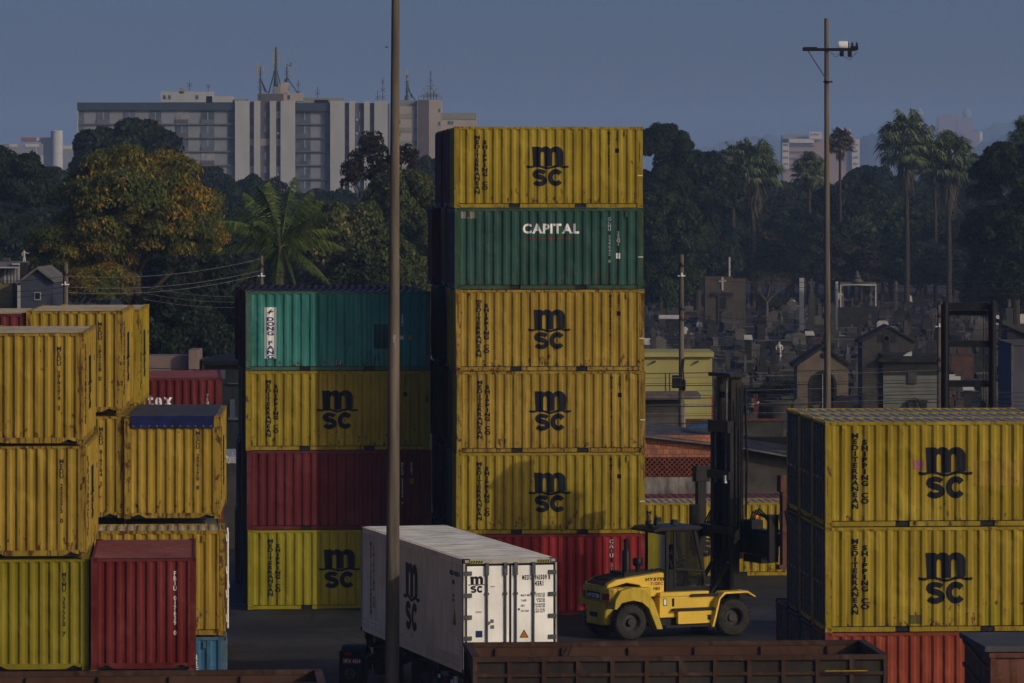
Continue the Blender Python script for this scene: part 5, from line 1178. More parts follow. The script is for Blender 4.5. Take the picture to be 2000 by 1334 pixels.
for a_, y0, b_, y1, mt in ((311, 178, 412, 199, 'wallw'), (347, 171, 356, 182, 'gband'), (400, 187, 452, 199, 'wallw'), (455, 192, 478, 198, 'gband'), (501, 182, 552, 197, 'brownp'), (552, 181, 590, 197, 'cream'), (532, 168, 546, 182, 'gband'), (546, 160, 560, 182, 'cream'), (590, 190, 668, 200, 'gband'), (612, 194, 640, 200, 'wallw')): bx(ap, 'roof_house', mt, a_, y0, b_, y1, 4, 11)
for a_ in (316, 326, 380, 505, 517, 560): bx(ap, 'roof_window', 'win', a_, 185, a_+5, 193, 3.9, 4)
b2 = bld('service_tower_block', 'cream building with grey green bands and a taller service tower right of the apartment block', 'building', 840, 1010)
bx(b2, 'wall', 'cream', 777, 207, 817, 430, 1, 14); bx(b2, 'tower', 'cream', 815, 195, 862, 430, 0, 14); bx(b2, 'wall', 'cream', 862, 220, 930, 430, 3, 14)
bx(b2, 'tower_band', 'brownp', 817.5, 195.5, 838, 430, -.12, -.01)
for y0 in (222, 249, 275, 300, 325): bx(b2, 'wall_band', 'gband', 777, y0, 814.5, y0+9, .85, .99)
bx(b2, 'wall_band', 'gband', 862.5, 220, 930.2, 233, 2.85, 2.99)
for (x, y) in ((778, 235), (778, 260), (856, 212), (856, 238), (875, 236), (881, 236), (778, 286)): bx(b2, 'window', 'win', x, y, x+4, y+7, -.05 if 850 < x < 862 else (2.9 if x > 862 else .9), .02 if 850 < x < 862 else (2.99 if x > 862 else .99))
bx(b2, 'roof_house', 'gband', 780, 195, 815, 207, 4, 10)
for x in range(817, 863, 5): bx(b2, 'roof_railing', 'dsteel', x, 187, x+.6, 195, .3, .4)
bx(b2, 'roof_railing', 'dsteel', 817, 187, 862, 187.7, .25, .3)
# rooftop masts
M['mastg'] = plain('blue_grey_mast_steel', (.10, .12, .14), .6, .3, 1); M['antp'] = plain('pale_antenna_panel', (.45, .50, .42), .6, .2, 1)
def rmast(label, px, ytop, ybase, D, panels=(), struts=(), r=.18, base_r=None):
    s = D/F; t = thing('antenna_mast', label, 'antenna', ((px-CX)*s, D+6, CH-(ybase-HY)*s), 0, 'antenna masts on the far roofs'); h = (ybase-ytop)*s
    m = MB(); m.cyl((0, 0, 0), (0, 0, h), (base_r or r)*1.0, r*.75, 8)
    for dx, y0, y1 in struts: m.tube([(0, 0, (ybase-y0)*s), (dx*s, 1.0, (ybase-y1)*s)], .13, 5)
    m.build('pole', 'mastg', t)
    for k in range(int(h/1.6)):
        z_ = .8+k*1.6; w_ = .75-.5*z_/h; m = MB(); m.tube([(-w_, 0, z_), (w_, 0, z_+.8)], .05, 4); m.tube([(w_, 0, z_), (-w_, 0, z_+.8)], .05, 4); m.build('lattice_brace', 'mastg', t)
    for dx, y0, y1, wd in panels:
        m = MB(); wd *= 1.3; m.box(dx*s-wd*s/2, -.3, (ybase-y1)*s, dx*s+wd*s/2, .1, (ybase-y0)*s); m.box(min(0, dx*s), -.08, (ybase-y1+3)*s-.06, max(0, dx*s), .08, (ybase-y1+3)*s+.06); m.build('antenna_panel', 'antp' if wd > 2.6 else 'mastg', t)
rmast('left one of three telecom masts on the apartment roof', 505.5, 122, 182, 970, ((-7.5, 120, 132, 2.4), (-6.8, 131, 146, 3), (0, 122, 130, 2.6), (7.5, 130, 142, 3.2)), ((13, 152, 180), (9, 150, 178)), .17, .24)
rmast('tallest central one of three telecom masts on the apartment roof', 536, 90, 182, 970, ((-6, 93, 101, 2.4), (-6, 104, 128, 3.2), (6.5, 92, 102, 2.2), (6.5, 105, 127, 2.8)), ((-15, 128, 181), (10, 128, 170), (-6, 128, 180), (3, 128, 168)), .2, .42)
rmast('right one of three telecom masts on the apartment roof', 557.5, 124, 182, 970, ((-1.5, 126, 129, 3.5), (8, 120, 129, 1.6), (9.5, 130, 150, 2.8)), ((22, 149, 182), (-8, 150, 165)), .17, .2)
rmast('forked mast on the cream tower block', 794, 136, 200, 1010, ((-1, 136, 146, 5), (1, 150, 156, 3)), ((9, 160, 190), (16, 170, 195), (-6, 180, 196)), .22, .3)
for i, (px, y0) in enumerate(((827, 172), (834, 165), (840, 136), (846, 163), (852, 170))): rmast('thin whip mast in the cluster behind the cream tower railing', px, y0, 195, 1010, ((0, y0+3, y0+12, 2.4),) if i != 2 else (), (), .1)
for px, y0, yb_, nm in ((366, 154, 176, 'on the left roof house of the apartment block'), (403, 163, 178, 'right of the left roof house on the apartment block'), (580, 154, 190, 'right of the three big telecom masts'), (618, 168, 192, 'on the right wing of the apartment block'), (746, 150, 200, 'just left of the thick concrete pole on the roofline'), (736, 175, 200, 'lower left of the whip beside the thick pole')):
    rmast(f'slim whip antenna {nm}', px, y0, yb_, 970, ((0, y0+6, y0+7, 8),) if px in (366, 618) else (), (), .08)
# pink building, castle-like pavilion, left industrial buildings
pk = bld('office_block', 'small hazy pink and cream office block behind the crossarm pole', 'building', 1605, 2900); M['pinkw'] = plain('pink_wall', (.50, .33, .27), .85, .15, .1); M['creaml'] = plain('light_cream_wall', (.85, .75, .66), .85, .1, .1)
bx(pk, 'wall', 'pinkw', 1530, 272, 1678, 420, 3, 30)
for a_, y0, b_, y1 in ((1528, 271, 1541, 330), (1528, 271, 1590, 279), (1581, 257, 1606, 272), (1636, 252, 1664, 330), (1664, 272, 1679, 330)): bx(pk, 'cream_wing', 'creaml', a_, y0, b_, y1, 0 if a_ != 1636 else 6, 2.95 if a_ != 1636 else 28)
for r in range(4):
    for x in (1530, 1533.5, 1537, 1666, 1669.5, 1673): bx(pk, 'window', 'win', x, 281+r*12.5, x+2, 284.5+r*12.5, -.3, -.01)
    bx(pk, 'window_band', 'brownp', 1543, 283+r*12.5, 1590, 287+r*12.5, 2.6, 2.99)
for x in (1584, 1590, 1596): bx(pk, 'window', 'win', x, 261, x+2.5, 264.5, -.3, -.01)
bx(pk, 'penthouse', 'gband', 1530, 263, 1580, 271, 8, 25)
cs = bld('domed_pavilion', 'very hazy brick pavilion with two pale domed towers on the far hill', 'building', 1850, 7000)
bx(cs, 'wall', 'brk', 1834, 228, 1880, 300, 4, 40); bx(cs, 'wing', 'brk', 1870, 232, 1900, 300, 2, 36); bx(cs, 'low_wing', 'brk', 1876, 258, 1912, 300, -5, 20); 
for px, yt in ((1797, 228), (1890, 228)):
    s = 7000/F; m = MB(); x = (px-CX)*s-cs.location.x; z0 = CH-(300-HY)*s; z1 = CH-(yt-HY)*s
    m.box(x-6.2, 6, z0, x+6.2, 18.4, z1-1.5); m.box(x-7, 5.2, z1-10, x+7, 19.2, z1-8.5); tw = m.build('tower', 'brk', cs); m = MB(); m.lathe([(5.0, 0), (5.4, 2.4), (7.0, 5), (6.6, 9.7), (4.0, 13.5), (1, 16), (.1, 18.3)], (x, 12.2, z1-1.5), n=14); m.build('dome', 'copper', tw, smooth=True)
for x in (1836, 1843, 1850, 1857, 1864, 1871): bx(cs, 'battlement', 'brk', x, 223, x+3.5, 228, 4, 8)
m = MB(); s = 7000/F; m.cyl(((1914-CX)*s-cs.location.x, 0, CH-(290-HY)*s), ((1914-CX)*s-cs.location.x, 0, CH-(257-HY)*s), 4, n=10); m.build('round_turret', 'creaml', cs)
tk_ = thing('water_tower', 'plain white cylindrical tower at the far left', 'tower', ((111-CX)/F*1500, 1500, 0)); s = 1500/F
m = MB(); m.lathe([(1.95, 0), (1.95, CH-(256-HY)*s), (1.6, CH-(254.5-HY)*s), (.0001, CH-(254-HY)*s)], n=28); M['wcyl'] = plain('white_plaster', (.72, .72, .74), .8, .06, .2); m.build('shell', 'wcyl', tk_, smooth=True)
m = MB(); m.lathe([(1.97, CH-(300-HY)*s), (1.97, CH-(299.4-HY)*s)], n=28); m.build('joint_ring', 'wallg', tk_)
f1 = bld('factory_hall', 'hazy blue grey industrial hall with white parapet at the far left edge', 'building', 45, 1900)
bx(f1, 'wall', 'wallg', -40, 281, 82, 420, 2, 40); bx(f1, 'parapet', 'creaml', 17, 281, 33, 287, 1.7, 1.95); bx(f1, 'parapet', 'creaml', 48, 281, 76, 287, 1.7, 1.95); bx(f1, 'low_wing', 'wallw', 42, 304, 84, 420, -4, 1.9); bx(f1, 'glass_front', 'wins', 44, 308, 80, 322, -4.2, -4.02)
bx(f1, 'roof_sign', 'brk', 38, 268, 76, 277, 6, 8); bx(f1, 'roof_hall', 'navyw' if 'navyw' in M else 'band', 78, 268, 99, 420, 5, 40); bx(f1, 'parapet', 'creaml', 99, 284, 150, 290, 8, 10); bx(f1, 'far_wing', 'wallg', 99, 290, 150, 420, 8, 30)
t = thing('floodlight_mast', 'thin white floodlight mast in front of the far left hall', 'mast', ((71-CX)/F*1400, 1400, 0)); s = 1400/F; h = CH-(275-HY)*s
m = MB(); m.cyl((0, 0, 0), (0, 0, h), .12); m.build('pole', 'wcyl', t); m = MB(); m.box(.1, -.3, h, .9, .3, h+1.0); m.build('lamp_box', 'wcyl', t)
t = thing('mast', 'thin pale mast on the hazy hill left of the tallest fan palm', 'mast', ((1716-CX)/F*2600, 2600, 0)); s = 2600/F; m = MB(); m.cyl((0, 0, 0), (0, 0, CH-(295-HY)*s), .35, .2); m.build('pole', 'wcyl', t)
# hills
M['hill'] = plain('wooded_hill', (.035, .055, .03), .9, .3, .02)
def hill(D, pts, name='hills'):
    s = D/F; n = 90; V = []; Fc = []; g = np.random.default_rng(int(D)); rows = 7
    xs_ = np.linspace(pts[0][0], pts[-1][0], n); hs = np.interp(xs_, [p[0] for p in pts], [CH-(p[1]-HY)*s for p in pts])+g.normal(size=n)*D*.00035
    for j in range(rows):
        u = j/(rows-1); k = math.sin(PI*u)**.8
        V += [((x-CX)*s, D-250+500*u, max(0, h)*k-.5) for x, h in zip(xs_, hs)]
    for j in range(rows-1):
        for i in range(n-1): Fc.append((j*n+i, j*n+i+1, (j+1)*n+i+1, (j+1)*n+i))
    m = MB(); m.add(V, Fc); me = m.mesh(name, True); o = inst(me, name, 'hill'); o['kind'] = 'structure'
hill(8000, [(1250, 395), (1330, 300), (1390, 282), (1440, 272), (1500, 262), (1520, 268), (1700, 268), (1740, 258), (1800, 262), (1850, 258), (1900, 255), (1960, 238), (2000, 240), (2060, 250)])
hill(6200, [(1600, 395), (1680, 270), (1710, 258), (1740, 300), (1800, 298), (1900, 285), (1960, 262), (2000, 258), (2080, 300)])
hill(8600, [(-80, 330), (0, 322), (120, 330), (300, 340), (900, 350), (1300, 345)])

# ------------------------------------------------------------------ houses beside the yard
M['yg'] = plain('yellow_green_plaster', (.62, .56, .20), .85, .15, .8, stretch=(1, 1, .4)); M['fib'] = plain('old_fibre_cement_roof', (.27, .26, .245), .9, .35, 1.5, bump=.2, col2=(.15, .14, .13)); M['grunge'] = plain('stained_white_plaster', (.42, .39, .36), .9, .7, 1.1, bump=.2, stretch=(2.2, 1, .7), col2=(.11, .10, .09))
M['greyw'] = plain('stained_grey_render', (.13, .12, .11), .9, .5, .8, bump=.2, col2=(.055, .05, .045)); M['bluegrey'] = plain('blue_grey_house_wall', (.085, .10, .15), .85, .2, 1); M['ochre'] = plain('ochre_plaster', (.34, .27, .14), .85, .25, .9)
def brickmat():
    m, N, L, B = new_mat('red_hollow_brick'); v = coords(N, L, False); mp = N.new('ShaderNodeMapping'); mp.inputs['Rotation'].default_value = (PI/2, 0, 0); L.new(v, mp.inputs[0])
    b = N.new('ShaderNodeTexBrick'); b.inputs['Scale'].default_value = 1.0; b.inputs['Brick Width'].default_value = .24; b.inputs['Row Height'].default_value = .21; b.inputs['Mortar Size'].default_value = .012
    b.inputs['Color1'].default_value = (.30, .10, .055, 1); b.inputs['Color2'].default_value = (.40, .15, .085, 1); b.inputs['Mortar'].default_value = (.09, .07, .06, 1); L.new(mp.outputs[0], b.inputs['Vector'])
    n = noise(N, L, v, 2, 5); c = mix(N, L, ramp(N, L, n, .45, .75), b.outputs[0], (.12, .07, .05)); L.new(c, B.inputs['Base Color']); B.inputs['Roughness'].default_value = .9; return m
M['brick'] = brickmat(); M['brickp'] = plain('red_pierced_brick', (.32, .10, .055), .9, .35, 4)
DH = 176.0; sH = DH/F
h1 = bld('brick_house', 'low house with pierced red brick wall, stained white base and long grey corrugated roof', 'house', 1400, DH)
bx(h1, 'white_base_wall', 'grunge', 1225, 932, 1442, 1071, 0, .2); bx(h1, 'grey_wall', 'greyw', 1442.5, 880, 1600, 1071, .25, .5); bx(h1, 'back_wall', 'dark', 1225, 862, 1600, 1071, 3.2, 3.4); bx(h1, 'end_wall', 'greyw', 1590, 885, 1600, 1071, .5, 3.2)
bx(h1, 'brick_wall', 'brick', 1225, 850, 1442, 893, .0, .18)
m = MB(); s = sH; x0, x1 = (1225-CX)*s-h1.location.x, (1442-CX)*s-h1.location.x; z0, z1 = CH-(932-HY)*s, CH-(893-HY)*s; c_ = .19
nx = int((x1-x0)/c_); nz = max(1, int(round((z1-z0)/c_)))
for i in range(nx):
    for j in range(nz):
        a_, b_ = x0+i*c_, z0+j*c_; e = .022
        for (p0, p1) in (((a_, b_), (a_+c_, b_+c_)), ((a_+c_, b_), (a_, b_+c_))):
            dx, dz = p1[0]-p0[0], p1[1]-p0[1]; l = math.hypot(dx, dz); nx_, nz_ = -dz/l*e, dx/l*e
            m.prism([(p0[0]-nx_, p0[1]-nz_), (p1[0]-nx_, p1[1]-nz_), (p1[0]+nx_, p1[1]+nz_), (p0[0]+nx_, p0[1]+nz_)], .03+(.001 if dx < 0 else 0), .13)
m.box(x0, .14, z0, x1, .15, z1); 
inst(m.mesh('pierced_brick_screen', fix=False), 'pierced_brick_screen', 'brickp', h1)
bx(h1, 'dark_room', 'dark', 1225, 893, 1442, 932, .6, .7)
# corrugated roof sloping back and sideways
def croof(t, xa, xb, yfa, yfb, yra, yrb, D, dep, mat='fib', n=70, name='roof'):
    s = D/F; V = []; Fc = []; k = n*2+1
    for j in range(2):
        for i in range(k):
            u = i/(k-1); px = xa+(xb-xa)*u; py = (yfa+(yfb-yfa)*u) if j == 0 else (yra+(yrb-yra)*u); dd = 0 if j == 0 else dep; ss = (D+dd)/F
            V.append(((px-CX)*s-t.location.x, dd-.35, CH-(py-HY)*ss+(.03 if i % 2 else 0)))
    for i in range(k-1): Fc.append((i, i+1, k+i+1, k+i))
    V += [(v[0], v[1], v[2]-.07) for v in V[:]]; o = 2*k
    for i in range(k-1): Fc.append((i, i+1, o+i+1, o+i))
    m = MB(); m.add(V, Fc); return inst(m.mesh(name, fix=False), name, mat, t)
croof(h1, 1220, 1446, 846, 872, 818, 848, DH, 5.0); croof(h1, 1440, 1606, 872, 902, 846, 868, DH-.2, 5.2)
m = MB(); q = P(1371, 836, 178.9); M['btarp'] = plain('blue_tarpaulin', (.05, .17, .36), .6, .3, 4)
mv = []
g = random.Random(2)
m = MB(); m.add([(-.6, -.3, .0), (.55, -.35, .02), (.8, .1, .10), (.2, .45, .13), (-.5, .3, .09), (0, 0, .14)], [(0, 1, 5), (1, 2, 5), (2, 3, 5), (3, 4, 5), (4, 0, 5)])
o = m.build('tarpaulin', 'btarp', None, q); tag(o, 'crumpled light blue tarpaulin lying on the grey corrugated roof', 'tarpaulin')
# yard wall between houses
# yellow green house
yg = bld('yellow_green_house', 'plain yellow green house with a flat parapet behind the concrete pole', 'house', 1320, 225)
bx(yg, 'wall', 'yg', 1210, 696, 1391, 922, 0, 5); bx(yg, 'parapet', 'yg', 1207, 688, 1394, 697, -.25, 5.2)
for x in (1279, 1363): s = 225/F; m = MB(); m.cyl(((x-CX)*s-yg.location.x, -.3, CH-(706-HY)*s), ((x-CX)*s-yg.location.x, 0, CH-(706-HY)*s), .05); m.build('drain_pipe', 'conc', yg)
for x in (1300, 1308): bx(yg, 'wall_conduit', 'dsteel', x, 728, x+.8, 790, -.03, -.005)
sh = bld('shed', 'grey stained shed with a thin overhanging roof left of the black mast', 'shed', 1295, 205)
bx(sh, 'wall', 'greyw', 1215, 782, 1331, 968, 0, 3); bx(sh, 'roof', 'fib', 1210, 770, 1368, 779, -.6, 3.4); bx(sh, 'post', 'wallw', 1333, 788, 1339, 968, .2, .35); bx(sh, 'red_edge', 'brickp', 1212, 768, 1360, 770, -.6, -.5)
lw = bld('yard_wall', 'long low dark wall with a red coping behind the brick house', 'wall', 1430, 212)
bx(lw, 'wall', 'greyw', 1200, 822, 1530, 955, 0, .3); bx(lw, 'coping', 'brickp', 1200, 818.5, 1530, 821.5, -.05, .35)
bx(lw, 'upper_block', 'greyw', 1440, 812, 1480, 822, .4, 2)
bw = bld('yard_wall', 'grey boundary wall behind the right stack at the edge of the cemetery', 'wall', 1800, 225); bx(bw, 'wall', 'greyw', 1545, 812, 2080, 922, 0, .3)
po = thing('red_post', 'two slim red steel posts with a cable standing on the dark wall', 'post', P(1476, 822, 213)); m = MB(); s = 213/F
for dx in (-.06, .06): m.box(dx-.02, -.02, 0, dx+.02, .02, 52*s)
m.box(-.08, -.03, 30*s, .14, .03, 34*s); m.build('post', 'ora', po)
po = thing('red_post', 'slim red post left of the black mast top', 'post', P(1391, 822, 213)); m = MB(); m.box(-.03, -.03, 0, .03, .03, 48*s); m.build('post', 'red', po)
cl = thing('grey_cover', 'crumpled grey sheet hung over scrap right of the black mast', 'cover', P(1462, 818, 216)); g = np.random.default_rng(4); V = []; Fc = []
for j in range(7):
    for i in range(9): V.append((-.55+i*.13+g.normal()*.03, g.normal()*.08+.2*math.sin(i), .1+j*.17-(.06*abs(i-3))*(j/6)+g.normal()*.02))
for j in range(6):
    for i in range(8): Fc.append((j*9+i, j*9+i+1, (j+1)*9+i+1, (j+1)*9+i))
m = MB(); m.add(V, Fc); m.build('sheet', 'steel', cl)
m = MB(); m.box(-.5, .35, 0, .9, .9, .9); m.build('scrap', 'dark', cl)
def car(label, px, D, ybase, rz, mat, name='parked_car', z=0):
    p = P(px, 0, D); t = thing(name, label, 'car', (p.x, p.y, z), rz)
    m = MB(); m.prism([(-2.1, .25), (2.1, .25), (2.15, .6), (2.0, .8), (1.1, .92), (-1.9, .95), (-2.15, .8)], -.85, .85); m.prism([(-1.7, .93), (1.15, .93), (.5, 1.42), (-1.2, 1.45)], -.72, .72); m.build('body', mat, t, bevel=.06)
    m = MB(); m.prism([(-1.5, .97), (.95, .97), (.45, 1.36), (-1.15, 1.38)], -.74, .74); m.build('windows', 'dark', t)
    for x in (-1.3, 1.3):
        for y in (-.82, .82): wheel(t, x, y, .31, .31, .2, 'y')
    return t
car('white car seen between the black mast and the cemetery wall, mostly hidden', 1458, 240, 830, .1, 'inkw', z=CH-(800-HY)/F*240-1.2-.2 if 0 else 0)
wc = bld('white_sheet_roof', 'small sunlit white roof sheet beside the cemetery wall', 'roof', 1498, 235); bx(wc, 'sheet', 'wallw', 1487, 820, 1512, 823, 0, .4)
m = MB(); s = 235/F; m.add([((1489-CX)*s-wc.location.x, -.1, CH-(824-HY)*s), ((1512-CX)*s-wc.location.x, -.1, CH-(832-HY)*s), ((1512-CX)*s-wc.location.x, .5, CH-(824-HY)*s)], [(0, 1, 2)]); bx(wc, 'support', 'greyw', 1488, 833, 1512, 918, .1, .5)
# stone urn at the wall
ur = thing('stone_urn', 'large dark stone trough with moss beside the right stack', 'urn', P(1519, 838, 215)); m = MB(); m.lathe([(.45, 0), (.5, .5), (.62, 1.15), (.70, 1.2), (.70, 1.32), (.5, 1.32)], n=18); m.build('bowl', 'greyw', ur, smooth=True)
m = MB()
m.lathe([(.4, -2.2), (.4, 0)], n=12); m.build('plinth', 'greyw', ur)
# pink house and dark sheds seen between the left stack and the four high stack
pw = bld('pink_house', 'low pale pink house under the dark tree behind the maroon container', 'house', 350, 228); M['pinkp'] = plain('pale_pink_plaster', (.36, .26, .23), .85, .2, .6)
bx(pw, 'wall', 'pinkp', 280, 697, 366, 930, 1, 4); bx(pw, 'tower_wall', 'pinkp', 368, 684, 386, 930, .2, 3.5); bx(pw, 'beam', 'greyw', 270, 724, 450, 729, -.6, -.4); bx(pw, 'wall', 'greyw', 392, 702, 440, 930, 1.2, 4)
tree('small green plant climbing beside the pink house wall', 381, 224, 722, 26, 'mid', zbot=3.6, name='small_tree')
dk = bld('dark_warehouse', 'dark corrugated warehouse with long windows left of the four high stack', 'building', 458, 190)
M['sheddark'] = plain('sooty_corrugated_wall', (.035, .04, .05), .8, .4, 2, stretch=(5, 1, .4))
bx(dk, 'wall', 'sheddark', 398, 712, 500, 1022, 0, 8); bx(dk, 'roof', 'dark', 395, 705, 502, 713, -.3, 8.2)
for y0, y1 in ((748, 752), (815, 822)): bx(dk, 'ledge', 'steel', 446, y0, 480, y1-2, -.15, -.01)
bx(dk, 'window', 'win', 449, 780, 459, 822, -.05, -.01); bx(dk, 'window', 'win', 400, 722, 440, 740, -.05, -.01)
vn = thing('white_van', 'white van roof and side seen in the gap left of the four high stack', 'van', P(452, 0, 178)); vn.location.z = -.15; k_ = 178/F; zt = CH-(884-HY)*k_
M['vanw'] = plain('white_van_paint', (.6, .6, .6), .5, .1, 2)
bx_ = MB().prism([(-1.0, .4), (-1.0, zt-.2), (-.85, zt), (.85, zt), (1.0, zt-.2), (1.0, .4)], 0, 5.5); bx_.build('body', 'vanw', vn, bevel=.05)
for x in (-.9, .9):
    for y in (.9, 4.4): wheel(vn, x, y, .38, .38, .24)
m = MB(); m.box(-.7, -.02, 1.6, .7, -.003, 2.2); m.build('rear_window', 'dark', vn)
wr = thing('razor_wire', 'coil of razor wire in front of the white van', 'wire', P(455, 905, 176)); m = MB(); m.tube([(-.6+i*.02, .2*math.cos(i*.5), .22+.22*math.sin(i*.5)) for i in range(80)], .012, 4); m.build('coil', 'bright', wr)
ww = bld('yard_wall', 'dark wall below the razor wire left of the four high stack', 'wall', 460, 176.5); bx(ww, 'wall', 'greyw', 430, 905, 486, 1072, 0, .2)
# left houses
hg = bld('gabled_house', 'blue grey gabled house with one small window at the far left', 'house', 72, 250); s = 250/F; X = lambda px: (px-CX)*s-hg.location.x; Z = lambda py: CH-(py-HY)*s
m = MB(); m.prism([(X(38), -.2), (X(104), -.2), (X(104), Z(549)), (X(74), Z(527)), (X(38), Z(552))], 0, 7); m.build('wall', 'bluegrey', hg)
for a_, b_ in (((33, 556), (74, 526)), ((74, 526), (108, 552))):
    dx, dz = X(b_[0])-X(a_[0]), Z(b_[1])-Z(a_[1]); m = MB(); m.prism([(X(a_[0]), Z(a_[1])), (X(b_[0]), Z(b_[1])), (X(b_[0]), Z(b_[1])+.14), (X(a_[0]), Z(a_[1])+.14)], -.35, 7.3); rf_ = m.build('roof', 'fib', hg)
bx(hg, 'window_frame', 'wallw', 67, 571, 80, 586, -.06, -.002); bx(hg, 'window', 'dark', 69, 572, 78.5, 584, -.09, -.061); bx(hg, 'corner_strip', 'wallw', 34, 557, 40, 640, -.05, .3)
hy = bld('ochre_house', 'ochre house with a columned loggia and thin flat roof at the left edge', 'house', 15, 255)
bx(hy, 'wall', 'ochre', -40, 552, 24, 700, 0, 6); bx(hy, 'roof', 'darkslab', -40, 512, 38, 521, -.6, 6); bx(hy, 'roof_edge', 'wallw', -40, 520.5, 52, 523.5, -.8, -.59); bx(hy, 'roof_edge', 'wallw', 26, 514, 52, 517, -.8, -.6); bx(hy, 'loggia_back', 'darkslab', -40, 521, 36, 552, 2, 2.2)
for x in (9, 16.5, 23, 29, 35): bx(hy, 'column', 'wallw', x, 523, x+3, 553, -.1, .15)
bx(hy, 'roof_tank', 'greyw', 2, 504, 13, 513, 1, 2); bx(hy, 'dark_wing', 'bluegrey', 24.5, 553, 34, 700, .4, 6)
def robed(label, p, h, mat='marble', arms='down', group='statues in the cemetery', name='statue', cat='statue'):
    k = h/1.8; t = thing(name, label, cat, p, 0, group)
    J = [(0, 0, .95), (0, 0, 1.25), (0, 0, 1.43), (0, 0, 1.54), (0, -.01, 1.64), (0, 0, 1.74), (.09, 0, .5), (.10, -.03, .06), (-.09, 0, .5), (-.10, -.03, .06)]
    E = [(0, 1), (1, 2), (2, 3), (3, 4), (4, 5), (0, 6), (6, 7), (0, 8), (8, 9)]; Rr = [.19, .17, .12, .06, .09, .08, .17, .16, .17, .16]
    A_ = {'down': [(.22, 0, 1.38), (.27, -.05, 1.12), (.12, -.2, 1.05)], 'open': [(.24, 0, 1.40), (.52, -.03, 1.38), (.80, -.05, 1.36)], 'reach': [(.22, 0, 1.38), (.45, -.05, 1.25), (.75, -.1, 1.28)]}[arms]
    for s in (1, -1):
        if arms == 'reach' and s < 0: A_ = [(.22, 0, 1.38), (.28, -.05, 1.12), (.2, -.1, .9)]
        i = len(J); J += [(s*a[0], a[1], a[2]) for a in A_]; Rr += [.085, .065, .045]; E += [(2, i), (i, i+1), (i+1, i+2)]
    figure('figure', [(a*k, b*k, c*k) for a, b, c in J], E, [r*k for r in Rr], mat, t, (0, 0, 0), 0, 1)
    return t
M['marble'] = plain('white_marble', (.68, .66, .62), .6, .15, 3); M['stone'] = plain('weathered_grey_stone', (.09, .084, .076), .9, .55, 1.6, bump=.2, col2=(.06, .055, .05)); M['dstone'] = plain('blackened_stone', (.045, .042, .04), .9, .5, 1.6, bump=.2); M['gran'] = plain('polished_dark_granite', (.035, .035, .04), .35, .4, 3); M['rstone'] = plain('reddish_granite', (.14, .07, .055), .6, .4, 2); M['lstone'] = plain('pale_stone_and_lit_slab', (.17, .16, .145), .85, .4, 1.5)
robed('white reaching statue standing above the gabled house at the left edge', P(47, 513, 252), .73, 'marble', 'reach')
m = MB(); q = P(47, 513, 252); st = thing('statue_pedestal', 'slim dark pillar under the white statue at the far left', 'pillar', (q.x, q.y, 0)); m = MB(); m.box(-.2, -.2, 0, .2, .2, q.z); m.build('shaft', 'dstone', st)

# ------------------------------------------------------------------ cemetery
def prot(kind, mat, mat2, seed):
    g = random.Random(seed); W_, L_ = g.uniform(.9, 1.25), 2.2
    t = bpy.data.objects.new('tomb', None); C.objects.link(t); t.rotation_euler = (0, 0, 0)
    m = MB(); hb = g.uniform(.45, .95); m.box(-W_/2-.1, -L_/2-.1, 0, W_/2+.1, L_/2+.1, .149); m.box(-W_/2, -L_/2, .15, W_/2, L_/2, hb); m.build('base', mat, t)
    m = MB(); m.box(-W_/2-.07, -L_/2-.07, hb+.002, W_/2+.07, L_/2+.07, hb+.10); m.build('slab', 'lstone' if mat2 in ('stone', 'dstone') else mat2, t)  # slabs of dark tombs go paler: light on their tops put into the colour
    h = hb+.10; m = MB()
    if kind == 'head': m.prism([(-W_*.42, h), (W_*.42, h), (W_*.42, h+.7), (W_*.25, h+.95), (-W_*.25, h+.95), (-W_*.42, h+.7)], L_/2-.25, L_/2-.05); m.box(-W_*.3, L_/2-.28, h+.3, W_*.3, L_/2-.252, h+.6); m.build('headstone', mat2, t)
    if kind == 'cross':
        m.box(-.22, L_/2-.45, h, .22, L_/2-.05, h+.45); m.box(-.07, L_/2-.32, h+.45, .07, L_/2-.2, h+1.65); m.box(-.38, L_/2-.31, h+1.15, -.071, L_/2-.21, h+1.29); m.box(.071, L_/2-.31, h+1.15, .38, L_/2-.21, h+1.29); m.build('stone_cross', mat2, t)
    if kind == 'obel': m.box(-.35, L_/2-.8, h, .35, L_/2-.1, h+.6); m.cyl((0, L_/2-.45, h+.6), (0, L_/2-.45, h+2.6), .28, .16, 4); m.cyl((0, L_/2-.45, h+2.6), (0, L_/2-.45, h+2.85), .16, .01, 4); m.build('obelisk', mat, t)
    if kind == 'altar':
        m.box(-W_*.5, L_/2-.55, h, W_*.5, L_/2-.05, h+1.1); m.prism([(-W_*.58, h+1.1), (W_*.58, h+1.1), (W_*.58, h+1.2), (0, h+1.6), (-W_*.58, h+1.2)], L_/2-.62, L_/2); m.box(-.05, L_/2-.35, h+1.55, .05, L_/2-.25, h+2.1); m.box(-.2, L_/2-.34, h+1.85, -.051, L_/2-.26, h+1.93); m.box(.051, L_/2-.34, h+1.85, .2, L_/2-.26, h+1.93); m.build('altar', mat2, t)
    if kind == 'vase':
        m.box(-W_*.4, L_/2-.3, h, W_*.4, L_/2-.06, h+.5); m.build('headstone', mat, t); m = MB(); m.lathe([(.08, 0), (.05, .1), (.14, .28), (.12, .4)], (0, -L_/2+.4, h), n=10); m.build('vase', mat2, t)
    return t
KN = dict(head='a headstone', cross='a stone cross', obel='an obelisk', altar='a gabled altar stone', vase='a small vase'); MN = dict(stone='grey', dstone='blackened', gran='black granite', rstone='reddish', lstone='pale', marble='white')
protos = []
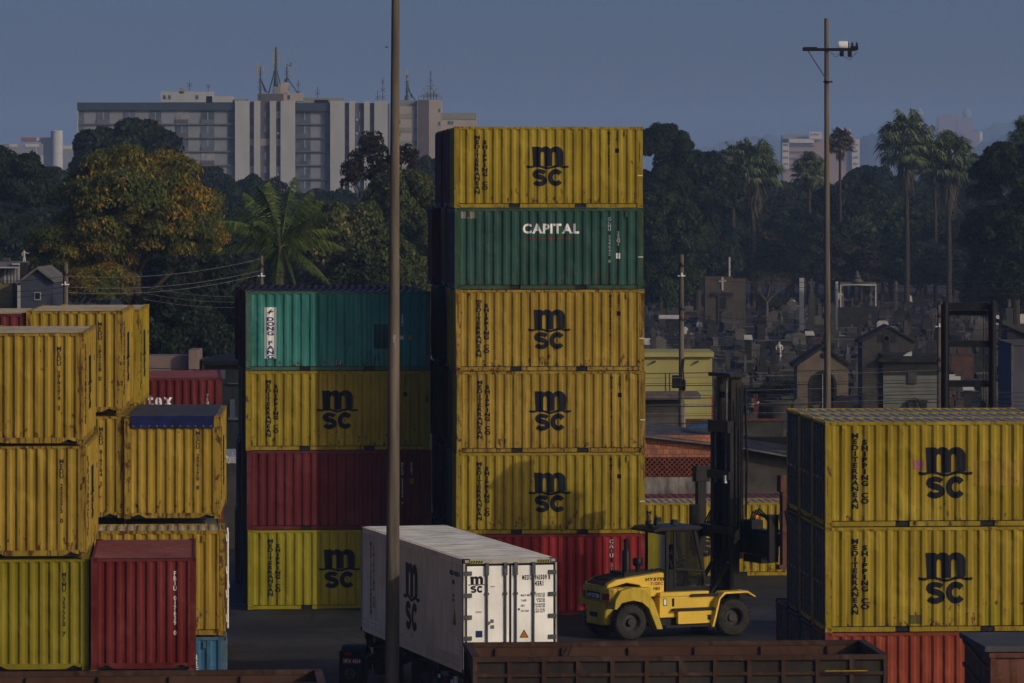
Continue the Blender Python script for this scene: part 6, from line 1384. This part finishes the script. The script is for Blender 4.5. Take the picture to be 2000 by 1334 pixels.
for i, (k, a_, b_) in enumerate((('head', 'stone', 'stone'), ('cross', 'dstone', 'stone'), ('obel', 'stone', 'stone'), ('altar', 'dstone', 'dstone'), ('vase', 'gran', 'gran'), ('head', 'dstone', 'lstone'), ('cross', 'stone', 'lstone'), ('altar', 'stone', 'lstone'), ('vase', 'rstone', 'rstone'), ('head', 'gran', 'gran'), ('cross', 'dstone', 'dstone'), ('obel', 'dstone', 'dstone'), ('vase', 'stone', 'lstone'), ('head', 'stone', 'marble'))):
    t = prot(k, a_, b_, 40+i); tag(t, f'{MN[a_]} stone tomb with {KN[k]}{" in "+MN[b_]+" stone" if a_ != b_ else ""} in the crowded cemetery', 'tomb', 'tombs crowded in the cemetery'); protos.append(t)
kids = {}
for q in C.objects:
    if q.parent: kids.setdefault(q.parent.name, []).append(q)
g = random.Random(21); used = set(); spots = []
for D in [286, 293, 300, 307, 315, 323, 332, 341, 351, 361, 372, 384, 396, 409, 422, 436, 450, 465, 481, 498, 515, 533, 552, 572, 592]:
    xa, xb = (1268-CX)/F*D, (2010-CX)/F*D; x = xa+g.random()*2
    while x < xb:
        px = CX+x/D*F
        if not (D > 480 and 1368 < px < 1466) and not (1580 < px < 1665 and D < 310) and not (1690 < px < 1850 and D < 330): spots.append((x, D+g.uniform(-2.4, 2.4)))
        x += g.uniform(1.9, 3.0)
def choose():
    i = g.randrange(14)
    return i, (x, D, 0), R(YAW+(0 if g.random() < .8 else 90)+g.uniform(-5, 5)), g.uniform(.85, 1.4), g.uniform(.4, .85)
for x, D in spots[:296]:
    i, p_, rz_, k, kz = choose(); o = protos[i]
    if i in used: o = copy_tree(o, None, kids)
    used.add(i); o.location = p_; o.rotation_euler.z = rz_; o.scale = (k, k, k*kz)
V = []; Fc = []; mi = []; mats = []
for x, D in spots[296:]:
    i, p_, rz_, k, kz = choose(); c_, s_ = math.cos(rz_), math.sin(rz_)
    for ch in kids[protos[i].name]:
        mt = ch.material_slots[0].material
        if mt not in mats: mats.append(mt)
        o0 = len(V)
        for v in ch.data.vertices: a_, b_, z_ = v.co.x*k, v.co.y*k, v.co.z*k*kz; V.append((p_[0]+a_*c_-b_*s_, p_[1]+a_*s_+b_*c_, z_))
        for f in ch.data.polygons: Fc.append([q+o0 for q in f.vertices]); mi.append(mats.index(mt))
me = bpy.data.meshes.new('tombs'); me.from_pydata(V, [], Fc)
for mt in mats: me.materials.append(mt)
me.polygons.foreach_set('material_index', mi)
tb_ = bpy.data.objects.new('tombs', me); C.objects.link(tb_); tag(tb_, 'mass of small far tombs, crosses and obelisks below the trees of the cemetery', 'tombs', None, 'stuff')
for i, t in enumerate(protos):
    if i not in used:
        for ch in kids.get(t.name, []): bpy.data.objects.remove(ch)
        bpy.data.objects.remove(t)
print('tombs', len(spots))
cp_ = thing('grave_cross', 'small pale marble cross standing between the tombs', 'cross', (0, 0, 0), 0, 'small pale crosses between the tombs')
m = MB(); m.box(-.22, -.15, 0, .22, .15, .55); m.build('base', 'stone', cp_); m = MB(); m.box(-.06, -.05, .551, .06, .05, 1.7); m.box(-.34, -.049, 1.22, -.061, .049, 1.34); m.box(.061, -.049, 1.22, .34, .049, 1.34); m.build('cross', 'lstone', cp_)
an_ = thing('grave_angel', 'small pale angel statue standing on a tomb block', 'statue', (0, 0, 0), 0, 'small pale angels between the tombs')
m = MB(); m.box(-.3, -.3, 0, .3, .3, .9); m.build('block', 'stone', an_); m = MB(); m.lathe([(.22, .9), (.18, 1.2), (.13, 1.5), (.16, 1.65), (.07, 1.75), (.06, 1.78), (.09, 1.86), (.08, 1.96), (.0001, 2.02)], n=10); an_f = m.build('figure', 'lstone', an_, smooth=True)
m = MB(); m.prism([(-.1, 1.3), (-.42, 1.75), (-.30, 1.2)], .10, .14); m.prism([(.1, 1.3), (.42, 1.75), (.30, 1.2)], .10, .14); m.build('wings', 'lstone', an_f)
kids = {}
for q in C.objects:
    if q.parent: kids.setdefault(q.parent.name, []).append(q)
for pr_, n_ in ((cp_, 70), (an_, 36)):
    for i in range(n_):
        D = g.uniform(300, 590); px = g.uniform(1270, 1995); o = pr_ if i == 0 else copy_tree(pr_, None, kids)
        o.location = ((px-CX)/F*D, D, g.uniform(0, .5)); o.rotation_euler.z = R(g.uniform(-15, 20)); k = g.uniform(.45, .9); o.scale = (k, k, k)
# chapels
def gable(label, px0, px1, D, yeave, yridge, mat, name='chapel', arch=True, grp=None):
    t = bld(name, label, 'chapel', (px0+px1)/2, D); s = D/F; Wd = (px1-px0)*s/2; ze, zr = CH-(yeave-HY)*s, CH-(yridge-HY)*s
    if arch:
        aw = Wd*.44; sp_ = ze*.62; pts = [(-Wd, 0), (-Wd, ze), (0, zr), (Wd, ze), (Wd, 0), (aw, 0), (aw, sp_)]+arc(0, sp_, aw, aw, 8, 172, 12)+[(-aw, sp_), (-aw, 0)]
        m = MB(); m.prism(pts, 0, .35); w_ = m.build('front_wall', mat, t); m = MB(); m.box(-aw, .2, 0, aw, .3, sp_+aw*1.02); d_ = m.build('door', 'dark', t)
        m = MB(); o2 = arc(0, sp_, aw+.16, aw+.16, 0, 180, 14); i2 = arc(0, sp_, aw, aw, 180, 0, 14); m.prism([(aw+.16, 0)]+o2+[(-aw-.16, 0), (-aw, 0)]+i2+[(aw, 0)], -.06, -.003); m.build('arch_trim', 'dstone', w_)
        m = MB(); m.box(-.02, .1, 0, .02, .19, sp_+aw*.9); m.build('door_bar', 'wallw', d_)
        m = MB(); m.lathe([(.14, -.05), (.18, -.02), (.18, .0)], (0, 0, (ze+zr)/2+.1), 'y', 16); m.build('medallion', 'dstone', w_)
    else:
        m = MB(); m.prism([(-Wd, 0), (-Wd, ze), (0, zr), (Wd, ze), (Wd, 0)], 0, .35); m.build('front_wall', mat, t)
    m = MB(); m.box(-Wd, .36, 0, -Wd+.3, 3.2, ze); m.box(Wd-.3, .36, 0, Wd, 3.2, ze); m.box(-Wd, 3.2, 0, Wd, 3.5, ze); m.build('wall', mat, t)
    for sgn in (-1, 1):
        m = MB(); m.prism([(sgn*(Wd+.25), ze-.08), (sgn*.0, zr+.02), (sgn*.0, zr+.18), (sgn*(Wd+.25), ze+.1)], -.2, 3.7); m.build('roof', 'dstone', t)
    return t
M['sand'] = plain('sandy_tomb_stone', (.24, .19, .14), .9, .3, 1.5, bump=.15); M['chap'] = plain('brown_grey_chapel_render', (.12, .10, .075), .9, .35, .7, bump=.1); M['paleb'] = plain('pale_block_stone', (.24, .25, .22), .85, .2, 1.2)
gable('sandstone mausoleum with a tall arched door behind the crossarm pole', 1557, 1657, 285, 715, 680, 'sand')
cx_ = bld('chapel', 'brown grey flat roofed chapel with a white cross above its barred door', 'chapel', 1417, 490)
bx(cx_, 'wall', 'chap', 1377, 541, 1432, 634, 0, 4); bx(cx_, 'wing', 'chap', 1432.5, 545, 1457, 634, .6, 4); bx(cx_, 'lintel', 'dstone', 1391, 571, 1432, 578, -.3, -.01)
cr_ = bx(cx_, 'cross', 'marble', 1409.5, 541, 1413, 567, -.12, -.01); bx(cx_, 'cross_arm', 'marble', 1404, 547, 1418.5, 550.5, -.135, -.121).parent = cr_; bx(cx_, 'door_frame', 'stone', 1402, 578.5, 1421, 634, -.2, -.01); dd_ = bx(cx_, 'barred_window', 'dark', 1405, 581, 1418.5, 603, -.22, -.201); bx(cx_, 'door', 'dark', 1405, 607, 1418.5, 634, -.22, -.201)
for k in range(4): bx(cx_, 'bar', 'stone', 1406.5+k*3.3, 581, 1407.1+k*3.3, 603, -.25, -.221).parent = dd_
gable('dark gabled mausoleum with a stone cross on its front near the middle right', 1684, 1785, 318, 668, 640, 'stone', arch=False)
c3 = bld('stone_cross', 'heavy dark stone cross carved with a ring in front of the gabled mausoleum', 'cross', 1731, 312); bx(c3, 'upright', 'dstone', 1724, 643, 1738, 780, -.1, .3); bx(c3, 'arm', 'dstone', 1713, 653, 1723.8, 670, -.08, .28); bx(c3, 'arm', 'dstone', 1738.2, 653, 1750, 670, -.08, .28)
m = MB(); s = 312/F; m.lathe([(.16, -.02), (.2, -.05), (.24, -.02)], (0, -.12, CH-(661-HY)*s), 'y', 18); m.build('ring', 'stone', c3)
c4 = bld('mausoleum', 'pale block mausoleum with a dark cornice and a stone wreath at the right', 'chapel', 1778, 292); bx(c4, 'wall', 'paleb', 1725, 732, 1830, 802, 0, 4); bx(c4, 'wall_top', 'dstone', 1724, 706, 1831, 732, -.08, 4.1); bx(c4, 'cornice', 'dstone', 1716, 700, 1838, 707, -.35, 4.3); bx(c4, 'roof_step', 'dstone', 1722, 692, 1832, 700, 0, 4); bx(c4, 'plaque', 'stone', 1773, 727, 1790, 750, -.12, -.081); bx(c4, 'pillar', 'stone', 1685, 680, 1716, 802, .3, 4)
bx(c4, 'wall_joint', 'dstone', 1725.2, 756, 1829.8, 756.6, -.02, -.002); bx(c4, 'wall_joint', 'dstone', 1725.2, 778, 1829.8, 778.6, -.02, -.002)
m = MB(); s = 292/F; z_ = CH-(795-HY)*s; m.tube([(.25+.42*math.cos(R(a_)), -.3, z_-.05+.5*math.sin(R(a_))) for a_ in range(0, 181, 15)], [.1, .13, .15, .13, .15, .14, .17, .14, .15, .13, .15, .13, .1], 8); m.build('stone_wreath', 'dstone', c4)
lf = bld('paper_sheet', 'sunlit white sheet lying on the cornice of the block mausoleum', 'sheet', 1772, 291); m = MB(); s = 291/F; m.add([(-.3, -.2, CH-(695-HY)*s), (.28, -.2, CH-(695-HY)*s), (.3, .1, CH-(686-HY)*s), (.0, .1, CH-(689-HY)*s)], [(0, 1, 2, 3)]); m.build('sheet', 'marble', lf)
# marble gateway tomb and tall columns
gt_ = bld('gateway_tomb', 'open white marble gateway tomb with a crowned beam and statues inside', 'tomb', 1675, 470); 
bx(gt_, 'column', 'marble', 1632, 550, 1637, 618, 0, .3); bx(gt_, 'column', 'marble', 1641, 558, 1643.5, 600, .1, .3); bx(gt_, 'column', 'marble', 1709.5, 558, 1712, 598, .1, .3); bx(gt_, 'beam', 'marble', 1641, 555, 1712, 558, 0, .5); bx(gt_, 'frieze', 'lstone', 1641, 551, 1712, 554.5, .1, .5)
m = MB(); s = 470/F; m.lathe([(.55, 0), (.5, .15), (.3, .35), (.38, .5), (.15, .8), (.05, 1.2)], (0, .3, CH-(551-HY)*s), n=12); m.build('crown_ornament', 'lstone', gt_, smooth=True); bx(gt_, 'base', 'dstone', 1630, 600, 1714, 640, 0, 2)
for px, w_, y0, nm in ((1566, 9, 543, 'left'), (1634, 4, 552, 'right')):
    c_ = bld('marble_column', f'{"broad" if nm=="left" else "narrow"} tall white marble slab {"left of" if nm=="left" else "right behind"} the crossarm pole', 'column', px, 445); bx(c_, 'shaft', 'marble', px-w_/2, y0, px+w_/2, 659, 0, .4); bx(c_, 'plinth', 'lstone', px-w_/2-2, 645, px+w_/2+2, 659, -.2, .6)
for lab, px, yb_, D, h, mt, ar in (('white open armed statue on a pale pedestal above the brick house', 1467, 712, 362, 1.45, 'marble', 'open'), ('white robed statue with a tall hood beside the small green statue', 1522, 709, 362, 1.75, 'marble', 'down'), ('small green bronze statue at the foot of the white robed one', 1527, 716, 360, .9, 'copper', 'down'), ('pale statue on a pillar above the dark steel mast', 1881, 588, 480, 1.7, 'lstone', 'down'), ('pale statue on a pedestal above the roof at the right edge', 1971, 602, 420, 1.3, 'lstone', 'reach'),
        ('grey statue inside the marble gateway, left', 1645, 607, 472, 1.7, 'lstone', 'down'), ('grey statue inside the marble gateway, middle', 1665, 600, 472, 1.1, 'lstone', 'down'), ('pale cloaked statue inside the marble gateway, right', 1700, 600, 472, 1.6, 'lstone', 'down'), ('grey statue left of the utility pole among the trees', 1318, 596, 480, 1.6, 'stone', 'down'), ('small pale statue in the middle of the tombs', 1436, 658, 430, 1.0, 'lstone', 'reach'), ('statue on a column between the tree trunks right of the gateway', 1750, 570, 500, 1.3, 'lstone', 'down')):
    q = P(px, yb_, D); robed(lab, q, h*1.0, mt, ar); pd = thing('statue_pedestal', 'pedestal under the '+lab, 'pedestal', (q.x, q.y, 0)); m = MB(); w_ = .32 if 'column' not in lab else .18; m.box(-w_, -w_, .35, w_, w_, q.z-.1); m.box(-w_-.15, -w_-.15, 0, w_+.15, w_+.15, .35); m.box(-w_-.08, -w_-.08, q.z-.1, w_+.08, w_+.08, q.z); m.build('block', 'lstone' if 'white' in lab else 'stone', pd)
for lab, px, y0, y1, D, mt in (('pale stone cross on a stepped base among the right tombs', 1773, 585, 610, 430, 'lstone'), ('thin pale cross beside the tall white marble slab', 1585, 543, 570, 450, 'lstone'), ('sharp white upright stone on the roofline of the white cross chapel', 1425, 502, 545, 498, 'marble')):
    q = P(px, y1, D); s = D/F; h = (y1-y0)*s; t = thing('stone_cross', lab, 'cross', (q.x, q.y, 0)); m = MB(); m.box(-.09, -.09, q.z, .09, .09, q.z+h)
    if 'cross on' in lab or 'thin' in lab: m.box(-.36, -.08, q.z+h*.62, -.091, .08, q.z+h*.62+.16); m.box(.091, -.08, q.z+h*.62, .36, .08, q.z+h*.62+.16)
    m.build('shaft', mt, t); m = MB(); m.box(-.3, -.3, 0, .3, .3, q.z-.3); m.box(-.2, -.2, q.z-.3, .2, .2, q.z); m.build('base', 'stone', t)
for lab, px, y0, y1, w_, D, mt in (('pale square tomb stone above the right stack, left of the pair', 1523, 792, 815, 12, 262, 'lstone'), ('rounded pale tomb stone above the corner of the right stack', 1560, 778, 815, 20, 262, 'lstone'), ('small pale tomb stone right of the rounded one above the right stack', 1594, 791, 815, 10, 262, 'lstone'), ('dark arched tomb behind the roof of the right stack', 1647, 772, 815, 40, 268, 'dstone'), ('stone urn pillar left of the block mausoleum', 1694, 768, 815, 12, 268, 'stone'), ('dark stone urn beside the wreath of the block mausoleum', 1806, 782, 815, 9, 268, 'dstone'), ('reddish monument seen through the black steel mast', 1880, 690, 745, 44, 330, 'rstone'), ('pale pillar tomb right of the black steel mast', 1962, 718, 760, 7, 320, 'lstone')):
    s = D/F; t = thing('tomb', lab, 'tomb', ((px-CX)*s, D, 0)); w2 = w_*s/2; z_ = CH-(y0-HY)*s; m = MB()
    if w_ >= 20 and 'red' not in lab: m.prism([(w2, 0), (w2, z_-w2)]+arc(0, z_-w2, w2, w2, 5, 175, 12)+[(-w2, z_-w2), (-w2, 0)], 0, .5)
    else: m.box(-w2, 0, 0, w2, .5, z_); m.box(-w2-.06, -.05, z_-.12, w2+.06, .55, z_-.02)
    if 'red' in lab: m.box(-w2*.45, -.1, z_-.02, w2*.45, .45, z_+.5)
    m.build('headstone', mt, t)
    m = MB(); m.box(-w2-.12, -1.4, 0, w2+.12, -.001 if 0 else -.15, .5); m.build('grave_bed', 'stone', t)
for i, (px, py, D) in enumerate(((1462, 660, 350), (1582, 652, 390), (1892, 758, 282), (1310, 620, 430))):
    q = P(px, py, D); t = thing('plaque', ['tilted pale plaque standing among the tombs above the brick house', 'tilted white plaque left of the crossarm pole', 'bright white plaque low behind the black steel mast', 'white rooflet of a tomb left of the utility pole'][i], 'plaque', (q.x, q.y, 0)); w_ = [.32, .4, .35, 1.1][i]
    m = MB(); m.box(-.25, .15, 0, .25, .4, q.z-.1); m.build('plinth', 'dstone', t); m = MB(); m.add([(-w_, -.1, q.z-.1), (w_, -.1, q.z-.12), (w_*.8, .35, q.z+.22), (-w_, .35, q.z+.22)], [(0, 1, 2, 3)]); m.add([(-w_, -.1, q.z-.14), (w_, -.1, q.z-.16), (w_*.8, .39, q.z+.18), (-w_, .39, q.z+.18)], [(3, 2, 1, 0)]); m.build('plate', 'marble', t)
# grey tank / building at the right edge and roof behind it
rb = bld('grey_building', 'mauve grey stained building corner at the right edge', 'building', 1992, 200); M['mauve'] = plain('mauve_grey_render', (.15, .15, .20), .85, .3, .9, bump=.1, stretch=(1.5, 1, .5)); bx(rb, 'wall', 'mauve', 1978, 674, 2080, 985, 0, 6); bx(rb, 'corner_pipe', 'steel', 1975, 674, 1977.8, 985, -.1, .1); bx(rb, 'parapet', 'lstone', 1976, 671, 2080, 674, -.08, 6.1)
rb = bld('stone_roof', 'sloping stone roof edge of a mausoleum at the right edge', 'mausoleum', 1985, 300); m = MB(); s = 300/F; m.prism([((1958-CX)*s-rb.location.x, CH-(633-HY)*s), ((2040-CX)*s-rb.location.x, CH-(668-HY)*s), ((2040-CX)*s-rb.location.x, CH-(654-HY)*s), ((1958-CX)*s-rb.location.x, CH-(633-HY)*s+.0)][:3]+[((1958-CX)*s-rb.location.x, CH-(625-HY)*s)], 0, 4); m.build('roof', 'stone', rb); bx(rb, 'wall', 'dstone', 1968, 640, 2040, 789, .3, 4)
# black steel mast of a second handler behind the right stack
DM = 137.0; mm = bld('steel_mast', 'tall black steel lifting mast frame of a second container handler behind the right stack', 'machine mast', 1893, DM)
bx(mm, 'mast_post', 'mast', 1839, 594, 1854, HY+CH*F/DM, 0, .3); bx(mm, 'mast_post', 'mast', 1932, 594, 1944, HY+CH*F/DM, 0, .3)
m = MB(); s = DM/F; m.cyl(((1939-CX)*s-mm.location.x, -.12, 0), ((1939-CX)*s-mm.location.x, -.12, CH-(588-HY)*s), .085, n=14); m.build('lift_cylinder', 'mast', mm, smooth=True)
m = MB(); m.cyl(((1846-CX)*s-mm.location.x, -.12, 0), ((1846-CX)*s-mm.location.x, -.12, CH-(590-HY)*s), .085, n=14); m.build('lift_cylinder', 'mast', mm, smooth=True)
for y0, y1, d in ((591, 605, .05), (607, 617, .32), (665, 678, .05), (743, 756, .05), (900, 915, .05)): bx(mm, 'cross_beam', 'mast', 1854.2, y0, 1931.8, y1, d, d+.25)
for x in (1921, 1926): bx(mm, 'chain', 'dsteel', x, 617, x+1.2, 1200, .1, .14)
bx(mm, 'machine_body', 'black', 1848, 1075, 1940, 1200, .6, 4.0)
for x in (-.75, .75): 
    for y in (.9, 3.4): wheel(mm, x, y, .5, .5, .35)
# grass tufts between tombs near the fence
# bird
bd_ = thing('bird', 'tiny dark bird flying left of the thick concrete pole in the sky', 'bird', P(755, 92, 300)); m = MB(); m.lathe([(.0001, -.10), (.03, -.05), (.035, .02), (.012, .11), (.0001, .13)], (0, 0, 0), 'x', 8)
m.add([(-.03, 0, .01), (.05, 0, .01), (.02, -.16, .07), (-.02, -.2, .06)], [(0, 1, 2, 3)]); m.add([(-.03, 0, .01), (.05, 0, .01), (.02, .16, .07), (-.02, .2, .06)], [(0, 1, 2, 3)]); m.build('body', 'black', bd_)
# ------------------------------------------------------------------ haze
m = MB(); m.box(-1350, -16, -1.6, 1350, 9400, 190); hz_ = inst(m.mesh('haze'), 'haze', None); hm, N, L, B = new_mat('haze_air'); N.remove(B)
pv = N.new('ShaderNodeVolumePrincipled'); pv.inputs['Color'].default_value = (.48, .68, 1, 1); pv.inputs['Density'].default_value = HAZE; pv.inputs['Anisotropy'].default_value = 0
L.new(pv.outputs[0], N['Material Output'].inputs['Volume']); hz_.data.materials.clear(); hz_.data.materials.append(hm); hz_['kind'] = 'stuff'
for o in C.objects:
    if '_D' in o: del o['_D']
